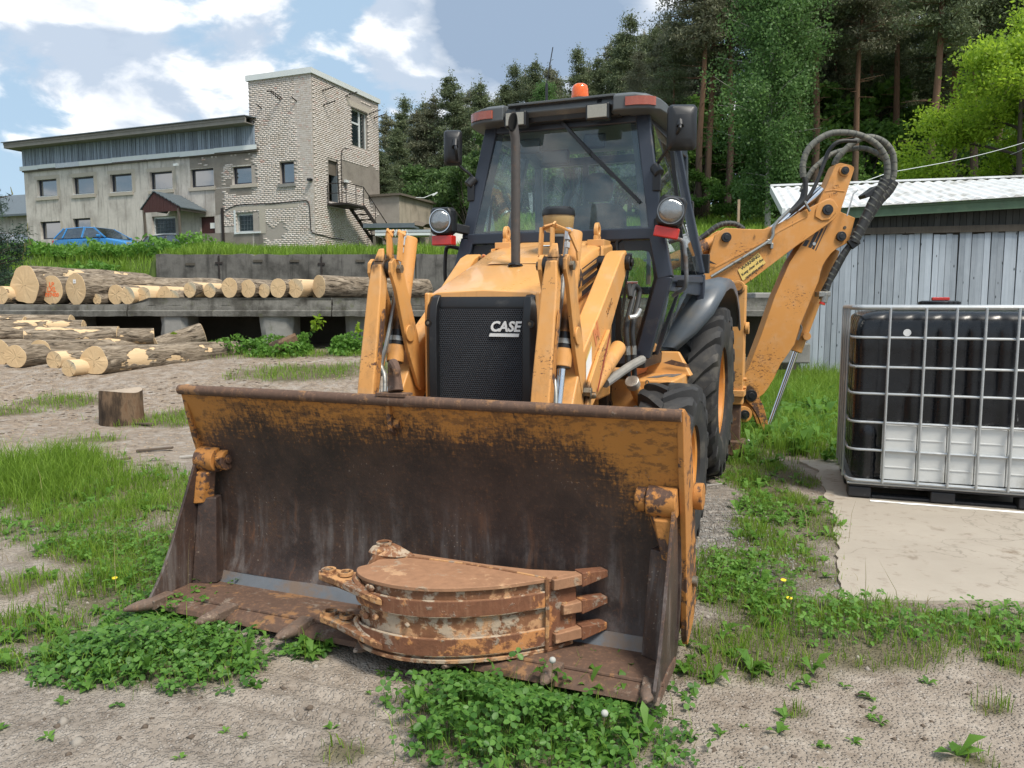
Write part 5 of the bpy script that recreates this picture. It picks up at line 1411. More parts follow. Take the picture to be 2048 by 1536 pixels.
    for k, (x, y, s, lab) in enumerate([(-4.1, 51, 1.35, 'big rounded green bush right of the brick annex'), (-2.3, 48.5, 1.15, 'green bush beside the cab pillar, right of the annex bush'), (-.6, 52, 1.3, 'green bush half hidden behind the left side of the cab'), (-5.6, 56, 1.5, 'tall green bush rising behind the annex roof'),
                                      (1.6, 50, 1.1, 'green bush seen through the cab windows, left of centre'), (4.0, 49, 1.25, 'green bush seen through the cab windows behind the seat'), (6.4, 49, 1.2, 'green bush seen through the right part of the windscreen'), (8.7, 47, 1.1, 'green bush seen through the cab side window')]):
        plant_tree('bush', bl[k % 2], x, y, uh(x, y) - .2, s, k * 1.3, lab, 'bush', None, 'branches', s * 1.05)
    # bright young oak right of the shed
    rgo = np.random.default_rng(15); mb = MB(); rs3 = random.Random(15); P = []
    def grow(p, dv, L, r, lev):
        q = p + dv * L
        pts = limbs(mb, p, q, r, r * .55, 6 if lev < 2 else 4, .07, rs3, 4)
        if lev >= 2:
            for c in range(6 if lev == 2 else 7):
                b = p.lerp(q, rs3.uniform(.3, 1.1)); m = 26 if lev == 3 else 16
                P.append(np.array(b) + rgo.normal(size=(m, 3)) * np.array([.22, .22, .13]))
        if lev < 3:
            for c in range((6, 5, 4)[lev]):
                t = rs3.uniform(.35, 1.0); b = pts[0].lerp(pts[-1], t)
                nv = (dv + Vector((rs3.gauss(0, .75), rs3.gauss(0, .75), rs3.gauss(.05, .45)))).normalized()
                grow(b, nv, L * rs3.uniform(.48, .74), r * .5, lev + 1)
    for z in np.linspace(2.3, 6.0, 13):
        a = rs3.uniform(0, 6.28); grow(Vector((0, 0, z)), Vector((cos(a), sin(a), .35)).normalized(), 1.75 * (1.15 - (z - 2.6) / 7.0), .045, 1)
    grow(Vector((0, 0, 5.0)), Vector((.05, 0, 1)), 1.5, .05, 1)
    mb.tube([(.05 * sin(z), .04 * cos(z), z) for z in np.linspace(0, 6.2, 10)], .1, 9, rr=list(np.linspace(.13, .03, 10)))
    v, f = leaf_quads(np.concatenate(P), .105, rgo, .62, .1)
    me = bpy.data.meshes.new('trunk'); me.from_pydata(mb.v, [], mb.f); me.materials.append(M['oaktrunk'])
    om = (me, mesh_np('crown', v, f, M['oakleaf']))
    plant_tree('oak_tree', om, 14.0, 21.8, 1.4, 1.08, 0.4, 'young oak with bright yellow green leaves beside the shed roof', 'oak tree', sx=1.0)
    # small pine at the left end of the log platform
    rgp = np.random.default_rng(33); rs4 = random.Random(33); mb = MB(); P = []; C = []
    H = 2.9; mb.tube([(0, 0, z) for z in np.linspace(0, H, 6)], .06, 7, rr=list(np.linspace(.07, .015, 6)))
    z = .25
    while z < H * .97:
        L = 1.35 * (1 - z / H) ** .8 + .16
        for k in range(7):
            a = rs4.uniform(0, 6.28); l = L * rs4.uniform(.7, 1.1); tip = Vector((cos(a) * l, sin(a) * l, z + l * rs4.uniform(.15, .5)))
            limbs(mb, (0, 0, z), tip, .018, .006, 4, .1, rs4, 3)
            for c in range(6):
                b = Vector((0, 0, z)).lerp(tip, rs4.uniform(.3, 1.02)); P.append(np.array(b) + rgp.normal(size=(46, 3)) * .085)
            if rs4.random() < .75: C.append((tip, rs4.uniform(.12, .24)))
        z += .2
    v, f = leaf_quads(np.concatenate(P), .10, rgp, .16)
    cm = MB()
    for p, l in C: cm.tube([p, p + Vector((rs4.uniform(-.03, .03), rs4.uniform(-.03, .03), l))], .013, 4, rr=[.014, .005])
    t = empty('small_pine', (-10.75, 15.4, 1.42), 0, 'small bushy young pine with pale upright shoots at the left edge behind the logs', 'pine tree')
    me = bpy.data.meshes.new('trunk'); me.from_pydata(mb.v, [], mb.f); me.materials.append(M['pinetrunk']); link('trunk', me, t)
    link('crown', mesh_np('crown', v, f, M['spruce']), t); cm.build('new_shoots', M['candle'], t)
trees()
# ---------------------------------------------------------------- backhoe loader
TH = 0.38149
BO = (-0.5675, 3.0092, 0.0)
def backhoe():
    t = empty('backhoe_loader', BO, -TH, 'yellow orange backhoe loader with dark cab, wide front bucket and rear digging arm', 'backhoe loader')
    Y, A, K, C = M['yellow'], M['yellow_arm'], M['black'], M['cabmetal']

    # ---- loader bucket (two-piece jaw bucket)
    prof = [(.222, 1.028), (.262, .93), (.315, .78), (.352, .62), (.372, .46), (.372, .32), (.358, .20), (.335, .125)]
    W = 1.172
    sh = MB(); rings = []
    n = 30
    dense = spline([(0, a, b) for a, b in prof], 5)
    for i in range(n + 1):
        u = -W + 2 * W * i / n
        d = lambda a, b: .006 * mnoise.noise(Vector((u * 2.2, a * 3, b * 3)))
        inner = [(u, p.y + d(p.y, p.z), p.z) for p in dense]; outer = [(u, p.y + .028, p.z) for p in reversed(dense)]
        rings.append(inner + outer)
    sh.loft(rings)
    shell = sh.build('loader_bucket', M['bucket'], t, smooth=50)
    # heavy lip tube along the top
    MB().tube([(-W - .015, .222, 1.034), (W + .015, .222, 1.034)], .024, 12).build('lip_bar', M['lipsteel'], shell)
    # back box of the bucket
    MB().pu([(.40, .90), (.52, .74), (.60, .52), (.655, .28), (.66, .17), (.60, .11), (.42, .085), (.375, .14), (.40, .5)], -W + .02, W - .02).build('bucket_back', M['hinge_paint'], shell, smooth=30)
    # strip and jaw floor
    MB().pu([(.335, .126), (.352, .126), (.318, .070), (.300, .072)], -W + .02, W - .02).build('strip', M['strip_blue'], shell, smooth=0)
    fl = MB(); rings = []
    for i in range(25):
        u = -W + 2 * W * i / 24; w_ = .004 * mnoise.noise(Vector((u * 3, 5, 1)))
        rings.append([(u, .32, .074), (u, .20, .090 + w_), (u, .09, .090 + w_), (u, .055, .080), (u, .03, .083), (u, -.020, .068 + w_), (u, -.030 + w_, .050), (u, .02, .046), (u, .30, .045)])
    fl.loft(rings).build('jaw_floor', M['lipsteel'], shell, smooth=40)
    MB().tube([(-W, .060, .084), (W, .060, .084)], .009, 8).build('weld_bead', M['lipsteel'], shell)
    # side plates
    for s in (-1, 1):
        u0, u1 = s * 1.168, s * 1.192
        MB().pu([(.222, 1.050), (.262, 1.055), (.40, 1.005), (.465, .86), (.52, .715), (.575, .60), (.615, .45), (.668, .26), (.672, .165), (.60, .105), (.47, .062), (.435, .115), (.385, .45), (.345, .62), (.285, .80)], u0, u1).build('side_plate', M['hinge_paint'], shell, bevel=.004, smooth=30)
        MB().pu([(.300, .655), (.262, .672), (.222, .585), (.105, .33), (.035, .20), (-.040, .105), (-.038, .062), (.07, .046), (.34, .036), (.405, .078), (.36, .45), (.325, .60)], s * 1.150, s * 1.164).build('jaw_side_plate', M['bucket'], shell, bevel=.003, smooth=30)
        # inner stiffening box
        rib = MB().loft([[(s * 1.145, .20, .085), (s * 1.145, .345, .085), (s * 1.07, .345, .085), (s * 1.045, .26, .085)],
                         [(s * 1.145, .262, .50), (s * 1.145, .36, .50), (s * 1.085, .36, .50), (s * 1.065, .30, .50)]])
        rib.build('stiffener', M['bucket'], shell, bevel=.006, smooth=30)
        # hinge barrel with cheek and gusset
        MB().cyl((s * 1.05, .315, .685), (s * 1.165, .315, .685), .060, 24).build('hinge_barrel', M['hinge_paint'], shell, bevel=.006)
        hb = MB().cyl((s * 1.005, .325, .685), (s * 1.046, .325, .685), .050, 22).cyl((s * .997, .325, .69), (s * 1.006, .325, .69), .022, 12); hb.cyl((s * 1.02, .275, .70), (s * 1.02, .262, .70), .012, 8)
        hb.build('hinge_pin', M['hinge_paint'], shell, bevel=.004)
        g = MB().loft([[(s * 1.055, .30, .640), (s * 1.150, .30, .640), (s * 1.150, .262, .625), (s * 1.085, .262, .625)], [(s * 1.105, .33, .475), (s * 1.150, .33, .475), (s * 1.150, .235, .475), (s * 1.118, .262, .475)]])
        g.build('hinge_gusset', M['hinge_paint'], shell, bevel=.006, smooth=30)
        MB().cyl((s * 1.19, .555, .66), (s * 1.228, .555, .66), .055, 20).build('pin_boss', M['hinge_paint'], shell, bevel=.005)
        MB().cyl((s * 1.19, .56, .30), (s * 1.212, .56, .30), .022, 12).build('bolt', M['bolt'], shell)
    # teeth
    for k, u in enumerate((-1.135, -.762, -.352, .008, .386, .768, 1.132)):
        sk = .10 if k == 0 else 0.02 * (3 - k); vs_ = (-.045, -.04, -.03, -.01, .0, .02, .03)[k]
        tb = MB()
        tb.loft([[(u - .034, .055, .078), (u + .034, .055, .078), (u + .034, .055, .106), (u - .034, .055, .106)], [(u - .030, -.02 + vs_, .058), (u + .030, -.02 + vs_, .058), (u + .030, -.02 + vs_, .104), (u - .030, -.02 + vs_, .104)]])
        ad = tb.build('tooth', M['tooth'], shell, bevel=.006)
        pt = MB(); rr = []
        for q, w, h, zc in ((-.01, .030, .025, .083), (-.03, .033, .027, .083), (-.055, .029, .023, .082), (-.08, .020, .016, .080), (-.10, .009, .007, .078)):
            uu = u - (.7 if k == 0 else .42 - .07 * k) * max(0, (-q - .01)); q += vs_
            rr.append([(uu + w * cos(a), q, zc + h * sin(a)) for a in np.linspace(0, 2 * pi, 11)[:-1]])
        pt.loft(rr).build('tooth_tip', M['tooth'], ad, smooth=50)
    # lifting hook and eye plate in the middle of the lip
    hk = MB().cbox((-.02, .235, 1.060), (.14, .07, .012))
    hk.tube(spline([(-.02, .25, 1.07), (-.035, .265, 1.13), (-.03, .25, 1.175), (-.01, .22, 1.19), (.012, .205, 1.165), (.01, .20, 1.14)], 5), .022, 10, rr=list(np.linspace(.034, .012, 26)))
    hk.build('lifting_hook', M['lipsteel'], shell)
    ep = MB().loft([[(-.055, .215, 1.02), (-.035, .215, 1.02), (-.035, .25, 1.02), (-.055, .25, 1.02)], [(-.055, .235, .90), (-.035, .235, .90), (-.035, .30, .90), (-.055, .30, .90)], [(-.055, .27, .875), (-.035, .27, .875), (-.035, .31, .87), (-.055, .31, .87)]])
    ep.loft([[(-.035, .27, 1.01), (.055, .285, .905), (.055, .295, .905), (-.035, .30, 1.01)], [(-.035, .285, .88), (.02, .295, .885), (.02, .305, .885), (-.035, .315, .88)]])
    ep.cyl((-.034, .262, .932), (-.004, .262, .932), .024, 14)
    ep.build('eye_plate', M['hinge_paint'], shell, bevel=.004)

    # ---- chassis and axles
    MB().box((-.30, 1.25, .52), (.30, 5.0, .86)).box((-.26, 1.15, .86), (.26, 2.4, 1.0)).build('chassis', M['yellow_boom'], t, bevel=.01)
    ax = MB().beam((-.70, 1.95, .49), (.70, 1.95, .49), .16, .18).cyl((0, 1.8, .49), (0, 2.1, .49), .17, 20); ax.build('front_axle', M['yellow_boom'], t, bevel=.02)
    MB().beam((-.60, 4.0, .71), (.60, 4.0, .71), .24, .26).build('rear_axle', M['yellow_boom'], t, bevel=.03)

    # ---- wheels
    def wheel(side, v, z, R, rim, w, uo, nl, lugh, front):
        """side +1 viewer right; uo outer face; w width"""
        um = side * (uo - w / 2); hw = w / 2
        tp = [(rim, -hw * .86), (rim + .04, -hw * .94), (R * .80, -hw * 1.0), (R - lugh - .055, -hw * .97), (R - lugh - .012, -hw * .84), (R - lugh + .004, -hw * .4), (R - lugh + .006, 0),
              (R - lugh + .004, hw * .4), (R - lugh - .012, hw * .84), (R - lugh - .055, hw * .97), (R * .80, hw * 1.0), (rim + .04, hw * .94), (rim, hw * .86)]
        mb = MB().lathe(tp, (um, v, z), (1, 0, 0), 64, True)
        P = lambda r, a, y: (um + y, v + r * cos(a), z + r * sin(a))
        bar = .040 * (R / .71) ** .5 * (1.15 if front else 1.0)
        for sd in (-1, 1):
            for k in range(nl):
                a0 = 2 * pi * (k + (.5 if sd > 0 else 0)) / nl; rings = []
                segs = ((-.03, 0, .9), (.25, .10, 1.0), (.55, .215, 1.05), (.86, .31, 1.1), (1.0, .345, 1.05), (1.03, .36, .85))
                for i, (q, da, wf) in enumerate(segs):
                    y = sd * hw * q * .98; a = a0 + da * (.95 if front else 1.0) * (-1 if True else 1)
                    rt = R - .010 * max(0, q) ** 2 - (.055 if i == 5 else (.014 if i == 4 else 0)); rb = R - lugh - .02 - .05 * (i >= 4)
                    hwid = bar * wf / R
                    rings.append([P(rb, a - hwid * 1.25, y), P(rt, a - hwid * .8, y), P(rt, a + hwid * .8, y), P(rb, a + hwid * 1.25, y)])
                mb.loft(rings)
        r_ = MB()
        o = side
        rp = [(rim + .022, hw * .90 * o), (rim + .018, hw * .78 * o), (rim - .025, hw * .70 * o), (rim - .045, hw * .25 * o), (rim * .62, hw * .12 * o), (rim * .50, hw * .22 * o), (rim * .30, hw * .24 * o), (rim * .28, hw * .55 * o), (0.001, hw * .56 * o)]
        r_.lathe(rp, (um, v, z), (1, 0, 0), 48)
        r_.lathe([(rim + .02, -hw * .88 * o), (rim - .03, -hw * .6 * o), (rim - .04, hw * .2 * o)], (um, v, z), (1, 0, 0), 48)
        for k in range(8):
            a = 2 * pi * k / 8; q = rim * .42
            r_.cyl(P(q, a, hw * .2 * o), P(q, a, hw * .32 * o), .016, 6)
        w_ = mb.build('front_wheel' if front else 'rear_wheel', M['rubber'], t, smooth=38)
        r_.build('rim', M['yellow_rim'], w_, smooth=40)
        return w_
    for s in (-1, 1):
        wheel(s, 1.95, .49, .49, .245, .33, 1.005, 17, .036, True)
        wheel(s, 4.0, .712, .712, .375, .43, .93, 20, .045, False)

    # ---- hood, grille
    secs = [(1.115, .322, 1.500), (1.16, .326, 1.518), (1.45, .340, 1.606), (1.75, .352, 1.700), (1.98, .362, 1.775), (2.06, .368, 1.792), (2.33, .370, 1.834)]
    hd = MB(); rings = []
    for v, w, z in secs:
        cr = .012
        rings.append([(-w, v, .98), (-w, v, z - .05), (-w + .018, v, z - .012), (-w + .06, v, z), (0, v, z + cr), (w - .06, v, z), (w - .018, v, z - .012), (w, v, z - .05), (w, v, .98)])
    hd.loft(rings)
    hood = hd.build('hood', Y, t, bevel=.006, smooth=28)
    for s in (-1, 1): MB().box((s * .330, 1.085, .80), (s * .300, 1.30, 1.50)).build('grille_surround', Y, hood, bevel=.010)
    # raised spine and seam at the hood rear
    MB().loft([[(-.20, 1.62, 1.672), (.20, 1.62, 1.672), (.185, 1.64, 1.684), (-.185, 1.64, 1.684)], [(-.24, 2.26, 1.83), (.24, 2.26, 1.83), (.225, 2.26, 1.846), (-.225, 2.26, 1.846)]]).build('hood_top_panel', Y, hood, bevel=.006)
    for s in (-1, 1):
        MB().box((s * .372, 2.05, 1.35), (s * .368, 2.055, 1.79)).build('hood_seam', K, hood, smooth=0)
        MB().loft([[(s * .365, 2.07, 1.05), (s * .380, 2.09, 1.05), (s * .380, 2.31, 1.05), (s * .365, 2.33, 1.05)], [(s * .365, 2.07, 1.80), (s * .380, 2.09, 1.78), (s * .380, 2.31, 1.81), (s * .365, 2.33, 1.83)]]).build('side_cowl', Y, hood, bevel=.012)
        # lifting lug
        L = MB(); pts = [(2.16, 1.82), (2.24, 1.82), (2.24, 1.90)] + [(2.20 + .04 * cos(a), 1.905 + .045 * sin(a)) for a in np.linspace(0, pi, 9)] + [(2.16, 1.90)]
        hole = [(2.20 + .018 * cos(a), 1.902 + .024 * sin(a)) for a in np.linspace(0, 2 * pi, 13)[:-1]]
        ring = [(2.20 + .042 * cos(a), 1.902 + .050 * sin(a)) for a in np.linspace(0, 2 * pi, 13)[:-1]]
        q = [[(s * u, a, b) for a, b in r] for u, r in ((.296, hole), (.296, ring), (.322, ring), (.322, hole), (.296, hole))]
        L.loft(q, True, False); L.box((s * .296, 2.155, 1.80), (s * .322, 2.245, 1.868))
        L.box((s * .26, 2.14, 1.80), (s * .37, 2.30, 1.842))
        L.build('lifting_lug', Y, hood, bevel=.004)
    # side stripes and lettering on the viewer's right
    for k, (z0, h) in enumerate(((1.741, .010), (1.712, .024), (1.666, .028), (1.612, .032))):
        q = .25; z = z0
        MB().add([(.3735, 1.66 + .0 * k, z - .10), (.3735, 2.045, z), (.3735, 2.045, z - h), (.3735, 1.66 + .0 * k, z - .10 - h)], [(0, 1, 2, 3)]).add([(.3735, 1.66, z - .082), (.3725, 1.66, z - .082), (.3725, 1.66, z - .09), (.3735, 1.66, z - .09)], [(0, 1, 2, 3)]).build('side_stripe', M['black_print'], hood, recalc=False, smooth=0)
    o = link('side_lettering', text_mesh('side_lettering', 'GA', .125, M['black_print'], .001, .0, .003), hood); orient(o, (.374, 1.60, 1.575), (0, 1, .26), (0, -.26, 1))
    gr = MB().box((-.245, 1.092, .82), (.245, 1.104, 1.415)).build('grille', M['grille'], t, smooth=0)
    fr = MB()
    fr.loft([[(u, 1.07 + .03 * (abs(u) > .2), 1.410), (u, 1.066 + .03 * (abs(u) > .2), 1.43), (u, 1.085 + .03 * (abs(u) > .2), 1.478), (u, 1.13, 1.492), (u, 1.13, 1.410)] for u in (-.25, .25)])
    fr.build('grille_top', K, gr, bevel=.008)
    for s in (-1, 1):
        rl = MB(); rg_ = []
        for z, dv, du in ((.80, 0, 0), (1.0, 0, 0), (1.36, 0, 0), (1.43, .012, 0), (1.475, .035, .006), (1.495, .075, .012)):
            rg_.append([(s * (.243 - du * 0), 1.055 + dv, z), (s * (.285 - du), 1.050 + dv, z), (s * (.312 - du), 1.075 + dv, z), (s * (.318 - du), 1.15, z), (s * .243, 1.15, z)])
        rl.loft(rg_); q = rl.build('grille_side_rail', K, gr, bevel=.006)
        for z in (1.34, .90):
            MB().cyl((s * .288, 1.060, z), (s * .288, 1.048, z), .020, 14).build('bolt_cup', M['blackgrease'], q)
            MB().cyl((s * .288, 1.050, z), (s * .288, 1.044, z), .009, 8).build('bolt', M['bolt'], q)
    # fan roundel seen through the mesh
    MB().lathe([(.018, 0), (.045, 0), (.045, .004), (.018, .004)], (.02, 1.088, .865), (0, -1, 0), 20, True).build('fan_roundel', M['steel_grey'], gr)
    o = link('maker_lettering', text_mesh('maker_lettering', 'CASE', .072, M['white_print'], .002, .22, .0024), gr); orient(o, (.136, 1.086, 1.322), (1, 0, 0), (0, 0, 1)); o.scale = (1.0, 1, 1)
    MB().pv([(.048, 1.272), (.212, 1.272), (.217, 1.289), (.054, 1.289)], 1.083, 1.092).build('maker_underline', M['white_print'], gr, smooth=0)
    # hood decal
    MB().add([(-.02, 2.02, 1.8005), (.12, 2.02, 1.8015), (.12, 2.07, 1.811), (-.02, 2.07, 1.810)], [(0, 1, 2, 3)]).build('hood_decal', M['bluelabel'], hood, recalc=False, smooth=0)

    # ---- exhaust and air pre-cleaner
    def slash(r, k):          # slanted mouth: the back of the pipe stands higher than the front
        R_ = [[(c[0] + r * cos(q), c[1] + r * sin(q), c[2]) for q in np.linspace(0, 2 * pi, 21)[:-1]] for c in ((0, 1.58, 1.62), (0, 1.58, 2.30), (-.002, 1.578, 2.37))]
        R_.append([(-.012 + r * cos(q), 1.566 + r * sin(q), 2.462 + 2.3 * r * sin(q) - .5 * r * cos(q)) for q in np.linspace(0, 2 * pi, 21)[:-1]])
        return R_
    e = MB().loft(slash(.0265, 1), True, False)
    ex = e.build('exhaust_pipe', M['exhaust'], t, smooth=60, recalc=False)
    MB().loft([list(reversed(r_)) for r_ in slash(.0225, 1)[2:]], True, False).build('pipe_inside', M['mouth_black'], ex, smooth=60, recalc=False)
    MB().cyl((0, 1.578, 2.36), (0, 1.578, 2.37), .023, 16).build('mouth_dark_disc', M['mouth_black'], ex)  # black disc added just below the mouth to keep the inside dark
    MB().lathe([(.026, 0), (.044, .0), (.044, .012), (.026, .012)], (0, 1.58, 1.652), (0, .3, 1), 20, True).build('pipe_collar', M['blackgrease'], ex)
    p = MB().lathe([(.001, .0), (.040, .0), (.040, .09), (.052, .10), (.074, .105), (.088, .125), (.094, .185), (.094, .198), (.001, .199)], (.165, 1.86, 1.765), (0, 0, 1), 32)
    pc = p.build('air_cleaner', M['bowl'], t, smooth=40)
    MB().lathe([(.098, .196), (.100, .204), (.096, .232), (.080, .246), (.001, .250)], (.165, 1.86, 1.765), (0, 0, 1), 32).build('cleaner_lid', K, pc)
    MB().lathe([(.042, -.03), (.042, .085)], (.165, 1.86, 1.765), (0, 0, 1), 20).build('cleaner_stem', M['blackgrease'], pc)
    MB().lathe([(.0435, .074), (.046, .074), (.046, .088), (.0435, .088)], (.165, 1.86, 1.765), (0, 0, 1), 20, True).build('stem_clamp', M['pipe'], pc)

    # ---- loader arms (both sides)
    for s in (-1, 1):
        u = lambda q: s * q
        arm = MB()
        poly = [(2.10, 1.60), (2.12, 1.72), (2.04, 1.765), (1.95, 1.74), (1.40, 1.385), (1.18, 1.22), (1.06, 1.02), (.86, .62), (.70, .52), (.64, .60), (.80, .80), (.96, 1.06)]
        poly = [(2.03, 1.61), (2.10, 1.70), (2.05, 1.765), (1.94, 1.75), (1.45, 1.43), (1.16, 1.24), (1.02, 1.02), (.78, .60), (.66, .56), (.62, .66), (.60, .52), (.70, .44), (.84, .48), (1.10, .84), (1.32, 1.02), (1.62, 1.22)]
        poly = [(2.03, 1.60), (2.10, 1.69), (2.05, 1.765), (1.955, 1.735), (1.45, 1.385), (1.16, 1.195), (1.02, 1.0), (.76, .60), (.62, .60), (.60, .50), (.70, .42), (.86, .48), (1.12, .80), (1.34, 1.00), (1.62, 1.22)]
        arm.pu(poly, u(.425), u(.535))
        lift = arm.build('loader_arm', A, t, bevel=.010, smooth=30)
        MB().pu([(1.60, 1.30), (1.62, 1.22), (1.36, .96), (1.16, .86), (1.20, 1.02), (1.40, 1.18)], u(.536), u(.556)).build('arm_gusset', A, lift, bevel=.004)
        # pivot pin and tower
        MB().cyl((u(.36), 2.04, 1.69), (u(.545), 2.04, 1.69), .045, 20).build('pivot_pin', M['blackgrease'], lift)
        MB().cyl((u(.535), 2.045, 1.69), (u(.565), 2.045, 1.69), .050, 20).cyl((u(.565), 2.045, 1.69), (u(.578), 2.045, 1.69), .026, 8).build('pin_cap', M['blackgrease'], lift, bevel=.004)
        # bell-crank: two plates pinned low on the arm, joined by the top cross pin
        for ui, w in ((.405, .022), (.528, .022)):
            pl = MB().pu([(.93, 1.665), (.895, 1.672), (.865, 1.65), (.860, 1.60), (.905, 1.52), (1.02, 1.20), (1.13, .995), (1.165, .965), (1.20, .985), (1.205, 1.02), (1.13, 1.28), (.99, 1.60)], u(ui - w / 2), u(ui + w / 2))
            pl.build('bell_crank', A, lift, bevel=.004, smooth=30)
        MB().cyl((u(.539), 1.035, 1.285), (u(.549), 1.035, 1.285), .045, 22).build('crank_boss', A, lift, bevel=.003)
        MB().cyl((u(.394), 1.035, 1.285), (u(.384), 1.035, 1.285), .045, 22).build('crank_boss', A, lift, bevel=.003)
        MB().cyl((u(.415), .905, 1.622), (u(.52), .905, 1.622), .042, 20).build('cross_pin', M['blackgrease'], lift)
        MB().cyl((u(.44), .902, 1.622), (u(.498), .902, 1.622), .050, 20).build('pin_bearing', A, lift, bevel=.004)
        for sg in (u(.535), u(.392)):
            d = .022 if abs(sg) > .5 else -.022
            MB().cyl((sg, .925, 1.62), (sg + s * d, .925, 1.62), .024, 6).build('bolt', M['bolt'], lift, bevel=.002)
        MB().cyl((u(.535), 1.175, .995), (u(.575), 1.175, .995), .024, 6).cyl((u(.556), 1.19, .975), (u(.585), 1.21, .975), .018, 12).build('bolt', M['bolt'], lift, bevel=.002)
        # front link: fluted box bar from the cross pin down to the bucket
        lk = MB(); top = (.470, .872, 1.640); bot = (.462, .655, .62)
        rings = []
        for q in (0, .04, .12, .5, .80, 1.0):
            c = Vector(top).lerp(Vector(bot), q); hw = .028 + .018 * min(1, q * 5); dp = .035
            rings.append([(u(c.x - hw), c.y - dp, c.z), (u(c.x + hw), c.y - dp, c.z), (u(c.x + hw), c.y + dp, c.z + .01), (u(c.x - hw), c.y + dp, c.z + .01)])
        lk.loft(rings)
        lo = lk.build('dump_link', A, lift, bevel=.009, smooth=30)
        fl_ = MB(); rings = []
        for q in (.22, .25, .30, .62, .68, .70):
            c = Vector(top).lerp(Vector(bot), q); x = c.x + .046 * s
            hv = .020 if .22 < q < .70 else .006
            o_ = .001 * s; rings.append([(u(x + o_), c.y - hv, c.z), (u(x + 4.5 * o_), c.y - hv * .8, c.z), (u(x + 4.5 * o_), c.y + hv * .8, c.z), (u(x + o_), c.y + hv, c.z)])
        fl_.loft(rings).build('link_flute', M['hinge_paint'], lo)
        MB().loft([[(u(.44), .86, 1.655), (u(.50), .86, 1.655), (u(.49), .90, 1.665), (u(.45), .90, 1.665)], [(u(.455), .885, 1.72), (u(.485), .885, 1.72), (u(.482), .90, 1.725), (u(.458), .90, 1.725)]]).build('link_tab', A, lo, bevel=.004)
        # bucket cylinder
        cy0, cy1, rd = Vector((u(.470), 1.185, 1.80)), Vector((u(.470), 1.008, 1.13)), Vector((u(.470), .80, .44))
        ax_ = (cy1 - cy0).normalized()
        cb = MB().cyl(cy0, cy1, .046, 24)
        cyl_ = cb.build('bucket_cylinder', A, lift, bevel=.006)
        MB().cyl(cy0 + ax_ * .52, cy0 + ax_ * .60, .0475, 24).build('cylinder_grease', M['blackgrease'], cyl_)
        MB().cyl(cy0 + ax_ * .555, cy0 + ax_ * .58, .050, 24).build('cylinder_band', M['pipe'], cyl_)
        MB().cyl(cy1, rd, .022, 18).build('chrome_rod', M['chrome'], cyl_)
        MB().cyl(cy1 - ax_ * .02, cy1 + ax_ * .004, .042, 24).build('gland', M['blackgrease'], cyl_)
        # trunnion guard strap of flat bar
        st = MB(); q = [(u(.445), .925, 1.66), (u(.445), .93, 1.80), (u(.452), .95, 1.815), (u(.50), 1.02, 1.79), (u(.525), 1.08, 1.70), (u(.527), 1.09, 1.655)]
        for a_, b_ in zip(q[:-1], q[1:]): st.beam(a_, b_, .010, .045, (0, 1, 0))
        st.build('guard_strap', A, lift, bevel=.002)
        st = MB(); q = [(u(.385), .925, 1.66), (u(.385), .95, 1.80), (u(.41), 1.00, 1.815), (u(.45), 1.06, 1.81)]
        for a_, b_ in zip(q[:-1], q[1:]): st.beam(a_, b_, .010, .045, (0, 1, 0))
        st.build('guard_strap', A, lift, bevel=.002)
        # steel pipes and fittings
        f0 = cy0 - Vector((s * .010, .052, .03)) + ax_ * .0
        fx = -.020
        pp = MB().tube(spline([(u(.470) - .012, 1.125, 1.775), (u(.470) - .015, 1.085, 1.62), (u(.470) - .012, 1.00, 1.36), (u(.470) - .02, .955, 1.22), (u(.470) - .035, .93, 1.12), (u(.470) + .0, .905, 1.06), (u(.470) + .018, .86, .93), (u(.470) + .012, .78, .70)], 6), .0115, 10)
        pp.build('hydraulic_pipe', M['pipe'], cyl_)
        MB().cyl((u(.470) - .010, 1.135, 1.815), (u(.470) - .012, 1.122, 1.755), .019, 6).cyl((u(.470) - .010, 1.19, 1.80), (u(.470) - .01, 1.13, 1.80), .020, 8).cyl((u(.470) - .012, 1.118, 1.745), (u(.470) - .012, 1.112, 1.715), .016, 6).build('pipe_fitting', M['galv'], cyl_, bevel=.002)
        MB().cyl((u(.470) - .05, .975, 1.19), (u(.470) - .055, .955, 1.11), .020, 12).build('port_elbow', A, cyl_, bevel=.004)
        MB().cyl((u(.470) - .055, .955, 1.11), (u(.470) - .058, .945, 1.06), .017, 6).build('pipe_fitting', M['pipe'], cyl_, bevel=.002)
        MB().tube(spline([(u(.470) - .058, .945, 1.07), (u(.470) - .058, .93, 1.01), (u(.470) - .03, .90, .95), (u(.470) + .02, .87, .90), (u(.470) + .025, .80, .72)], 6), .0115, 10).build('hydraulic_pipe', M['pipe'], cyl_)
        # lift cylinder under the arm
        a0, a1 = Vector((u(.50), 2.02, 1.175)), Vector((u(.50), 1.36, .965))
        lc = MB().cyl(a0, a1, .048, 24).build('lift_cylinder', A, lift, bevel=.006)
        MB().cyl(a1, a1 + (a1 - a0).normalized() * .3, .024, 16).build('chrome_rod', M['chrome'], lc)
        # tower on the chassis carrying the arm
        MB().box((u(.335), 1.98, .85), (u(.395), 2.26, 1.62)).build('loader_tower', Y, t, bevel=.02)
    # red stripe and labels on the viewer-right arm
    MB().add([(.5575, 1.60, 1.262), (.5575, 1.36, .975), (.5575, 1.345, .985), (.5575, 1.59, 1.282)], [(0, 1, 2, 3)]).build('red_stripe', M['red_print'], t, recalc=False, smooth=0)
    MB().add([(.5372, 1.30, 1.245), (.5372, 1.20, 1.165), (.5372, 1.205, 1.05), (.5372, 1.305, 1.13)], [(0, 1, 2, 3)]).build('arm_label', M['white_print'], t, recalc=False, smooth=0)
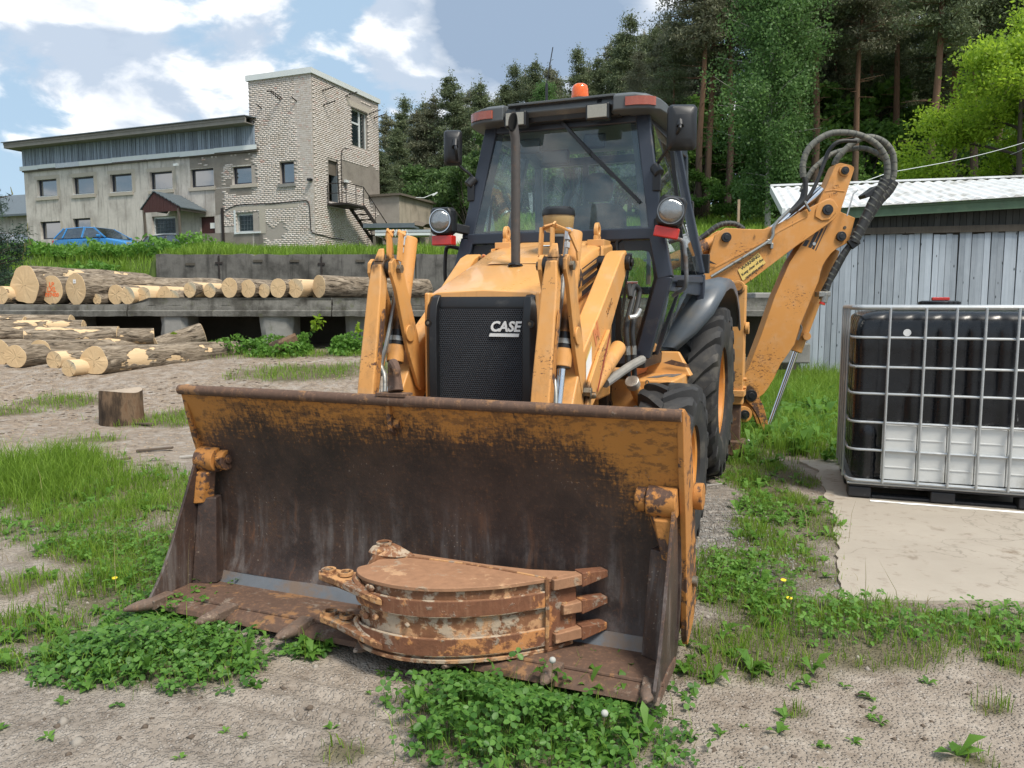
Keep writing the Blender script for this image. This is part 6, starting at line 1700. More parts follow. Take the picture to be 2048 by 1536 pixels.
    MB().add([(.5376, 1.30, 1.245), (.5376, 1.20, 1.165), (.5376, 1.201, 1.145), (.5376, 1.301, 1.225)], [(0, 1, 2, 3)]).build('arm_label_band', M['label_yellow'], t, recalc=False, smooth=0)
    o = link('arm_lettering', text_mesh('arm_lettering', 'M', .13, M['orange_primer'], .0006, 0, .008), t); orient(o, (.5365, 1.40, 1.28), (0, .80, .58), (0, -.58, .80))
    o = link('arm_lettering', text_mesh('arm_lettering', '3341C', .055, M['hinge_paint'], .0005), t); orient(o, (.5365, 1.66, 1.42), (0, .84, .54), (0, -.54, .84))
    # hoses rising behind the right arm
    for k, (du, dv) in enumerate(((-.045, .0), (-.02, .055))):
        h = MB().tube(spline([(.60 + du, 2.06 + dv, 1.0), (.595 + du, 2.05 + dv, 1.15), (.585 + du, 2.05 + dv, 1.30), (.60 + du, 2.13 + dv, 1.46), (.60 + du, 2.17 + dv * .6, 1.53), (.58 + du, 2.12 + dv * .3, 1.55), (.56, 2.06, 1.48)], 8), .017, 10)
        hh = h.build('hydraulic_hose', M['hose'], t)
        MB().cyl((.595 + du, 2.05 + dv, 1.13), (.593 + du, 2.05 + dv, 1.185), .0195, 8).build('hose_ferrule', M['pipe'], hh)
    MB().tube(spline([(.565, 2.02, 1.36), (.60, 2.05, 1.37), (.62, 2.07, 1.41)], 5), .014, 8).build('hydraulic_pipe', M['galv'], t)
    MB().tube(spline([(.50, 1.72, .985), (.52, 1.85, 1.01), (.57, 2.0, 1.06), (.615, 2.15, 1.095), (.58, 2.26, 1.08)], 8), .027, 10).build('wrapped_hose', M['greycloth'], t)
    MB().tube(spline([(-.55, 1.55, .93), (-.60, 1.75, .985), (-.64, 2.0, 1.03), (-.60, 2.22, 1.06)], 8), .030, 10).build('wrapped_hose', M['greycloth'], t)
    # orange pipe left of the hood
    MB().tube(spline([(-.40, 1.25, .96), (-.395, 1.26, 1.10), (-.37, 1.32, 1.22), (-.36, 1.42, 1.34), (-.36, 1.6, 1.5)], 6), .016, 10).build('frame_pipe', M['orange_primer'], t)
    MB().tube(spline([(-.42, 2.2, 1.56), (-.40, 2.06, 1.72), (-.385, 2.0, 1.745), (-.39, 2.18, 1.70)], 6), .013, 10).build('frame_pipe', M['orange_primer'], t)

    # ---- cab
    cabm = MB()
    post = {}
    for s in (-1, 1):
        T, B_, Kk, Lw = (s * .525, 2.49, 2.66), (s * .655, 2.36, 1.885), (s * .722, 2.33, 1.60), (s * .585, 2.33, 1.10)
        cabm.beam(T, B_, .075, .09, (1, 0, 0)); cabm.beam(B_, Kk, .075, .10, (1, 0, 0)); cabm.beam((s * .722, 2.33, 1.62), Lw, .070, .095, (1, 0, 0))
        RT, RM, RB = (s * .60, 3.30, 2.60), (s * .80, 3.30, 1.66), (s * .80, 3.30, 1.30)
        cabm.beam(RT, RM, .06, .06, (1, 0, 0)); cabm.beam(RM, RB, .06, .06, (1, 0, 0))
        RRT, RRM = (s * .60, 3.62, 2.60), (s * .62, 3.72, 1.5)
        cabm.beam(RRT, RRM, .06, .06, (1, 0, 0))
        cabm.beam(T, RRT, .06, .07); cabm.beam((s * .722, 2.33, 1.60), (s * .80, 3.30, 1.62), .05, .05)
        # side panel below the window
        cabm.loft([[(s * .735, 2.36, 1.52), (s * .745, 2.36, 1.62), (s * .725, 2.36, 1.62), (s * .715, 2.36, 1.52)], [(s * .81, 3.35, 1.50), (s * .815, 3.35, 1.66), (s * .795, 3.35, 1.66), (s * .79, 3.35, 1.50)]])
        # lower rear panel between post and fender
        cabm.beam((s * .74, 2.62, 1.53), (s * .58, 2.75, 1.10), .05, .05, (1, 0, 0))
    cabm.beam((-.655, 2.35, 1.885), (.655, 2.35, 1.885), .06, .075); cabm.beam((-.525, 2.49, 2.655), (.525, 2.49, 2.655), .07, .10)
    cabm.beam((-.60, 3.62, 2.6), (.60, 3.62, 2.6), .06, .06); cabm.beam((-.60, 3.70, 1.55), (.60, 3.70, 1.55), .06, .06)
    cabm.beam((-.585, 2.33, 1.10), (.585, 2.33, 1.10), .07, .10)
    cabm.beam((-.20, 3.65, 2.6), (-.21, 3.71, 1.55), .05, .04)
    # dashboard / firewall behind the hood, with the panes left of and right of it
    cabm.loft([[(-.385, 2.345, 1.06), (.385, 2.345, 1.06), (.385, 2.40, 1.06), (-.385, 2.40, 1.06)], [(-.40, 2.345, 1.85), (.40, 2.345, 1.85), (.40, 2.40, 1.85), (-.40, 2.40, 1.85)]])
    cab = cabm.build('cab', C, t, bevel=.010, smooth=30)
    MB().tube(spline([(-.40, 2.335, 1.55), (-.40, 2.335, 1.82), (-.37, 2.335, 1.848), (.37, 2.335, 1.848), (.40, 2.335, 1.82), (.40, 2.335, 1.50)], 5), .013, 8).build('hood_seal', K, cab)
    # windscreen with black band
    def pane(name, q, mat, parent=cab):
        m = MB().add(q, [tuple(range(len(q)))]); return m.build(name, mat, parent, recalc=False, smooth=0)
    pane('windscreen', [(-.635, 2.33, 1.90), (.635, 2.33, 1.90), (.505, 2.47, 2.64), (-.505, 2.47, 2.64)], M['glass'])
    wp = lambda a, b: Vector((a * (.635 + (.505 - .635) * b), 2.334 + .14 * b, 1.90 + .74 * b))
    fr = MB()
    def band(a0, b0, a1, b1):
        q = [wp(a0, b0), wp(a1, b0), wp(a1, b1), wp(a0, b1)]; fr.add([p + Vector((0, .004, 0)) for p in q], [(0, 1, 2, 3)])
    band(-1, 0, 1, .05); band(-1, .95, 1, 1); band(-1, .05, -.86, .95); band(.88, .05, 1, .95)
    fr.build('windscreen_border', K, cab, recalc=False, smooth=0)
    for s in (-1, 1):
        # lower front pane: rounded light panel inside dark surround
        sur = [(s * .40, 2.338, 1.845), (s * .655, 2.345, 1.845), (s * .70, 2.328, 1.60), (s * .565, 2.328, 1.13), (s * .40, 2.335, 1.13)]
        inn = [(s * .435, 2.336, 1.76), (s * .455, 2.336, 1.78), (s * .60, 2.340, 1.78), (s * .625, 2.338, 1.755), (s * .645, 2.333, 1.60), (s * .535, 2.332, 1.20), (s * .52, 2.332, 1.19), (s * .45, 2.334, 1.19), (s * .435, 2.334, 1.21)]
        m = MB(); N = 48
        def resample(poly):
            P = [Vector(p) for p in poly]; L = [0]
            for a, b in zip(P, P[1:] + P[:1]): L.append(L[-1] + (b - a).length)
            out = []
            c0 = sum((p for p in P), Vector()) / len(P)
            for k in range(N):
                ang = 2 * pi * k / N; best = None; d = Vector((cos(ang), 0, sin(ang)))
                for a, b in zip(P, P[1:] + P[:1]):
                    ea = b - a; den = d.x * ea.z - d.z * ea.x
                    if abs(den) < 1e-9: continue
                    w = a - Vector((s * .535, 0, 1.49)); tt = (w.x * ea.z - w.z * ea.x) / den; uu = (w.x * d.z - w.z * d.x) / den
                    if tt > 0 and -1e-6 <= uu <= 1 + 1e-6 and (best is None or tt < best[0]): best = (tt, a + ea * uu)
                out.append(best[1])
            return out
        ro, ri = resample(sur), resample(inn)
        m.loft([ro, ri], True, False); m.build('lower_pane_border', K, cab, recalc=False, smooth=0)
        pane('lower_front_pane', [p + Vector((0, .003, 0)) for p in ri], M['glass'])
        # door glass and lower teal glass
        pane('door_glass', [(s * .60, 2.46, 2.58), (s * .70, 2.37, 1.66), (s * .795, 3.28, 1.68), (s * .605, 3.27, 2.56)], M['glass_side'])
        pane('lower_door_glass', [(s * .735, 2.40, 1.52), (s * .595, 2.42, 1.12), (s * .60, 2.80, 1.12), (s * .775, 2.85, 1.52)], M['glass_teal'])
        MB().beam((s * .645, 2.80, 2.58), (s * .755, 2.84, 1.66), .018, .025, (1, 0, 0)).build('door_glass_bar', K, cab)
        pane('rear_quarter_glass', [(s * .61, 3.33, 2.57), (s * .79, 3.33, 1.68), (s * .63, 3.70, 1.56), (s * .61, 3.62, 2.57)], M['glass_side'])
        # grab rail
        MB().tube(spline([(s * .735, 2.36, 1.83), (s * .80, 2.33, 1.84), (s * .83, 2.34, 1.80), (s * .845, 2.36, 1.62), (s * .83, 2.40, 1.545), (s * .78, 2.43, 1.515), (s * .75, 2.44, 1.49)], 6), .014, 10).build('grab_rail', M['steel_grey'] if s > 0 else K, cab)
        MB().cbox((s * .78, 2.56, 1.575), (.06, .07, .05)).build('door_latch', K, cab, bevel=.008)
        # window strut hinge blocks
        MB().beam((s * .625, 3.34, 2.50), (s * .815, 3.36, 1.70), .016, .02, (1, 0, 0)).build('rear_window_strut', M['steel_grey'], cab)
        MB().cbox((s * .705, 3.32, 2.14), (.05, .06, .12)).build('hinge_block', K, cab, bevel=.006); MB().cbox((s * .82, 3.36, 1.74), (.06, .07, .14)).build('hinge_block', K, cab, bevel=.006)
    pane('rear_window', [(-.59, 3.65, 2.56), (.59, 3.65, 2.56), (.60, 3.72, 1.58), (-.60, 3.72, 1.58)], M['glass_side'])
    # stickers on the lower right pane
    MB().lathe([(.001, 0), (.042, 0)], (.520, 2.322, 1.510), (0, -1, 0), 28).build('round_sticker', M['white_print'], cab)
    MB().lathe([(.001, 0), (.030, 0)], (.513, 2.3205, 1.512), (0, -1, 0), 24).build('sticker_green', M['green_print'], cab)
    o = link('sticker_text', text_mesh('sticker_text', 'OK', .026, M['black_print'], .0004, 0, .001), cab); orient(o, (.528, 2.319, 1.517), (1, 0, .1), (-.1, 0, 1))
    for k in range(4): MB().box((.475, 2.3235, 1.530 + .014 * k), (.545, 2.325, 1.537 + .014 * k)).build('sticker_stripe', M['red_print'], cab, smooth=0)
    MB().box((.475, 2.326, 1.525), (.545, 2.327, 1.585)).build('sticker_back', M['white_print'], cab, smooth=0)
    # floor, inner parts
    MB().box((-.58, 2.42, 1.02), (.58, 3.7, 1.10)).build('cab_floor', K, cab, bevel=.01)
    seat = MB(); su, sv = .03, 3.10; dz_ = .13
    bk = []
    for z, w, v in ((1.50, .22, .0), (1.60, .235, .01), (1.85, .235, .05), (2.0, .22, .075), (2.055, .17, .085), (2.07, .09, .088)):
        z += dz_ * (z > 1.55); bk.append([(su - w, sv + v + .03, z), (su - w * .8, sv + v - .02, z), (su, sv + v - .005, z), (su + w * .8, sv + v - .02, z), (su + w, sv + v + .03, z), (su + w * .8, sv + v + .09, z), (su - w * .8, sv + v + .09, z)])
    seat.loft(bk); se = seat.build('seat', M['seat'], cab, smooth=60)
    MB().box((su - .23, 2.72, 1.38), (su + .23, 3.16, 1.50)).build('seat_cushion', M['seat'], se, bevel=.04)
    hr = MB(); rr = []
    for z, w in ((2.09, .09), (2.11, .125), (2.17, .138), (2.23, .132), (2.275, .10), (2.295, .05)):
        z += dz_; w *= .88; rr.append([(su - w, sv + .10, z), (su - w * .8, sv + .065, z), (su + w * .8, sv + .065, z), (su + w, sv + .10, z), (su + w * .8, sv + .15, z), (su - w * .8, sv + .15, z)])
    hr.loft(rr).build('headrest', M['seat'], se, smooth=60)
    sw_ = MB().lathe([(.185 + .014 * cos(a), .014 * sin(a)) for a in np.linspace(0, 2 * pi, 9)[:-1]], (.04, 2.62, 1.80), (0, -.55, .85), 32, True)
    sw_.cyl((.04, 2.62, 1.80), (.04, 2.50, 1.55), .03, 12); sw_.beam((.04 - .18, 2.62, 1.80), (.04 + .18, 2.62, 1.80), .03, .015); sw_.beam((.04, 2.62, 1.80), (.04, 2.72, 1.87), .03, .015)
    sw_.build('steering_wheel', K, cab)
    MB().tube(spline([(-.08, 2.75, 1.72), (-.075, 2.72, 1.98), (-.06, 2.72, 2.16), (-.03, 2.73, 2.235)], 5), .030, 10).build('control_lever', K, cab)
    MB().tube([(.30, 2.9, 1.3), (.36, 2.85, 1.75)], .012, 8).cyl((.36, 2.85, 1.75), (.365, 2.846, 1.80), .022, 12).build('control_lever', K, cab)
    MB().box((-.45, 2.42, 1.62), (-.30, 2.52, 1.76)).box((-.16, 2.42, 1.86), (.24, 2.55, 1.885)).build('dashboard', K, cab, bevel=.01)
    MB().cbox((-.09, 2.55, 2.44), (.2, .05, .1)).build('roof_vent', K, cab, bevel=.02)
    for u_ in (-.27, .19): MB().cbox((u_, 2.535, 2.525), (.155, .03, .10)).build('roof_speaker', K, cab, bevel=.02)
    # rear inner work lamp posts seen through the glass
    MB().beam((.34, 3.62, 1.6), (.345, 3.60, 1.92), .03, .03).beam((.30, 3.62, 1.79), (.58, 3.62, 1.79), .02, .015).build('rear_rail', M['galv'], cab)

    # roof
    rf = MB(); rings = []
    for z, du, dv in ((2.672, .0, .0), (2.70, .035, .03), (2.735, .03, .02), (2.762, -.02, -.03), (2.770, -.10, -.10)):
        w = .60 + du
        rings.append([(-w, 2.44 - dv, z), (-.36, 2.36 - dv, z), (.36, 2.36 - dv, z), (w, 2.44 - dv, z), (w, 3.66 + dv, z), (-w, 3.66 + dv, z)])
    rf.loft(rings); roof = rf.build('roof', M['roofgrey'], cab, bevel=.008, smooth=40)
    MB().loft([[(-.36, 2.345, 2.755), (.40, 2.345, 2.755), (.40, 2.37, 2.64), (-.36, 2.37, 2.64)], [(-.36, 2.50, 2.755), (.40, 2.50, 2.755), (.40, 2.50, 2.64), (-.36, 2.50, 2.64)]]).build('roof_recess', K, roof, bevel=.006)
    MB().box((-.35, 2.315, 2.747), (.385, 2.36, 2.763)).build('roof_edge', M['roofgrey'], roof, bevel=.004)
    for s in (-1, 1):
        cp = MB(); rr = []
        for u_, v_, zt in ((.375, 2.295, 2.762), (.52, 2.30, 2.762), (.60, 2.33, 2.755), (.655, 2.40, 2.742), (.675, 2.52, 2.735), (.675, 3.0, 2.735), (.66, 3.62, 2.72)):
            iu = max(.36, u_ - .16)
            zb = 2.645
            rr.append([(s * u_, v_, zb + .012), (s * u_, v_, zt - .02), (s * (u_ - .03 * (u_ > .4)), v_ + .03 * (v_ < 2.45), zt), (s * iu, max(v_ + .10, 2.42), zt + .004), (s * iu, max(v_ + .10, 2.42), zb), (s * (u_ - .02), v_ + .02, zb)])
        cp.loft(rr); cap = cp.build('roof_side_cap', M['roofgrey'], roof, bevel=.008, smooth=40)
        L = MB(); rr = []
        for u_, v_ in ((.455, 2.2955), (.53, 2.299), (.60, 2.326), (.635, 2.364)):
            rr.append([(s * u_, v_ - .009, 2.675), (s * u_, v_ - .009, 2.728), (s * (u_ - .01), v_ + .012, 2.728), (s * (u_ - .01), v_ + .012, 2.675)])
        L.loft(rr).build('indicator_lens', M['lens_amber_dull'], cap, smooth=60)
    for u_ in (-.285, .275):
        wl = MB().cbox((u_, 2.318, 2.655), (.155, .07, .105)).build('work_lamp', K, roof, bevel=.012)
        MB().cbox((u_, 2.281, 2.655), (.127, .008, .080)).build('lamp_lens', M['lens_clear'], wl, bevel=.003)
        MB().beam((u_, 2.33, 2.70), (u_, 2.37, 2.76), .03, .02).build('lamp_bracket', K, wl)
    b = MB().lathe([(.058, 0), (.060, .012), (.055, .065), (.050, .085), (.036, .096), (.001, .099)], (.06, 2.62, 2.83), (0, 0, 1), 28)
    be = b.build('beacon', M['beacon'], roof, smooth=60); MB().cyl((.06, 2.62, 2.76), (.06, 2.62, 2.832), .062, 24).build('beacon_base', K, be)
    MB().tube([(-.21, 2.7, 2.76), (-.21, 2.7, 2.98)], .010, 8).tube([(-.21, 2.7, 2.98), (-.165, 2.7, 3.22)], .0035, 6).build('antenna', K, roof)
    # wiper
    wi = MB().beam((-.02, 2.435, 2.66), (.20, 2.405, 2.42), .022, .020).beam((.20, 2.405, 2.42), (.34, 2.388, 2.275), .012, .012)
    wi.beam((.10, 2.420, 2.53), (.545, 2.352, 2.085), .010, .022); wi.build('wiper', K, cab)
    # mirrors
    for s in (-1, 1):
        if s > 0: c = Vector((.812, 2.26, 2.50)); nrm = Vector((.35, -1, -.05)); tw = .16
        else: c = Vector((-.765, 2.34, 2.51)); nrm = Vector((.40, -1, -.08)); tw = .10
        sh_ = MB(); rr = []
        hw, hh = (.088, .132) if s > 0 else (.062, .118)
        for d, q in ((.0, 1.0), (-.02, 1.02), (-.045, .90), (-.062, .55)):
            rr.append([(hw * q * cx, hh * q * cz, -d) for cx, cz in ((-1, -.86), (-.82, -1), (.82, -1), (1, -.86), (1, .86), (.82, 1), (-.82, 1), (-1, .86))])
        sh_.loft(rr); mi = sh_.build('mirror', K, cab, bevel=.010, smooth=45)
        nrm.normalize(); orient(mi, c, Vector((0, 0, 1)).cross(nrm), (0.10 * s, 0, 1))
        m_ = MB().tube(spline([c + nrm * .05 + Vector((-s * .02, 0, .02)), c + nrm * .10 + Vector((-s * .03, 0, -.02)), (s * .72, 2.33, 2.40), (s * .655, 2.38, 2.335), (s * .64, 2.40, 2.30)], 6), .010, 8)
        m_.cyl(c + nrm * .045 + Vector((-s * .02, 0, .045)), c + nrm * .075 + Vector((-s * .02, 0, 0)), .022, 12)
        m_.build('mirror_arm', K, cab)
        MB().cyl((s * .665, 2.36, 2.255), (s * .625, 2.39, 2.305), .034, 14).cbox((s * .645, 2.375, 2.205), (.05, .035, .11)).build('mirror_bracket', K, cab, bevel=.006)
    # headlamps with turn signals
    for s in (-1, 1):
        c = Vector((s * .772, 2.20, 2.0)); f = Vector((.0 if s < 0 else .12, -1, -.02)).normalized(); roll = .0 if s < 0 else -.20
        hx = Vector((cos(roll), 0, sin(roll)))
        hb = MB(); rr = []
        for d, q in ((.055, .88), (.04, .98), (-.02, 1.0), (-.08, .80), (-.10, .5)):
            rr.append([(.082 * q * a, .092 * q * b_, d) for a, b_ in ((-1, -.75), (-.75, -1), (.75, -1), (1, -.75), (1, .75), (.75, 1), (-.75, 1), (-1, .75))])
        hb.loft(rr); hl = hb.build('headlamp', K, cab, bevel=.006, smooth=40)
        hz = f; up_ = Vector((-sin(roll), 0, cos(roll)))
        orient(hl, c, up_.cross(f), up_)
        MB().lathe([(.074, .052), (.072, .060), (.045, .070), (.001, .073)], (0, 0, 0), (0, 0, 1), 32).build('lamp_lens', M['lens_round'], hl, smooth=60)
        MB().lathe([(.074, .050), (.080, .050), (.080, .062), (.074, .062)], (0, 0, 0), (0, 0, 1), 32, True).build('lamp_ring', M['chrome'] if s < 0 else M['steel_grey'], hl)
        MB().cbox((0, -.128, .0), (.150, .068, .080)).build('turn_signal', M['lens_red'], hl, bevel=.008)
        MB().beam((s * .735, 2.24, 1.965), (s * .645, 2.37, 1.945), .05, .06).build('lamp_bracket', K, cab, bevel=.008)

    # fenders
    for s in (-1, 1):
        fs = [(3.12, 1.12, .53, .66), (3.16, 1.25, .595, .79), (3.23, 1.40, .675, .90), (3.34, 1.53, .745, .945), (3.52, 1.605, .775, .960), (3.75, 1.635, .78, .965), (4.0, 1.635, .78, .965), (4.3, 1.57, .78, .965), (4.55, 1.44, .78, .965), (4.72, 1.25, .78, .965)]
        fm = MB(); rings = []
        for i, (v, z, a, b_) in enumerate(fs):
            j = min(i + 1, len(fs) - 1); k = max(i - 1, 0); tx, tz = fs[j][0] - fs[k][0], fs[j][1] - fs[k][1]; l = sqrt(tx * tx + tz * tz); nx, nz = -tz / l, tx / l
            bul = .035
            P = lambda u_, o_: (s * u_, v + nx * o_, z + nz * o_)
            rings.append([P(a - .25 * (i > 3), .0), P(a, 0.0), P((a + b_) / 2, bul * .6), P(b_ - .03, bul * .3), P(b_, -.015), P(b_, -.07), P(b_ - .012, -.07), P(b_ - .03, -.02), P(a - .25 * (i > 3), -.02)])
        fm.loft(rings); fm.build('fender', M['fender'], t, smooth=50)
        MB().beam((s * .53, 3.10, 1.11), (s * .76, 3.33, 1.60), .012, .03, (1, 0, 0)).build('fender_trim', M['steel_grey'], t)
    # tank and step on the viewer's right; a plain battery box on the other side
    tk = MB().box((.30, 2.42, .56), (.765, 3.02, .945)).build('fuel_tank', A, t, bevel=.015)
    fn = Vector((-.1, -.75, .65)).normalized(); f0 = Vector((.555, 2.43, .80))
    MB().cyl(f0, f0 + fn * .19, .036, 20).build('filler_neck', A, tk)
    fc = MB().cyl(f0 + fn * .18, f0 + fn * .235, .046, 22).build('filler_cap', M['aluminium'], tk, bevel=.006)
    pk = MB().cbox((.615, 2.335, .905), (.03, .02, .035)); pk.tube(spline([(.607, 2.335, .92), (.607, 2.335, .945), (.623, 2.335, .945), (.623, 2.335, .92)], 4), .004, 6); pk.build('padlock', M['bolt'], tk)
    MB().cbox((.69, 2.417, .915), (.10, .004, .022)).build('maker_tag', M['black_print'], tk)
    o = link('tag_lettering', text_mesh('tag_lettering', 'DIESEL FUEL', .014, M['white_print'], .0004), tk); orient(o, (.69, 2.4145, .915), (1, 0, 0), (0, 0, 1))
    MB().add([(.56, 2.56, .9475), (.64, 2.60, .9475), (.70, 2.90, .9475), (.64, 2.88, .9475)], [(0, 1, 2, 3)]).add([(.68, 2.66, .9475), (.72, 2.68, .9475), (.74, 2.95, .9475), (.70, 2.92, .9475)], [(0, 1, 2, 3)]).build('worn_patch', M['steel_grey'], tk, recalc=False, smooth=0)
    sp = MB().loft([[(.46, 2.95, .93), (.80, 2.95, .93), (.80, 3.06, .93), (.46, 3.06, .93)], [(.52, 3.0, 1.10), (.70, 3.0, 1.10), (.70, 3.04, 1.10), (.52, 3.04, 1.10)]]); sp.build('fender_support', A, t, bevel=.01)
    MB().loft([[(.46, 2.40, .95), (.475, 2.40, .95), (.475, 2.95, .95), (.46, 2.95, .95)], [(.52, 2.42, 1.09), (.535, 2.42, 1.09), (.535, 3.0, 1.09), (.52, 3.0, 1.09)]]).build('step_plate', M['orange_primer'], t, bevel=.004)
    MB().add([(.60, 2.948, 1.02), (.66, 2.948, 1.045), (.78, 2.948, 1.015), (.79, 2.948, .99), (.70, 2.948, 1.0)], [(0, 1, 2, 3, 4)]).build('worn_patch', M['lipsteel'], t, recalc=False, smooth=0)
    MB().box((-.72, 2.42, .56), (-.30, 3.02, .945)).build('battery_box', A, t, bevel=.015)
    for z in (.78, .66): MB().cyl((.345, 2.40, z), (.345, 2.36, z), .03, 8).build('bolt', M['blackgrease'], t)
    MB().box((.30, 2.30, .50), (.36, 2.42, .90)).build('mount_plate', M['blackgrease'], t, bevel=.005)

    # ---- rear frame and stabilisers
    MB().box((-.98, 4.90, .62), (.98, 5.10, .98)).build('rear_frame', A, t, bevel=.015)
    for s in (-1, 1):
        sb = MB().box((s * .86, 4.86, .50), (s * .985, 5.0, 1.62)).build('stabiliser_post', A, t, bevel=.012)
        MB().box((s * .835, 4.84, 1.50), (s * .87, 4.9, 1.66)).build('post_tab', A, sb, bevel=.006); MB().box((s * .84, 4.83, .58), (s * 1.0, 5.03, .64)).build('post_collar', A, sb, bevel=.006)
        MB().cyl((s * .92, 4.87, 1.60), (s * .92, 4.82, 1.60), .058, 22).build('pin_boss', A, sb, bevel=.004); MB().cyl((s * .92, 4.83, 1.60), (s * .92, 4.81, 1.60), .034, 16).build('pin', M['hinge_paint'], sb)
        MB().cyl((s * .99, 4.90, 1.22), (s * 1.02, 4.90, 1.22), .055, 20).build('pin_boss', A, sb)
        MB().box((s * .875, 4.88, .12), (s * .965, 4.98, .52)).build('inner_leg', M['lipsteel'], sb, bevel=.006)
        MB().box((s * .83, 4.80, .03), (s * 1.01, 5.06, .16)).build('foot_pad', M['lipsteel'], sb, bevel=.01)
        for z in (.74, .66): MB().cyl((s * .985, 4.93, z), (s * 1.01, 4.93, z), .018, 6).build('bolt', A, sb)

    # ---- digging arm, folded out to the side: planes of constant world y
    inv = (Matrix.Translation(BO) @ Matrix.Rotation(-TH, 4, 'Z')).inverted()
    def wb(name, mb, mat, parent=t, **k):
        mb.v = [tuple(inv @ Vector(p)) for p in mb.v]; return mb.build(name, mat, parent, **k)
    def pw(poly, y0, y1): return MB().prism(poly, lambda a, b: (a, y0, b), lambda a, b: (a, y1, b))
    BM = M['yellow_boom']
    boomP = [(1.973, 1.743), (2.083, 2.144), (2.135, 2.19), (2.188, 2.219), (2.429, 2.205), (2.581, 2.205), (2.694, 2.243), (3.127, 2.466), (3.21, 2.510), (3.25, 2.515), (3.285, 2.500), (3.338, 2.417), (3.335, 2.37), (3.30, 2.315), (3.212, 2.245), (2.879, 2.006), (2.383, 1.629), (2.219, 1.50), (1.964, 1.50)]
    boom = wb('boom', pw(boomP, 8.00, 8.05), BM, bevel=.006, smooth=25)
    wb('boom_back_plate', pw(boomP, 8.30, 8.35), BM, boom, bevel=.006, smooth=25)
    wb('boom_web', pw([(1.98, 1.52), (2.12, 2.13), (2.20, 2.17), (2.6, 2.16), (3.02, 2.37), (3.02, 2.15), (2.4, 1.68), (2.22, 1.52)], 8.05, 8.30), BM, boom, smooth=25)
    # pressed swage line along the boom side
    wb('boom_swage', pw([(2.02, 1.80), (2.60, 2.10), (2.72, 2.19), (3.02, 2.345), (3.02, 2.330), (2.73, 2.175), (2.61, 2.085), (2.03, 1.78)], 7.994, 8.0), BM, boom, bevel=.003)
    wb('boom_swage', pw([(2.45, 1.70), (2.95, 2.09), (3.0, 2.155), (3.01, 2.145), (2.96, 2.075), (2.46, 1.685)], 7.994, 8.0), BM, boom, bevel=.003)
    wb('boom_end_pad', pw([(3.09, 2.33), (3.10, 2.41), (3.135, 2.465), (3.21, 2.505), (3.27, 2.495), (3.32, 2.43), (3.31, 2.38), (3.24, 2.30), (3.16, 2.29)], 7.985, 8.001), BM, boom, bevel=.006)
    def pin(c, r, y, parent, mat=K, nm='pivot_pin', d=.03):
        return wb(nm, MB().cyl((c[0], y, c[1]), (c[0], y - d, c[1]), r, 24).cyl((c[0], y - d, c[1]), (c[0], y - d - .008, c[1]), r * .55, 16), mat, parent, bevel=.004)
    pin((2.191, 2.122), .050, 8.0, boom); pin((3.212, 2.398), .054, 7.985, boom, d=.02)
    # dipper
    dipP = [(3.165, 2.517), (3.224, 2.636), (3.311, 2.85), (3.330, 2.872), (3.366, 2.883), (3.469, 2.862), (3.505, 2.842), (3.511, 2.82), (3.387, 2.391), (3.543, 2.328), (3.495, 2.114), (3.47, 2.07), (3.365, 2.013), (3.31, 1.965), (3.26, 1.90), (3.225, 1.835), (3.205, 1.76), (3.192, 1.682), (3.152, 1.58), (3.085, 1.40), (3.018, 1.227), (2.965, 1.022), (2.90, .92), (2.828, .816), (2.76, .66), (2.70, .555), (2.66, .50), (2.598, .452), (2.48, .42), (2.440, .43), (2.438, .672), (2.50, .80), (2.612, 1.125), (2.742, 1.532), (2.882, 1.875), (3.02, 2.10)]
    dip = wb('dipper_arm', pw(dipP, 8.08, 8.26), BM, bevel=.008, smooth=25)
    pin((3.404, 2.801), .055, 8.08, dip, BM, 'pin_boss', .02); pin((3.404, 2.801), .040, 8.06, dip, K, 'pivot_pin', .02)
    pin((3.398, 2.139), .050, 8.08, dip); wb('plate_hole_disc', MB().cyl((3.436, 8.081, 2.23), (3.436, 8.074, 2.23), .016, 14), M['void'], dip)  # dark disc on the plate stands for a shaded hole
    wb('plate_hole_disc', MB().cyl((3.125, 8.081, 2.064), (3.125, 8.072, 2.064), .017, 14), M['galv'], dip)
    wb('dipper_ridge', pw([(3.215, 2.60), (3.30, 2.615), (3.42, 2.60), (3.42, 2.59), (3.30, 2.604), (3.215, 2.59)], 8.074, 8.082), BM, dip, bevel=.002)
    for x0, w_, z0, z1 in ((3.015, .042, 2.045, 2.10), (3.075, .034, 2.03, 2.19), (3.115, .022, 2.015, 2.22), (3.150, .008, 2.0, 2.25)):
        wb('dipper_stripe', pw([(x0 - .01, z0), (x0 + w_ - .01, z0 - .01), (x0 + w_ + (z1 - z0) * .40, z1), (x0 + (z1 - z0) * .40, z1)], 8.078, 8.0795), M['black_print'], dip, smooth=0)
    for k, (x, z) in enumerate(((3.33, 2.64), (3.30, 2.56))):
        o = link('cast_lettering', text_mesh('cast_lettering', ('K2L', '1100')[k], .05, M['hinge_paint'], .0005), dip); orient(o, inv @ Vector((x, 8.079, z)), (inv.to_3x3() @ Vector((1, 0, .3))), (inv.to_3x3() @ Vector((-.3, 0, 1))))
    pin((2.52, .485), .062, 8.08, dip); wb('link_boss', MB().cyl((2.45, 8.05, .285), (2.45, 8.28, .285), .085, 22), BM, dip, bevel=.006); pin((2.45, .285), .05, 8.05, dip)
    wb('foot_lug', pw([(2.40, .62), (2.55, .60), (2.56, .42), (2.50, .24), (2.40, .21), (2.36, .30)], 8.10, 8.24), BM, dip, bevel=.008)
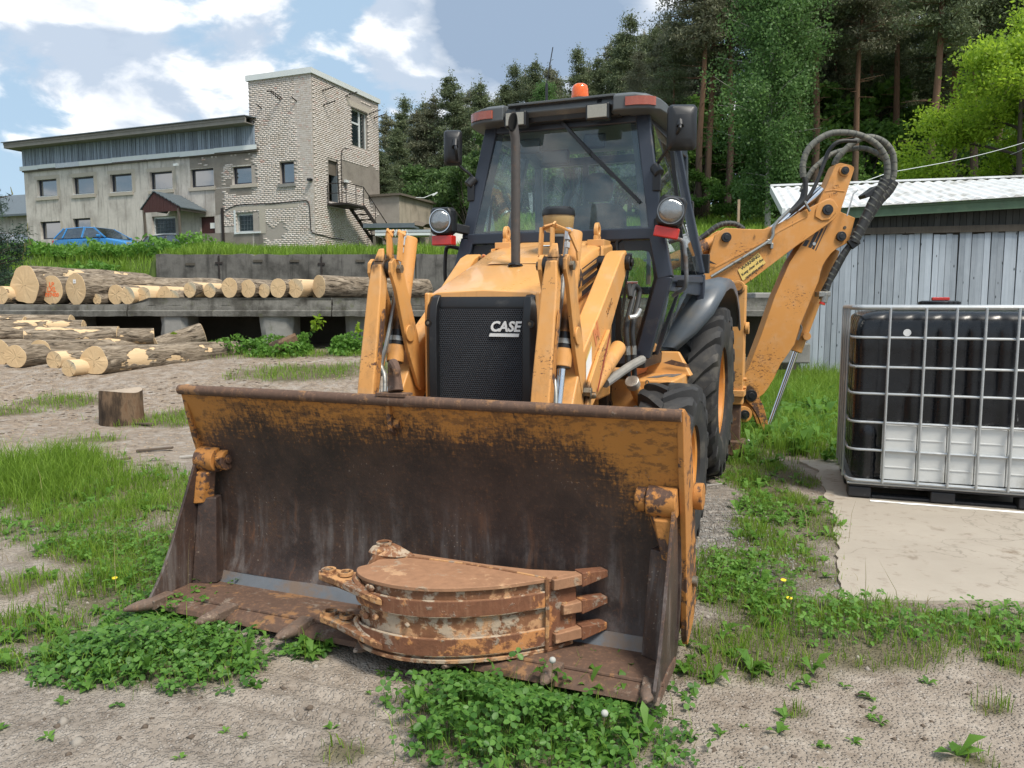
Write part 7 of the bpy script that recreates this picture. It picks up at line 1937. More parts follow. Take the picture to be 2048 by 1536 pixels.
    wb('bucket_link', pw([(2.47, .44), (2.53, .52), (2.60, .48), (2.66, .36), (2.70, .22), (2.745, .03), (2.68, .01), (2.655, .12), (2.61, .24), (2.55, .34)], 8.06, 8.11), M['hinge_paint'], dip, bevel=.006)
    wb('bucket_link', pw([(2.47, .44), (2.53, .52), (2.60, .48), (2.66, .36), (2.70, .22), (2.745, .03), (2.68, .01), (2.655, .12), (2.61, .24), (2.55, .34)], 8.22, 8.27), M['hinge_paint'], dip, bevel=.006)
    # bucket ram behind the dipper, rod reaching down to the grass
    a0, a1, a2 = Vector((3.44, 8.34, 2.02)), Vector((3.075, 8.34, .93)), Vector((2.81, 8.30, .14))
    rc = wb('crowd_cylinder', MB().cyl(a0, a1, .062, 24), BM, dip, bevel=.006)
    wb('chrome_rod', MB().cyl(a1, a2, .030, 18), M['chrome'], rc); wb('cylinder_nut', MB().cyl((3.15, 8.27, 1.10), (3.15, 8.23, 1.10), .045, 8), BM, rc, bevel=.004)
    b0, b1 = Vector((1.62, 8.17, 1.86)), Vector((2.16, 8.17, 2.10))
    bc = wb('boom_cylinder', MB().cyl(b0, b1, .082, 26), BM, boom, bevel=.006); wb('cylinder_band', MB().cyl(b0.lerp(b1, .50), b0.lerp(b1, .54), .087, 26), M['galv'], bc); wb('cylinder_grease', MB().cyl(b0.lerp(b1, .62), b0.lerp(b1, .78), .0835, 26), M['hinge_paint'], bc)
    wb('dipper_cylinder', MB().cyl((2.72, 8.17, 2.20), (3.22, 8.17, 2.62), .055, 20), M['chrome'], boom)
    # warning plate
    wpz = [(2.362, 1.690), (2.358, 1.822), (2.524, 1.995), (2.615, 1.880)]
    wpz = [(2.355, 1.682), (2.352, 1.800), (2.528, 1.985), (2.618, 1.876)]
    wpl = wb('warning_plate', pw([(2.375, 1.68), (2.32, 1.79), (2.525, 1.97), (2.605, 1.865)], 7.992, 7.998), M['label_yellow'], boom, smooth=0)
    r3 = inv.to_3x3(); xd, yd = r3 @ Vector((.79, 0, .61)), r3 @ Vector((-.61, 0, .79))
    for k, (tx, sz_, bx, bz) in enumerate((('WARNING', .046, 2.446, 1.872), ('Keep clear of the', .037, 2.468, 1.822), ('operating area', .037, 2.490, 1.778))):
        o = link('warning_text', text_mesh('warning_text', tx, sz_ * 1.04, M['black_print'], .0006, 0, .0004), wpl); orient(o, inv @ Vector((bx, 7.990, bz)), xd, yd)
    # hoses over the elbow: thick sleeved and thin bare ones
    def hz_(pts, y, r, mat=M['hose'], nm='hydraulic_hose', dy=0.0, wrap=True):
        n = len(pts); P = spline([(p[0], y + dy * i / (n - 1), p[1]) for i, p in enumerate(pts)], 7)
        h = wb(nm, MB().tube(P, r, 12), mat, boom)
        if wrap:
            m = MB()
            for i in range(2, len(P) - 2, 3):
                d = (P[i + 1] - P[i - 1]).normalized(); q = P[i]; tw_ = Vector((.5 * d.z, .55, -.5 * d.x)) * .9
                m.lathe([(r * 1.0, -.010), (r * 1.07, -.004), (r * 1.07, .005), (r * 1.0, .011)], q, (d + tw_ * .55), 14)
            q = wb('hose_sleeve', m, M['hose_sleeve'], h, smooth=50); q['kind'] = 'stuff'
        return h
    h1 = [(2.952, 2.72), (2.945, 2.861), (3.005, 3.019), (3.175, 3.141), (3.35, 3.162), (3.526, 3.129), (3.68, 3.043), (3.775, 2.921), (3.800, 2.80), (3.795, 2.70)]
    h3 = [(3.349, 2.873), (3.395, 2.97), (3.552, 3.116), (3.699, 3.165), (3.852, 3.116), (3.952, 2.994), (3.974, 2.80), (3.948, 2.688)]
    h2 = [(3.05, 2.62), (3.127, 2.799), (3.211, 2.897), (3.356, 3.007), (3.529, 3.056), (3.704, 3.062), (3.858, 2.994), (3.95, 2.90), (3.965, 2.78)]
    hz_(h1, 7.98, .031, M['hose_grey']); hz_(h3, 8.20, .031, M['hose_grey']); hz_(h2, 8.28, .027, M['hose_grey'])
    hz_([(2.952, 2.74), (2.975, 2.66), (2.975, 2.56), (2.95, 2.48), (2.83, 2.37)], 7.975, .024, wrap=False)
    hz_([(2.879, 2.374), (3.025, 2.504), (3.13, 2.69), (3.198, 2.885), (3.244, 3.007), (3.34, 3.092), (3.52, 3.10)], 8.08, .020, wrap=False)
    hz_([(2.92, 2.40), (3.03, 2.53), (3.06, 2.64)], 8.24, .024, wrap=False)
    hz_([(3.795, 2.71), (3.76, 2.62), (3.69, 2.50), (3.63, 2.36), (3.545, 2.17), (3.50, 2.07)], 8.00, .050)
    hz_([(3.948, 2.70), (3.89, 2.60), (3.80, 2.50), (3.70, 2.34), (3.60, 2.16), (3.53, 2.06)], 8.14, .050)
    hz_([(3.498, 2.068), (3.414, 1.955), (3.332, 1.805), (3.285, 1.68), (3.25, 1.55), (3.235, 1.49)], 8.04, .030); hz_([(3.54, 2.06), (3.47, 1.94), (3.38, 1.76), (3.31, 1.64), (3.27, 1.55)], 8.16, .030)
    hz_([(2.04, 1.72), (2.337, 1.902), (2.60, 2.068), (2.655, 2.125), (2.675, 2.243), (2.827, 2.405)], 7.965, .017, M['pipe'], 'hydraulic_pipe', wrap=False)
    hz_([(3.268, 1.805), (3.197, 1.691), (3.13, 1.55), (3.09, 1.38), (3.075, 1.25), (3.10, 1.19), (3.085, 1.12), (3.065, 1.06)], 8.27, .012, M['pipe'], 'hydraulic_pipe', wrap=False)
    for (x0, z0, x1, z1, y) in ((3.83, 2.715, 3.77, 2.66, 7.98), (3.985, 2.66, 3.91, 2.70, 8.2), (3.54, 2.10, 3.46, 2.04, 8.0), (3.58, 2.12, 3.50, 2.05, 8.1)):
        wb('hose_clamp', MB().beam((x0, y, z0), (x1, y, z1), .10, .035, (0, 1, 0)), K, boom, bevel=.006)
    wb('hose_bracket', pw([(3.58, 2.55), (3.60, 2.515), (3.78, 2.575), (3.84, 2.62), (3.80, 2.66), (3.70, 2.64)], 7.99, 8.14), K, boom, bevel=.008)
    wb('hose_union', MB().cyl((3.245, 8.02, 1.56), (3.225, 8.02, 1.46), .035, 12).cyl((3.275, 8.12, 1.58), (3.245, 8.12, 1.49), .035, 12).cbox((3.225, 8.05, 1.545), (.12, .12, .05)), M['pipe'], boom, bevel=.003)
    wb('union_cap', MB().cyl((3.215, 8.02, 1.46), (3.208, 8.02, 1.438), .032, 12), M['lens_red'], boom)
    wb('hose_rod', MB().tube([(3.42, 8.0, 2.34), (3.475, 8.0, 2.56), (3.52, 8.0, 2.60)], .008, 6), M['galv'], boom)
    wb('pipe_clamp', MB().cbox((2.625, 7.975, 2.075), (.05, .05, .05)).cbox((2.655, 7.98, 2.035), (.03, .03, .06)), M['pipe'], boom, bevel=.006)
    wb('pipe_clamp', MB().beam((2.955, 7.97, 2.50), (3.03, 7.97, 2.38), .03, .02), M['pipe'], boom, bevel=.004)
    hz_([(1.80, 2.00), (2.02, 2.16), (2.14, 2.25), (2.24, 2.28), (2.34, 2.27), (2.42, 2.22)], 8.17, .028)
    wb('arrow_bracket', pw([(1.98, 1.87), (2.10, 1.845), (2.0, 1.90)], 7.97, 7.98), K, boom, smooth=0)
    return t
M['hose_sleeve'] = simple('hose_sleeve_weave', (0.060, 0.064, 0.058), 0.75, 0, 0.3, 30, dirt=(0.17, 0.17, 0.14), dirt_t=0.55)
M['hose_grey'] = simple('sleeved_hose', (0.105, 0.108, 0.095), 0.75, 0, 0.35, 22, bmp=0.4, dirt=(0.20, 0.19, 0.15), dirt_t=0.56)
BACKHOE = backhoe()
# ---------------------------------------------------------------- rusty digging bucket lying in the loader bucket
def digging_bucket():
    base = Vector((.35, .05, .088)); rot = Matrix.Rotation(-TH, 3, 'Z')
    t = empty('digging_bucket', tuple(Vector(BO) + rot @ base), -TH, 'small rusty narrow digging bucket lying on its side inside the loader bucket', 'digging bucket')
    def bl(name, mb, mat, parent=t, **k):
        mb.v = [tuple(Vector(p) - base) for p in mb.v]; return mb.build(name, mat, parent, **k)
    curve = [p.xy for p in spline([(-.022, .03, 0), (-.045, -.02, 0), (-.01, -.075, 0), (.06, -.115, 0), (.18, -.135, 0), (.30, -.122, 0), (.42, -.078, 0), (.55, .0, 0), (.63, .07, 0), (.695, .135, 0)], 6)]
    back = [(.70, .15), (.60, .165), (.432, .178), (.262, .178), (.12, .168), (-.01, .145)]
    def off(c, d):
        out = []
        for i, p in enumerate(c):
            a, b = c[max(0, i - 1)], c[min(len(c) - 1, i + 1)]; n = Vector((b[1] - a[1], -(b[0] - a[0]))).normalized(); out.append((p[0] + n.x * d, p[1] + n.y * d))
        return out
    outer = off(curve, 0)
    full = outer + back
    bl('shell', MB().pz([*off(curve, -.012), *back], .105, .372), M['rusty'], smooth=40)
    bl('side_plate', MB().pz([*off(curve, .003), (.715, .15), (.785, .262), (.60, .215), (.43, .205), (.26, .21), (.06, .215), (-.02, .16)], .370, .386), M['rusty_plate'], bevel=.003, smooth=30)
    bl('side_plate', MB().pz([*off(curve, .004), (.715, .15), (.775, .25), (.43, .205), (.06, .21), (-.02, .16)], .090, .106), M['rusty'], bevel=.003, smooth=30)
    # weld seam over the side plate
    bl('weld_seam', MB().tube(spline([(-.01, .145, .386), (.12, .165, .387), (.262, .172, .387), (.432, .168, .387), (.60, .150, .387), (.70, .137, .386)], 5), .0055, 7), M['rusty_ear'])
    # wear bands around the curve
    for z0, z1, st in ((.274, .334, 5), (.122, .188, 4)):
        c = curve[st + 4:]; q = off(c, .008)
        bl('wear_band', MB().pz(q + [tuple(p) for p in reversed(off(c, -.004))], z0, z1), M['rusty_band'], bevel=.003, smooth=35)
        for z in (z0, z1): bl('weld_bead', MB().tube([(a, b, z) for a, b in off(c, .003)], .0045, 6), M['rusty'])
    # cutting edge, weld corner and teeth
    bl('corner_weld', MB().tube([(.703, .133, .105), (.706, .132, .24), (.702, .134, .386)], .009, 7), M['rusty_ear'])
    bl('cutting_edge', MB().loft([[(.70, .138, .108), (.785, .248, .112), (.78, .262, .112), (.69, .152, .108)], [(.70, .138, .372), (.785, .248, .366), (.78, .262, .366), (.69, .152, .372)]]), M['rusty_band'], bevel=.003)
    for z, L0 in ((.362, .0), (.252, .055), (.145, .01)):
        p0, p1, p2 = Vector((.715 + L0 * .5, .150 + L0 * .7, z)), Vector((.800, .262, z)), Vector((.872, .352, z + .004))
        a = bl('tooth', MB().beam(p0, p1, .042, .040 if L0 else .044, (0, 0, 1), .050, .046), M['rusty_plate'], bevel=.005)
        d = (p2 - p1).normalized(); bl('tooth_tip', MB().beam(p1 - d * .012, p2, .058, .060, (0, 0, 1), .050, .030), M['rusty_band'], a, bevel=.005)
        bl('tooth_weld', MB().cyl(p0 + Vector((.01, .012, -.024)), p0 + Vector((.01, .012, .024)), .012, 8), M['rusty_ear'], a)
    # ears with dark discs painted as the shaded pin holes
    for z in (.345, .168):
        ear = [(-.222, -.045), (-.195, -.080), (-.10, -.108), (.0, -.132), (.10, -.150), (.14, -.148), (.10, -.120), (.0, -.075), (-.035, -.02), (-.045, .015), (-.16, -.002), (-.205, -.015)]
        dz = .013
        e = bl('ear', MB().prism(ear, lambda a, b: (a, b, z - dz - max(0, (a + .10)) * .14), lambda a, b: (a, b, z + dz - max(0, (a + .10)) * .14)), M['rusty_ear'], bevel=.004, smooth=30)
        for (a, b) in ((-.175, -.040), (-.092, -.042)):
            bl('pin_bush', MB().lathe([(.019, 0), (.030, 0), (.030, .013), (.019, .013)], (a, b, z + dz - .002), (0, 0, 1), 20, True), M['rusty_ear'], e, smooth=30)
            bl('pin_hole_disc', MB().cyl((a, b, z + dz - .004), (a, b, z + dz + .001), .0185, 16), M['void'], e)
        bl('ear_fillet', MB().tube(spline([(-.03, .0, z + .008), (-.045, -.04, z + .010), (-.005, -.085, z), (.07, -.122, z - .02)], 5), .014, 7), M['rusty'], e)
    # top hinge boss and its cheek
    h = bl('hinge_cheek', MB().loft([[(-.095, .045, .30), (-.055, .02, .30), (.05, .19, .30), (-.03, .20, .30)], [(-.045, .11, .425), (-.025, .10, .425), (.07, .175, .405), (-.03, .20, .425)]]), M['rusty_ear'], bevel=.006)
    bl('hinge_boss', MB().loft([[(-.085 + .0, .10, .405), (-.06, .165, .405), (.01, .215, .40), (.11, .19, .385), (.05, .12, .39), (-.03, .085, .40)], [(-.07, .12, .432), (-.055, .16, .432), (-.01, .19, .432), (.03, .175, .428), (.01, .135, .43), (-.04, .11, .432)]]), M['rusty'], h, bevel=.008)
    bl('pin_bush', MB().lathe([(.022, 0), (.033, 0), (.033, .012), (.022, .012)], (-.030, .152, .430), (0, 0, 1), 20, True), M['rusty'], h); bl('pin_hole_disc', MB().cyl((-.030, .152, .43), (-.030, .152, .434), .0215, 16), M['void'], h)  # dark disc fills the bush as its shaded hole
    # caked mud lumps
    rs = random.Random(2); mb = MB()
    for k in range(9):
        p = curve[rs.randrange(6, 30)]; z = rs.choice((.12, .225, .235, .345)) + rs.uniform(-.01, .01); s = rs.uniform(.006, .016)
        mb.lathe([(.001, -s * .7), (s, -s * .2), (s * .9, s * .4), (.001, s * .7)], (p[0], p[1] - .002, z), (rs.uniform(-.3, .3), -1, rs.uniform(-.3, .3)), 7)
    o = bl('caked_mud', mb, M['rusty']); o['kind'] = 'stuff'
digging_bucket()


# ---------------------------------------------------------------- liquid container in its tube cage
def container():
    t = empty('liquid_container', (2.508, 5.644, .012), atan2(-.338, .941), 'large black liquid container in a galvanised tube cage standing on a black pallet', 'liquid container')
    W, D, H = 1.26, 1.02, 1.405; zb = .125
    # pallet: feet, rails and tray
    pal = MB().box((.01, .01, .080), (W - .01, D - .01, .098)).build('pallet', M['palletblack'], t, bevel=.006)
    for x in (.0, .55, W - .16):
        for y in (.0, D / 2 - .08, D - .16): MB().box((x, y, .0), (x + .16, y + .16, .079)).build('pallet_foot', M['palletblack'], pal, bevel=.012)
    for y in (.01, D - .13): MB().box((.165, y + .01, .0), (W - .165, y + .12, .018)).build('pallet_rail', M['palletblack'], pal, bevel=.004)
    MB().box((-.01, -.012, .099), (W + .01, D + .012, .118)).build('pallet_tray', M['pallet_metal'], pal, bevel=.008)
    # bottle with vertical ribs
    z0, z1 = .125, 1.385
    def ring(ins, z, rib):
        pts = []; r = .07; w, d = W - .024 - ins * 2, D - .024 - ins * 2; ox, oy = .012 + ins, .012 + ins
        def seg(n, fn):
            for i in range(n): pts.append(fn(i / n))
        def ribf(q, L): 
            x = q * L
            return rib * .026 * max(0, cos(2 * pi * (x - .11) / .21)) ** 6 
        seg(40, lambda q: (ox + r + q * (w - 2 * r), oy + ribf(q, w), z)); seg(6, lambda q: (ox + w - r + r * sin(q * pi / 2), oy + r - r * cos(q * pi / 2), z))
        seg(30, lambda q: (ox + w - ribf(q, d), oy + r + q * (d - 2 * r), z)); seg(6, lambda q: (ox + w - r + r * cos(q * pi / 2), oy + d - r + r * sin(q * pi / 2), z))
        seg(40, lambda q: (ox + w - r - q * (w - 2 * r), oy + d - ribf(q, w), z)); seg(6, lambda q: (ox + r - r * sin(q * pi / 2), oy + d - r + r * cos(q * pi / 2), z))
        seg(30, lambda q: (ox + ribf(q, d), oy + d - r - q * (d - 2 * r), z)); seg(6, lambda q: (ox + r - r * cos(q * pi / 2), oy + r - r * sin(q * pi / 2), z))
        return pts
    b = MB().loft([ring(.05, z0, 0), ring(.012, z0 + .03, .3), ring(0, z0 + .07, 1)] + [ring(.004 * sin(k * 1.3), z0 + .07 + (1.03) * k / 8, 1) for k in range(1, 9)] + [ring(.008, z1 - .09, .8), ring(.025, z1 - .045, .4), ring(.07, z1 - .015, .1), ring(.14, z1 - .002, 0)])
    bot = b.build('tank', M['tank'], t, smooth=50)
    MB().lathe([(.001, 0), (.026, 0)], (.345, .008, 1.225), (0, -1, 0), 20).build('white_dot', M['white_print'], bot)
    # lid
    lid = MB().lathe([(.125, -.03), (.125, .015), (.140, .018), (.140, .042), (.120, .050), (.001, .050)], (.62, .52, 1.405), (0, 0, 1), 36).build('lid', M['black'], t, smooth=30, bevel=.003)
    for k in range(20):
        a = 2 * pi * k / 20; MB().beam((.62 + .138 * cos(a), .52 + .138 * sin(a), 1.42), (.62 + .138 * cos(a), .52 + .138 * sin(a), 1.447), .012, .012, (cos(a), sin(a), 0)).build('lid_grip', M['black'], lid)
    MB().beam((.56, .48, 1.468), (.68, .48, 1.468), .05, .025).build('lid_handle', M['lens_red'], lid, bevel=.006)
    for x in (.36, .88): MB().tube(spline([(x - .04, .40, 1.39), (x, .40, 1.412), (x + .05, .40, 1.39)], 4), .011, 8).build('tank_lug', M['black'], bot)
    # white panels in front of the lower third
    vx = [.225, .455, .645, .825, 1.02, 1.20]
    for i, (a, c) in enumerate(zip(vx[:-1], vx[1:])):
        pa = MB().box((a - .012, -.012, .150), (c + (.03 if i == 4 else -.016), .010, .555)); w_ = pa.build('white_panel', M['tankwhite'], t, bevel=.006)
        for z in (.24, .355, .445): MB().box((a + .012, -.0165, z), (c - .035, -.012, z + .010)).build('panel_ridge', M['tankwhite'], w_, bevel=.002)
    cb = MB().lathe([(.07, .14), (.085, .15)] + [(.085 + .004 * (k % 2), .17 + .042 * k) for k in range(9)] + [(.075, .545), (.001, .555)], (.115, .085, 0), (0, 0, 1), 24); cb.build('corner_barrel', M['tank'], t, smooth=50)
    # cage
    zs = [1.188, .975, .780, .570, .365]
    def loop(z, r, n): 
        c = .07; pts = []
        for cx, cy, a0 in ((c - .012, c - .025, pi), (W - c + .012, c - .025, 1.5 * pi), (W - c + .012, D - c + .025, 0), (c - .012, D - c + .025, .5 * pi)):
            for k in range(5): a = a0 + (pi / 2) * k / 4; pts.append((cx + c * cos(a), cy + c * sin(a), z))
        pts.append(pts[0]); return MB().tube(pts, r, 8, caps=False).build(n, M['galv'], t)
    for z in zs: loop(z, .0098, 'cage_tube')
    loop(1.405, .019, 'cage_top_rail'); loop(.135, .013, 'cage_bottom_rail')
    rr = lambda x, y, dx, dy: MB().tube([(x, y, .125), (x, y, .35)] + [(x, y, z) for z in (.56, .78, .98, 1.19)] + [(x, y, 1.40)], .0095, 8)
    for x in vx: rr(x, -.042, 0, 0).build('cage_post', M['galv'], t); 
    for x in (.1, .4, .66, .93, 1.15): rr(x, D + .042, 0, 0).build('cage_post', M['galv'], t)
    for y in (.16, .40, .62, .86):
        rr(-.030, y, 0, 0).build('cage_post', M['galv'], t); rr(W + .03, y, 0, 0).build('cage_post', M['galv'], t)
    for x in vx:
        for z in zs: MB().cbox((x, -.036, z), (.02, .018, .045)).build('tube_joint', M['galv'], t, bevel=.004)
    return t
container()
def paint_strip():
    mb = MB(); rs = random.Random(6); n = 24; ring = []
    for k in range(n + 1):
        x = 2.62 + .98 * k / n; y = 5.52 - .36 * (k / n) * .98; w = .003 + .009 * rs.random() ** 2 + (.012 if k in (5, 6, 14) else 0)
        ring.append([(x, y - w, .008), (x, y + w, .008), (x, y + .004 * sin(k), .016)])
    mb.loft(ring); tag(mb.build('peeling_strip', M['white_print'], None), 'flaking white painted strip on the concrete pad in front of the container', 'strip')
paint_strip()


# ---------------------------------------------------------------- logs
def log(x, y, zc, r, axis, L, label, peel=.3, stain=0.0, seed=0, flat=1.0, taper=.94, facet=0.0, tilt=0.0, skew=0.0, group=None, name='log'):
    a = Vector((axis[0], axis[1], tilt)).normalized(); up = Vector((0, 0, 1)); X = up.cross(a).normalized(); Yv = a.cross(X)
    t = bpy.data.objects.new(name, None); COL.objects.link(t)
    m = Matrix((X, Yv, a)).transposed().to_4x4(); m.translation = Vector((x, y, zc)); t.matrix_world = m; t.empty_display_size = .2
    tag(t, label, 'log', group)
    n = 30; k = max(6, int(L / .13)); rings = []
    def rad(ang, z):
        lo = mnoise.noise(Vector((cos(ang) * 1.1 + seed * 3.1, sin(ang) * 1.1, z * .8))) * .10
        hi = mnoise.noise(Vector((cos(ang) * 6 + seed, sin(ang) * 6, z * 1.3 + seed))) * .035
        f = 1 - facet * max(0, cos(3 * ang + seed)) * exp(-z / .12)
        return r * (1 + lo + hi) * f * (1 + (taper - 1) * z / max(L, .1))
    for i in range(k + 1):
        z = L * i / k
        rings.append([(flat * rad(2 * pi * j / n, z) * cos(2 * pi * j / n), rad(2 * pi * j / n, z) * sin(2 * pi * j / n), z + (skew * r * cos(2 * pi * j / n)) * max(0, 1 - z / (L * .5))) for j in range(n)])
    mb = MB().loft(rings, True, False); b = mb.build('bark', M['bark'], t, smooth=60, recalc=False); b.color = (1, 1, 1, peel)
    for ring, zz, nm in ((rings[0], -.004, 'cut_face'), (rings[-1], L + .004, 'far_cut_face')):
        c = MB(); s2 = [(p[0] * .5, p[1] * .5, zz + (skew * p[0] * .5 if nm == 'cut_face' else 0) + rng.uniform(-.003, .003)) for p in ring]; s1 = [(p[0] * .985, p[1] * .985, zz + p[2] - (0 if nm == 'cut_face' else L)) for p in ring]
        vs = s1 + s2 + [(0, 0, zz)]; fs = [(j, (j + 1) % n, n + (j + 1) % n, n + j) for j in range(n)] + [(n + j, n + (j + 1) % n, 2 * n) for j in range(n)]
        vs += ring; fs += [(2 * n + 1 + j, 2 * n + 1 + (j + 1) % n, (j + 1) % n, j) for j in range(n)]
        q = c.add(vs, fs).build(nm, M['cut'], t, smooth=0); q.color = (1, 1, 1, stain)
    return t

AX = (.26, .965)
DECK = [(-9.12, .166, 1.44, .6, 0, 'short log at the left end of the platform, cut off by the photo edge', 2.2, 0), (-8.73, .355, 1.44, .45, 0, 'thickest log on the platform with a broad facetted end', 3.0, .10),
        (-8.28, .263, 1.44, .3, 0, 'log on the platform with orange spray paint on its end', 2.4, 0), (-7.78, .284, 1.44, .12, 0, 'thick barky log on the platform with a white tag on its cracked end', 3.3, 0),
        (-7.44, .097, 1.44, .3, .7, 'smallest log on the platform, squeezed beside the white tagged thick log', 1.8, 0), (-7.13, .182, 1.44, .75, 0, 'peeled log right of the smallest log on the platform', 2.6, 0),
        (-6.86, .158, 1.44, .5, .9, 'log with blue stained end between two peeled logs on the platform', 2.6, 0), (-6.60, .162, 1.44, .8, .5, 'fourth peeled log from the tagged log, cracked pale end', 2.8, 0),
        (-6.26, .166, 1.44, .7, 0, 'peeled log with plain round end just left of the platform step', 2.6, 0), (-6.05, .128, 1.44, .2, .8, 'thin barky log right at the platform step', 2.0, 0),
        (-5.77, .138, 1.565, .65, .8, 'first log on the raised kerb of the platform, blue tinted end', 2.4, 0), (-5.44, .132, 1.565, .4, .9, 'second log on the raised kerb, half barked with grey green end', 2.3, 0),
        (-5.04, .178, 1.565, .3, 0, 'third log on the raised kerb with wide end and bark on its side', 2.4, 0), (-4.73, .162, 1.565, .3, 0, 'fourth log on the raised kerb with a bark strip lying on top', 2.4, 0),
        (-4.46, .125, 1.565, .2, .3, 'thin log between two thicker logs on the raised kerb', 2.0, 0), (-4.17, .172, 1.565, .35, 0, 'log with dark heart spot, sixth on the raised kerb', 2.4, 0),
        (-3.88, .172, 1.565, .75, .4, 'peeled log with star shaped cracks on its end, left of the last log', 2.4, 0), (-3.47, .205, 1.565, .06, 0, 'last and longest barky log on the raised kerb beside the loader arm', 2.6, 0)]
def logs():
    for k, (x, r, zb, peel, st, lab, L, fc) in enumerate(DECK):
        t = log(x, 13.9 + (.06 * ((k * 7) % 3) - .06), zb + r * .97, r, AX if k not in (3, 17) else ((.42, .9), (.66, .75))[k == 17], L, lab, peel, st, 10 + k, .92, .95, fc)
        if k == 2:
            for row, (tx, yy, sz) in enumerate((('LP', .10, .11), ('LXL', .01, .12), ('097400', -.085, .10))):
                o = link('spray_mark', text_mesh('spray_mark', tx, sz, M['spray'], .0008, .12, .0035), t)
                orient(o, (.0, yy, -.0065), (-1, .0, 0), (0, 1, 0))
        if k == 3: 
            MB().box((-.02, .10, -.009), (.05, .17, -.005)).build('paper_tag', M['white_print'], t, smooth=0)
            MB().box((-.008, .125, -.0095), (.035, .132, -.009)).build('tag_line', M['black_print'], t, smooth=0)
    log(-8.3, 16.2, 1.66, .22, (.80, .60), 3.0, 'barky log lying behind the three thick platform logs', .15, 0, 51)
    log(-5.2, 16.6, 1.60, .17, (.9, .43), 2.5, 'rear log on the platform, seen above the small logs', .6, 0, 52)
    F2 = (.62, .78); gh = lambda x, y: float(yard_h(x, y))
    log(-6.2, 11.4, gh(-6.2, 11.4) + .21, .218, F2, 2.35, 'big front log on the ground with a bare patch mid length', .46, 0, 61, .95, .93, .10, skew=-.5)
    log(-6.52, 11.3, gh(-6.5, 11.3) + .12, .122, F2, .8, 'thin peeled log tucked beside the big front log on the ground', .85, .7, 62, skew=-.4)
    log(-7.42, 12.1, gh(-7.4, 12.1) + .18, .185, F2, 1.7, 'ground log with a clean oval end and bark torn near it', .35, 0, 63, skew=-.5)
    log(-7.62, 11.8, gh(-7.6, 11.8) + .175, .178, F2, 1.3, 'ground log with a cracked round end, left of the clean oval one', .2, 0, 64, skew=-.5)
    log(-8.02, 12.05, gh(-8, 12) + .19, .195, F2, 1.5, 'ground log with ragged end, second from the left photo edge', .3, 0, 65, skew=-.4)
    log(-7.0, 11.75, gh(-7, 11.7) + .13, .135, F2, 1.2, 'slim pale log lying between the cracked log and the big front log', .7, .3, 72, skew=-.4)
    log(-9.0, 11.75, gh(-9, 11.7) + .17, .17, F2, 1.5, 'ground log far left with its end cut by the photo edge, beside the ragged one', .5, 0, 73, skew=-.4)
    log(-7.9, 12.5, gh(-7.9, 12.5) + .34, .14, (.9, .43), 1.9, 'peeled log lying across the top of the ground heap', .5, 0, 74)
    log(-8.3, 12.1, gh(-8, 12) + .12, .131, F2, 1.5, 'ground log cut by the left photo edge', .2, 0, 66)
    log(-9.6, 12.45, .95, .13, (.97, .20), 3.0, 'long half peeled pole on top of the ground logs with pale right end', .42, 0, 67)
    log(-10.2, 12.55, 1.06, .125, (.97, .17), 3.0, 'half peeled pole behind the long pale pole', .4, 0, 68)
    log(-10.3, 12.95, 1.12, .155, (.985, .12), 2.75, 'grey barked log at the back of the ground heap under the platform edge', .12, 0, 69)
    log(-11.2, 12.75, 1.13, .12, (.99, .10), 3.0, 'rearmost left log of the ground heap', .3, 0, 70)
    log(-5.9, 12.8, .74, .16, (.80, .55), .75, 'short root flared log behind the big front log', .25, 0, 71, taper=1.25, tilt=.25)
    rs = random.Random(8)
    for k in range(26):
        row = k // 9; c = k % 9 + .5 * (row % 2)
        log(8.05 + c * .24 + rs.uniform(-.03, .03), 27.4 + rs.uniform(-.1, .1), 3.42 + row * .24 + .05 * sin(c), rs.uniform(.09, .14), (.1, 1), 1.6, 'pale cut log in the stacked pile on the bank behind the digging arm', .5, 0, 100 + k, group='stacked logs on the far bank')
    # stump and split chunk
    t = empty('chopping_stump', (-4.69, 9.2, float(yard_h(-4.69, 9.2))), .4, 'upright sawn wooden stump standing alone on the dirt', 'stump')
    n = 40; rings = []
    for i in range(9):
        z = -.03 + .42 * i / 8; rings.append([((.235 + .02 * (1 - i / 8) + .035 * mnoise.noise(Vector((cos(a) * 1.6, sin(a) * 1.6, z * 1.5))) + .012 * mnoise.noise(Vector((cos(a) * 7, sin(a) * 7, z)))) * cos(a), (.225 + .03 * mnoise.noise(Vector((cos(a) * 1.6, sin(a) * 1.6, z + 9)))) * sin(a), z + (.018 * sin(a * 2) if i == 8 else 0)) for a in np.linspace(0, 2 * pi, n + 1)[:-1]])
    MB().loft(rings, True, False).build('bark', M['stumpside'], t, smooth=60, recalc=False)
    top = rings[-1]; c = MB().add(top + [(0, 0, .39)], [(j, (j + 1) % n, n) for j in range(n)]).build('cut_face', M['cut_grey'], t, smooth=0)
    t = empty('wood_chunk', (-3.83, 13.0, float(yard_h(-3.83, 13.0)) + .15), .5, 'short split log chunk leaning among the weeds under the platform', 'log')
    t.rotation_euler = (.25, -.42, .2)
    ch = MB().loft([[(-.23, r_ * cos(a) * 1.1, r_ * sin(a)) for a, r_ in zip(np.linspace(0, 2 * pi, 9)[:-1], (.13, .12, .14, .12, .13, .11, .13, .12))], [(.23, r_ * cos(a), r_ * sin(a)) for a, r_ in zip(np.linspace(0, 2 * pi, 9)[:-1], (.12, .13, .12, .14, .12, .13, .11, .13))]]); ch.build('bark', M['stumpside'], t, smooth=30)
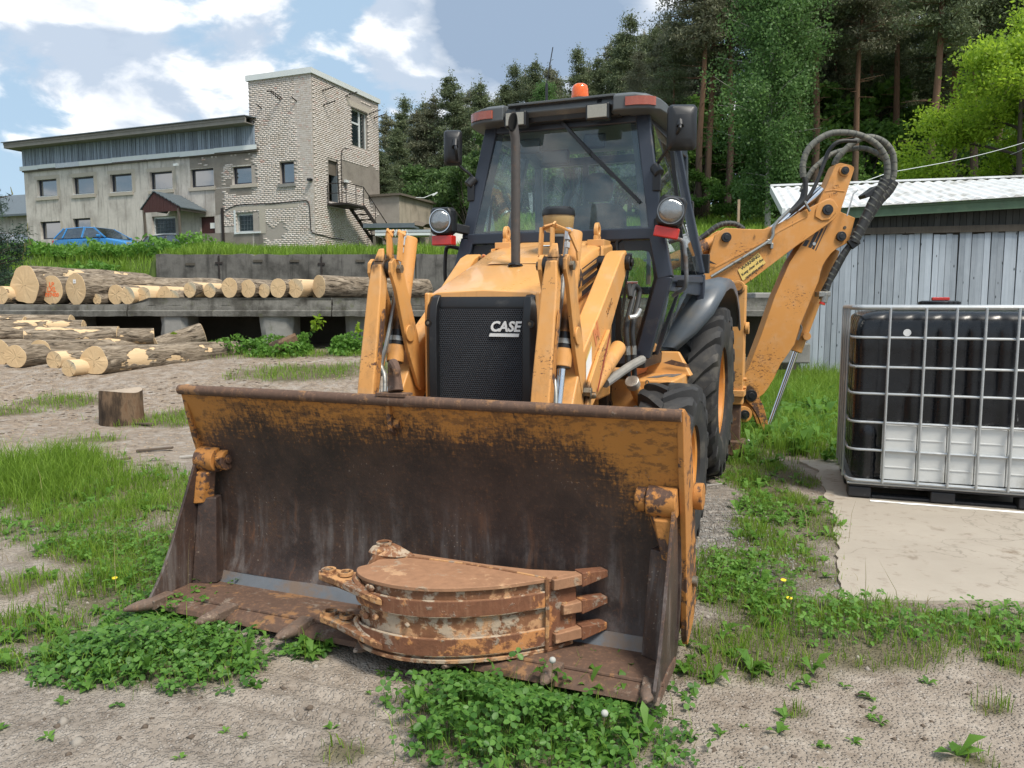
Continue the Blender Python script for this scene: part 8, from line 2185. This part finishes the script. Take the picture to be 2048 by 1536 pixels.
def stump_mats():
    m, nt, b = newmat('stump_side'); v = oc(nt)
    n = noise_(nt, mapv(nt, v, scale=(7, 7, 2.2)), 1.0, 6, 0.65); n2 = noise_(nt, mapv(nt, v, scale=(60, 60, 5)), 1.0, 4, 0.6)
    c = ramp(nt, n, [(.36, (.018, .014, .011)), (.47, (.065, .045, .030)), (.56, (.19, .128, .080)), (.70, (.13, .068, .036))])
    c = mixc(nt, mth(nt, 'MULTIPLY', n2, .4), c, (.10, .07, .05))
    setb(nt, b, col=c, rough=.9, spec=.2, normal=bump(nt, n2, .6, .01)); M['stumpside'] = m
    M['cut_grey'] = simple('grey_cut_top', (.36, .29, .22), .9, 0, .25, 14, bmp=.4, dirt=(.20, .15, .11), dirt_t=.58)
stump_mats()
logs()


# ---------------------------------------------------------------- parked cars
def car(name, x, y, z, rz, mat, label, estate=True):
    t = empty(name, (x, y, z), rz, label, 'car')
    S = [(-2.12, .70, .62, .40), (-2.08, .78, .86, .34), (-1.6, .83, .92, .26), (-.6, .85, .92, .24), (.55, .85, .92, .24), (.95, .84, .91, .25), (1.55, .80, .80, .28), (2.0, .72, .70, .34), (2.15, .60, .58, .40)]
    mb = MB(); rings = []
    for xx, w, zt, zb in S: rings.append([(xx, -w * .96, zb), (xx, -w, (zb + zt) / 2), (xx, -w * .97, zt - .04), (xx, -w * .88, zt), (xx, w * .88, zt), (xx, w * .97, zt - .04), (xx, w, (zb + zt) / 2), (xx, w * .96, zb)])
    body = mb.loft(rings).build('body', mat, t, bevel=.03, smooth=50)
    r0, r1 = (-1.55, -1.98) if estate else (-.95, -1.55)
    roof = [(r0, .57, 1.41), (-.5, .60, 1.45), (.15, .58, 1.42)]; g = MB()
    g.loft([[(xx, -w, zt - .04), (xx, -w * .9, zt), (xx, w * .9, zt), (xx, w, zt - .04)] for xx, w, zt in roof]); g.build('roof', mat, body, bevel=.015, smooth=50)
    def P(q, nm='window', m=M['carglass']): return MB().add(q, [tuple(range(len(q)))]).build(nm, m, body, recalc=False, smooth=0)
    for s in (-1, 1):
        P([(r1 + .12, s * .82, .92), (.92, s * .82, .93), (.15, s * .585, 1.39), (r0 - .02, s * .575, 1.385)])
        for a, b_ in (((.98, .80, .92), (.15, .575, 1.40)), ((-.32, .825, .93), (-.36, .595, 1.41)), ((r1 + .55, .815, .93), (r0 + .18, .575, 1.39)), ((r1 + .02, .78, .92), (r0 - .03, .56, 1.39))):
            MB().beam((a[0], s * a[1], a[2]), (b_[0], s * b_[1], b_[2]), .05, .06, (0, 1, 0)).build('pillar', mat, body)
        MB().cbox((.72, s * .93, .99), (.12, .18, .11)).build('mirror', mat, body, bevel=.03)
        for xx in (-1.30, 1.30):
            w_ = MB().lathe([(.19, -.09), (.29, -.10), (.31, -.06), (.31, .06), (.29, .10), (.19, .09)], (xx, s * .74, .31), (0, 1, 0), 28, True).build('wheel', M['rubber'], t); MB().lathe([(.001, .085), (.19, .08)], (xx, s * .74, .31), (0, s, 0), 20).build('rim', M['galv'], w_)
        MB().cbox((-2.06, s * .64, .76), (.10, .26, .18)).build('tail_light', M['lens_red'], body, bevel=.02)
        MB().cbox((2.03, s * .55, .64), (.12, .26, .12)).build('headlight', M['lens_clear'], body, bevel=.02)
        MB().cbox((-.15, s * .86, .80), (.14, .02, .03)).build('door_handle', mat, body)
    P([(1.0, -.74, .93), (1.0, .74, .93), (.17, .54, 1.41), (.17, -.54, 1.41)], 'windscreen'); P([(r1, -.70, .92), (r1, .70, .92), (r0 - .04, .52, 1.39), (r0 - .04, -.52, 1.39)], 'rear_window')
    MB().box((-1.3, -.5, .85), (-.9, .5, 1.15)).box((-.2, -.6, .8), (.0, -.15, 1.2)).box((-.2, .15, .8), (0, .6, 1.2)).build('seats', M['seat'], body, bevel=.05)
    return t
ch_ = lambda x, y: float(upper_h(x, y))
car('parked_car', -18.9, 36.0, 3.52, radians(-17), M['carblue'], 'bright blue estate car parked behind the grassy bank by the workshop')
car('parked_car', -21.6, 33.5, 3.08, radians(-20), M['cargrey'], 'dark grey car parked left of the blue estate car, behind the young pine', False)
car('parked_car', -16.9, 39.8, 3.52, radians(-22), M['cardark'], 'dark car mostly hidden behind the blue estate, nearest the workshop door', True)


# ---------------------------------------------------------------- small things around the yard
def oddments():
    t = empty('metal_profile_stack', (-4.9, 36.0, 4.22), radians(-6), 'stack of long galvanised metal profiles on bearers in front of the annex', 'metal stack')
    for k in range(5):
        for j in range(2 if k < 4 else 1):
            MB().box((-1.3 + .25 * (k % 2), -.5 + .22 * k, .35 + .14 * j), (1.25 + .1 * k, -.34 + .22 * k, .46 + .14 * j)).build('profile', M['galv'] if (k + j) % 2 else M['white_trim'], t, smooth=0)
    MB().box((-1.9, -.3, .72), (.5, .6, .80)).box((-1.9, -.34, .72), (.5, -.30, .92)).build('channel', M['slate'], t, smooth=0)
    mb = MB()
    for k in range(7): mb.tube(spline([(-.75 + .14 * k, -.6, .28), (-.71 + .14 * k, -.62, .45), (-.68 + .14 * k, -.6, .60), (-.62 + .14 * k, -.58, .45), (-.60 + .14 * k, -.6, .30)], 4), .02, 6)
    mb.build('curled_edge', M['white_trim'], t)
    for x in (-1.4, .0, 1.2): MB().box((x, -.5, -.3), (x + .12, .7, .34)).build('bearer', M['plank_brown'], t, smooth=0)
    t = empty('tarpaulin_heap', (-2.55, 37.5, 4.1), 0, 'pale tarpaulin covered heap right of the annex beside the cab pillar', 'tarpaulin')
    rings = []; n = 26
    for i in range(9):
        f = i / 8; rings.append([((1.5 * (1 - f) ** .6 + .02) * cos(a) * (1 + .2 * mnoise.noise(Vector((cos(a) * 2, sin(a) * 2, f * 3)))), (1.1 * (1 - f) ** .6 + .02) * sin(a), -.3 + 1.35 * f + .14 * mnoise.noise(Vector((cos(a) * 3, sin(a) * 3, f * 4)))) for a in np.linspace(0, 2 * pi, n + 1)[:-1]])
    MB().loft(rings).build('cover', M['sack'], t, smooth=60)
    # line from the digging arm up to the trees
    P = [(3.36, 8.35, 2.60), (4.28, 8.95, 2.93), (9.4, 14.1, 4.40), (13.2, 21.0, 5.4)]; Q = []
    for k in range(3):
        for i in range(12):
            q = i / 12; v = Vector(P[k]).lerp(Vector(P[k + 1]), q); Q.append(v - Vector((0, 0, .05 * sin(pi * q) * (k > 0))))
    o = MB().tube(Q, .0045, 6).build('rope', M['rope'], None); tag(o, 'pale rope stretched from the digging arm past the shed roof to the trees', 'rope')
    # sticks and bark scraps on the dirt
    rs = random.Random(12)
    for k, (x, y, L, a, lab) in enumerate([(-3.55, 7.55, .34, .2, 'dark bark strip on the dirt right of the stump'), (-4.35, 9.0, .3, -.5, 'curled bark scrap against the foot of the stump'), (-2.95, 7.2, .38, .35, 'pale stick on the dirt beside the left bucket corner'), (-3.6, 6.95, .2, .6, 'broken bark piece on the gravel left of the bucket'), (1.45, 5.9, .42, .25, 'thin dry twig lying by the rear wheel')]):
        z = float(yard_h(x, y)) + .012; d = Vector((cos(a), sin(a), 0)) * L / 2
        o = MB().beam(Vector((x, y, z)) - d, Vector((x, y, z + .02)) + d, .05 if k != 4 else .012, .02 if k != 4 else .012).build('bark_scrap' if k in (0, 1, 3) else 'stick', M['barkbit'] if k in (0, 1, 3) else M['plank_grey'], None, bevel=.004)
        tag(o, lab, 'bark' if k in (0, 1, 3) else 'stick')
    o = MB().box((8.12, 28.2, 3.0), (8.20, 28.28, 5.2)).build('survey_post', M['chip'], None, smooth=0); tag(o, 'thin bare wooden post standing on the bank behind the cab', 'post')
oddments()
# ---------------------------------------------------------------- ground cover
rgs = np.random.default_rng(77)
def blades(P, h, w, lean=.35):
    """bent grass blades: 3 triangles each"""
    n = len(P); a = rgs.uniform(0, 2 * pi, n); wx, wy = np.cos(a) * w / 2, np.sin(a) * w / 2
    b = rgs.uniform(0, 2 * pi, n); l = lean * h * rgs.uniform(.15, 1.4, n); lx, ly = np.cos(b) * l, np.sin(b) * l
    z0 = P[:, 2] - .012
    V = np.empty((n, 5, 3))
    V[:, 0] = np.stack([P[:, 0] - wx, P[:, 1] - wy, z0], 1); V[:, 1] = np.stack([P[:, 0] + wx, P[:, 1] + wy, z0], 1)
    mx, my, mz = P[:, 0] + lx * .32, P[:, 1] + ly * .32, P[:, 2] + h * .58
    V[:, 2] = np.stack([mx - wx * .8, my - wy * .8, mz], 1); V[:, 3] = np.stack([mx + wx * .8, my + wy * .8, mz], 1)
    V[:, 4] = np.stack([P[:, 0] + lx, P[:, 1] + ly, P[:, 2] + h * rgs.uniform(.82, 1.0, n)], 1)
    F = (np.arange(n)[:, None, None] * 5 + np.array([[0, 1, 3], [0, 3, 2], [2, 3, 4]])[None]).reshape(-1, 3)
    return V.reshape(-1, 3), F


def scatter(n, x0, x1, y0, y1, dfn, hfn):
    x = rgs.uniform(x0, x1, n); y = rgs.uniform(y0, y1, n); d = dfn(x, y); k = rgs.random(n) < d
    x, y, d = x[k], y[k], d[k]; return np.stack([x, y, hfn(x, y)], 1), d


def stuff(name, V, F, mat, smooth=False):
    o = link(name, mesh_np(name, V, F, mat, smooth)); o['kind'] = 'stuff'; return o


def clump(P, s):     # multiply tufts
    return fbm(P[:, 0], P[:, 1], s, 2)

# near grass
P, d = scatter(230000, -4.9, 2.9, 2.1, 9.0, lambda x, y: dens(PATCH_GRASS, x, y) * pad_clear(x, y) * np.clip(.15 + 1.7 * (fbm(x, y, 4.5, 2) - .25), 0, 1), yard_h)
tall = np.exp(-(((P[:, 0] + 3.95) / .75) ** 2 + ((P[:, 1] - 6.1) / .9) ** 2))
h = (rgs.uniform(.03, .11, len(P)) * (.5 + .7 * d) + tall * rgs.uniform(.10, .34, len(P))) * (.6 + .8 * clump(P, 3)); h *= np.where(P[:, 0] > .6, .85, 1)
V, F = blades(P, h, rgs.uniform(.0025, .0055, len(P)) * (1 + .5 * tall), .55); stuff('grass', V, F, M['grass'])
P, d = scatter(26000, -4.9, 2.9, 2.1, 9.0, lambda x, y: dens(PATCH_GRASS + PATCH_CLOVER, x, y, .8) * pad_clear(x, y) * .7, yard_h)
V, F = blades(P, rgs.uniform(.02, .07, len(P)), rgs.uniform(.002, .004, len(P)), 1.3); stuff('dry_grass', V, F, M['grass_dry'])
# seed stalks
P, d = scatter(14000, -2.4, 1.2, 2.1, 3.6, lambda x, y: dens(PATCH_CLOVER[:6], x, y, .7) * .8, yard_h)
V, F = blades(P, rgs.uniform(.03, .13, len(P)), rgs.uniform(.002, .004, len(P)), .8); stuff('clover_grass', V, F, M['grass'])
P, d = scatter(260, -4.6, 2.2, 2.3, 7.0, lambda x, y: dens(PATCH_GRASS + PATCH_CLOVER, x, y) * .9, yard_h)
V, F = blades(P, rgs.uniform(.18, .42, len(P)), np.full(len(P), .003), .3); stuff('grass_stalks', V, F, M['grass_dry'])
# yard patches further back and beside the shed
P, d = scatter(90000, -8, 4.5, 7.6, 13.6, lambda x, y: dens(PATCH_FAR, x, y) * np.clip(.2 + 1.6 * (fbm(x, y, 3, 2) - .25), 0, 1), yard_h)
V, F = blades(P, rgs.uniform(.03, .12, len(P)), rgs.uniform(.004, .010, len(P)), .6); stuff('yard_grass', V, F, M['grass'])
P, d = scatter(120000, 1.7, 8.5, 6.9, 15.6, lambda x, y: dens(PATCH_SHED, x, y, .6) * pad_clear(x, y) * np.clip(.35 + 1.5 * (fbm(x, y, 2.2, 2) - .2), 0, 1), yard_h)
V, F = blades(P, rgs.uniform(.06, .30, len(P)) * (.5 + .9 * clump(P, 1.3)) * (1 + .5 * (P[:, 1] > 10)), rgs.uniform(.004, .010, len(P)), .55); stuff('shed_grass', V, F, M['grass'])
# bank grass
def bank_d(x, y): return np.where((y < 19.2) & (x > -9) & (x < -.6), 0, .35 + .65 * sm(fbm(x, y, .7, 3), .35, .6))
P, d = scatter(150000, -26, 14, 18.3, 29, bank_d, upper_h)
V, F = blades(P, rgs.uniform(.08, .34, len(P)) * (.45 + 1.1 * clump(P, .9)), rgs.uniform(.010, .026, len(P)), .5); stuff('bank_grass', V, F, M['grass'])
P, d = scatter(70000, -26, 24, 29, 46, lambda x, y: np.full_like(x, .8), upper_h)
V, F = blades(P, rgs.uniform(.12, .55, len(P)) * (.5 + clump(P, .6)), rgs.uniform(.03, .06, len(P)), .45); stuff('far_grass', V, F, M['grass'])
P, d = scatter(9000, -9, 5, 17.2, 19.0, lambda x, y: np.full_like(x, .7), lambda x, y: np.full_like(x, 1.44))
V, F = blades(P, rgs.uniform(.06, .28, len(P)), rgs.uniform(.008, .018, len(P)), .5); stuff('platform_grass', V, F, M['grass'])


def trefoils(P, R, h):
    """three folded leaflets on a stalk"""
    n = len(P); nz = rgs.normal(size=(n, 3)) * np.array([.38, .38, .12]) + np.array([0, -.12, 1]); nz /= np.linalg.norm(nz, axis=1, keepdims=True)
    a = rgs.uniform(0, 2 * pi, n); t = np.stack([np.cos(a), np.sin(a), np.zeros(n)], 1); t -= nz * (nz * t).sum(1, keepdims=True); t /= np.linalg.norm(t, axis=1, keepdims=True); b = np.cross(nz, t)
    c = P + np.stack([rgs.normal(0, .012, n), rgs.normal(0, .012, n), h], 1); Vs = []; Fs = []; base = 0
    for k in range(3):
        q = 2 * pi * k / 3 + rgs.normal(0, .12, n); d = t * np.cos(q)[:, None] + b * np.sin(q)[:, None]; s = np.cross(nz, d); r = (R * rgs.uniform(.85, 1.1, n))[:, None]; dr = -nz * r * rgs.uniform(.0, .45, n)[:, None]; f = nz * r * rgs.uniform(.06, .22, n)[:, None]
        pts = [c, c + d * r * .55 + dr * .35, c + d * r * 1.18 + dr, c + d * r * .45 + s * r * .40 + f + dr * .3, c + d * r * .95 + s * r * .40 + f * .9 + dr * .75, c + d * r * .45 - s * r * .40 + f + dr * .3, c + d * r * .95 - s * r * .40 + f * .9 + dr * .75]
        Vs.append(np.stack(pts, 1).reshape(-1, 3)); Fs.append((np.arange(n)[:, None, None] * 7 + np.array([[0, 1, 3], [1, 4, 3], [1, 2, 4], [0, 5, 1], [5, 6, 1], [1, 6, 2]])[None]).reshape(-1, 3) + base); base += 7 * n
    w = .0016; Vs.append(np.stack([P - np.array([w, 0, .01]), P + np.array([w, 0, -.01]), c], 1).reshape(-1, 3)); Fs.append(np.arange(3 * n).reshape(n, 3) + base)
    return np.concatenate(Vs), np.concatenate(Fs)

def clover_h(x, y):
    return np.maximum.reduce([np.exp(-(((x - a) / (rx * .95)) ** 2 + ((y - b) / (ry * .95)) ** 2)) * m for a, b, rx, ry, m in ((-1.40, 2.98, .36, .22, .10), (.02, 2.56, .42, .27, .17), (.24, 2.88, .32, .13, .13), (-1.7, 2.98, .18, .17, .05))])
P, d = scatter(30000, -2.2, .95, 2.1, 3.7, lambda x, y: dens(PATCH_CLOVER[:6] + PATCH_CLOVER[9:10], x, y, .85) * .62 * np.where((y > 3.12 + (x + .5) * -.39) & (x > -1.2), .12, 1), yard_h)
h = (.02 + clover_h(P[:, 0], P[:, 1])) * rgs.uniform(.2, 1.25, len(P)) * (.55 + .9 * fbm(P[:, 0], P[:, 1], 6, 2)); fr_ = 3.009 - .401 * (P[:, 0] + .5675) - P[:, 1]; h = np.where(rgs.random(len(P)) < .02, h, np.minimum(h, .025 + .36 * np.clip(fr_, 0, 1)))
V, F = trefoils(P, rgs.uniform(.010, .027, len(P)), h); stuff('clover', V, F, M['clover'])
P, d = scatter(26000, -2.9, 2.7, 2.2, 5.9, lambda x, y: dens(PATCH_CLOVER[6:], x, y, .5) * .75 * pad_clear(x, y), yard_h)
V, F = trefoils(P, rgs.uniform(.010, .023, len(P)), rgs.uniform(.01, .10, len(P))); stuff('low_clover', V, F, M['weed'])


def rosettes(P, R, mat, name, up=.5):
    """broad-leaved weeds: a few curved leaves per plant"""
    Vs = []; Fs = []; base = 0; n = len(P)
    for k in range(7):
        a = rgs.uniform(0, 2 * pi, n); L = R * rgs.uniform(.5, 1.1, n); w = L * rgs.uniform(.16, .30, n); e = rgs.uniform(.15, up + .3, n)
        d = np.stack([np.cos(a), np.sin(a), np.zeros(n)], 1); s = np.stack([-np.sin(a), np.cos(a), np.zeros(n)], 1)
        m = P + d * (L * .5)[:, None] + np.array([0, 0, 1]) * (L * e)[:, None]; tp = P + d * L[:, None] + np.array([0, 0, 1]) * (L * e * rgs.uniform(.5, 1.3, n))[:, None]
        pts = [P, m - s * w[:, None] + np.array([0, 0, .15]) * w[:, None], m, m + s * w[:, None] + np.array([0, 0, .15]) * w[:, None], tp]
        Vs.append(np.stack(pts, 1).reshape(-1, 3)); Fs.append((np.arange(n)[:, None, None] * 5 + np.array([[0, 2, 1], [0, 3, 2], [1, 2, 4], [2, 3, 4]])[None]).reshape(-1, 3) + base); base += 5 * n
    return stuff(name, np.concatenate(Vs), np.concatenate(Fs), mat)
P, d = scatter(9000, -3.8, 2.4, 2.2, 7.6, lambda x, y: dens(PATCH_GRASS + PATCH_CLOVER, x, y, .7) * pad_clear(x, y) * .45 * (fbm(x, y, 2.2, 2) > .45), yard_h)
rosettes(P, rgs.uniform(.03, .085, len(P)), M['weed'], 'low_weeds')
P, d = scatter(2600, -2.6, 2.3, 2.05, 4.6, lambda x, y: .22 * sm(fbm(x + 2, y + 4, 2.4, 3), .50, .66) * pad_clear(x, y), yard_h)
rosettes(P, rgs.uniform(.012, .05, len(P)), M['weed'], 'sparse_weeds', .3)
P, d = scatter(3000, -2.2, .95, 2.1, 3.5, lambda x, y: dens(PATCH_CLOVER[:6], x, y, .8) * .16, yard_h)
P[:, 2] += rgs.uniform(0, .05, len(P)); rosettes(P, rgs.uniform(.03, .075, len(P)), M['weed'], 'clover_weeds', .9)
P, d = scatter(2600, 1.9, 5.2, 6.8, 13.5, lambda x, y: dens(PATCH_SHED, x, y, .7) * .5, yard_h)
rosettes(P, rgs.uniform(.08, .22, len(P)), M['weed'], 'shed_weeds', .8)

# leafy weeds under the platform edge
def weed_mass(name, spots, leaf, n, mat):
    Ps = []
    for x, y, z, rx, ry, hz in spots:
        m = int(n * rx * hz * 4); g = rgs.random((m, 3)); Ps.append(np.stack([x + (g[:, 0] - .5) * 2 * rx, y + (g[:, 1] - .5) * 2 * ry, z + hz * g[:, 2] * (1 - .7 * np.abs(g[:, 0] - .5) * 2)], 1))
    P = np.concatenate(Ps); k = fbm(P[:, 0] * 1.0, P[:, 2] + P[:, 1] * .5, 2.5, 2) > .42; P = P[k]
    V, F = leaf_quads(P, leaf, rgs, .55, -.3); return stuff(name, V, F, mat)
g0 = lambda x, y: float(yard_h(x, y)) - .02
weed_mass('platform_weeds', [(x, y, g0(x, y), rx, .22, hz) for x, y, rx, hz in ((-4.7, 13.05, .75, .34), (-4.1, 13.2, .8, .34), (-3.4, 13.1, .7, .42), (-3.6, 12.85, .9, .26), (-2.7, 13.15, .8, .40), (-2.2, 13.2, .9, .33), (-1.5, 13.1, .9, .40), (-.6, 13.1, .9, .36), (.4, 13.1, 1.2, .36), (-5.6, 13.25, .35, .28), (-6.6, 13.3, .2, .22), (-7.4, 13.3, .3, .18))], .075, 1300, M['weed'])
weed_mass('platform_shoots', [(-5.45, 12.9, .95, .22, .08, .22), (-3.3, 13.2, 1.0, .12, .08, .34), (-2.55, 13.2, .95, .12, .08, .3)], .10, 420, M['oakleaf'])
weed_mass('bank_shrubbery', [(x, y, float(upper_h(x, y)), rx, .5, hz) for x, y, rx, hz in ((-13.6, 22.2, 1.3, .42), (-11.9, 22.0, 1.0, .55), (-10.2, 22.2, 1.1, .62), (-9.3, 23.0, 1.0, .6), (-11.2, 20.8, 1.0, .4), (-12.8, 20.4, .9, .35), (-14.6, 21.5, 1, .4))], .13, 620, M['weed'])

# pebbles, chips, bark crumbs
def rocks(P, s, name, mat, flat=.6):
    n = len(P); o = np.array([[1, 0, 0], [-1, 0, 0], [0, 1, 0], [0, -1, 0], [0, 0, 1], [0, 0, -1]], float)
    a = rgs.uniform(0, 2 * pi, n); c, si = np.cos(a), np.sin(a); j = o[None] * rgs.uniform(.6, 1.25, (n, 6, 1)) * np.array([1, .75, flat]) * s[:, None, None]
    V = np.empty((n, 6, 3)); V[:, :, 0] = j[:, :, 0] * c[:, None] - j[:, :, 1] * si[:, None]; V[:, :, 1] = j[:, :, 0] * si[:, None] + j[:, :, 1] * c[:, None]; V[:, :, 2] = j[:, :, 2]
    V += P[:, None, :]
    F = (np.arange(n)[:, None, None] * 6 + np.array([[0, 2, 4], [2, 1, 4], [1, 3, 4], [3, 0, 4], [2, 0, 5], [1, 2, 5], [3, 1, 5], [0, 3, 5]])[None]).reshape(-1, 3)
    return stuff(name, V.reshape(-1, 3), F, mat)
P, d = scatter(16000, -3.6, 2.6, 2.05, 6.8, lambda x, y: np.clip(.25 + .9 * (fbm(x, y, 1.4, 3) - .35) * 2, .05, 1) * pad_clear(x, y), yard_h)
rocks(P, rgs.uniform(.0025, .007, len(P)) * np.where(rgs.random(len(P)) < .05, rgs.uniform(1.8, 4, len(P)), 1), 'gravel', M['stone'])
P, d = scatter(900, -3.6, 2.6, 2.05, 7.5, lambda x, y: .5 * pad_clear(x, y), yard_h)
rocks(P, rgs.uniform(.007, .02, len(P)) * np.where(rgs.random(len(P)) < .06, 1.8, 1), 'loose_stones', M['stone'], .7)
P, d = scatter(900, -2.6, 2.4, 2.05, 4.2, lambda x, y: .55 * sm(fbm(x + 9, y, 1.6, 3), .45, .6) * pad_clear(x, y), yard_h)
rocks(P, rgs.uniform(.005, .022, len(P)), 'soil_crumbs', M['barkbit'], .5)
P, d = scatter(9000, .85, 1.75, 3.7, 6.4, lambda x, y: np.exp(-(((x - 1.25) / .4) ** 2 + ((y - 4.8) / .9) ** 2)), yard_h)
rocks(P, rgs.uniform(.004, .011, len(P)), 'track_gravel', M['stonegrey'] if 'stonegrey' in M else M['stone'])
P, d = scatter(9000, -9, 1.5, 5.8, 13.4, lambda x, y: .75 * sm(fbm(x, y, .9, 3), .36, .62), yard_h)
rocks(P, rgs.uniform(.008, .028, len(P)), 'wood_chips', M['chip'], .25)
P, d = scatter(2600, -9, 1.5, 5.8, 13.4, lambda x, y: .8 * sm(fbm(x + 5, y, .9, 3), .42, .62), yard_h)
rocks(P, rgs.uniform(.014, .05, len(P)), 'bark_crumbs', M['barkbit'], .25)
P, d = scatter(500, -9, 5, 13.6, 17.5, lambda x, y: np.full_like(x, .6), lambda x, y: np.full_like(x, 1.455))
rocks(P, rgs.uniform(.02, .07, len(P)), 'platform_bark', M['barkbit'], .25)
# a few flowers and seed heads
for k, (x, y, hh) in enumerate([(-2.0, 3.75, .05), (1.36, 3.75, .06), (1.3, 3.5, .07)]):
    z = float(yard_h(x, y)); t = empty('dandelion', (x, y, z), 0, ('yellow flower on the gravel left of the bucket', 'yellow flower in the weeds right of the bucket', 'second yellow flower, nearer, right of the bucket')[k], 'flower')
    MB().tube([(0, 0, 0), (.004, 0, hh)], .0015, 5).build('stem', M['weed'], t); MB().lathe([(.001, 0), (.012, .003), (.014, .006), (.001, .008)], (.004, 0, hh), (0, -.2, 1), 14).build('flower_head', M['yellow_flower'], t)
for k, (x, y, hh) in enumerate([(.30, 2.42, .10), (.14, 2.66, .17), (2.28, 7.35, .12)]):
    z = float(yard_h(x, y)); t = empty('dandelion_clock', (x, y, z), 0, ('white dandelion seed head low at the front of the big clover patch', 'white seed head on a stalk rising from the clover', 'white seed head in the weeds behind the rear wheel')[k], 'flower')
    MB().tube([(0, 0, 0), (.006, 0, hh)], .0016, 5).build('stem', M['grass_dry'], t); MB().lathe([(.012 * sin(a) + .0005, -.012 * cos(a)) for a in np.linspace(0, pi, 9)], (.006, 0, hh), (0, 0, 1), 16).build('seed_head', M['white_fluff'], t)
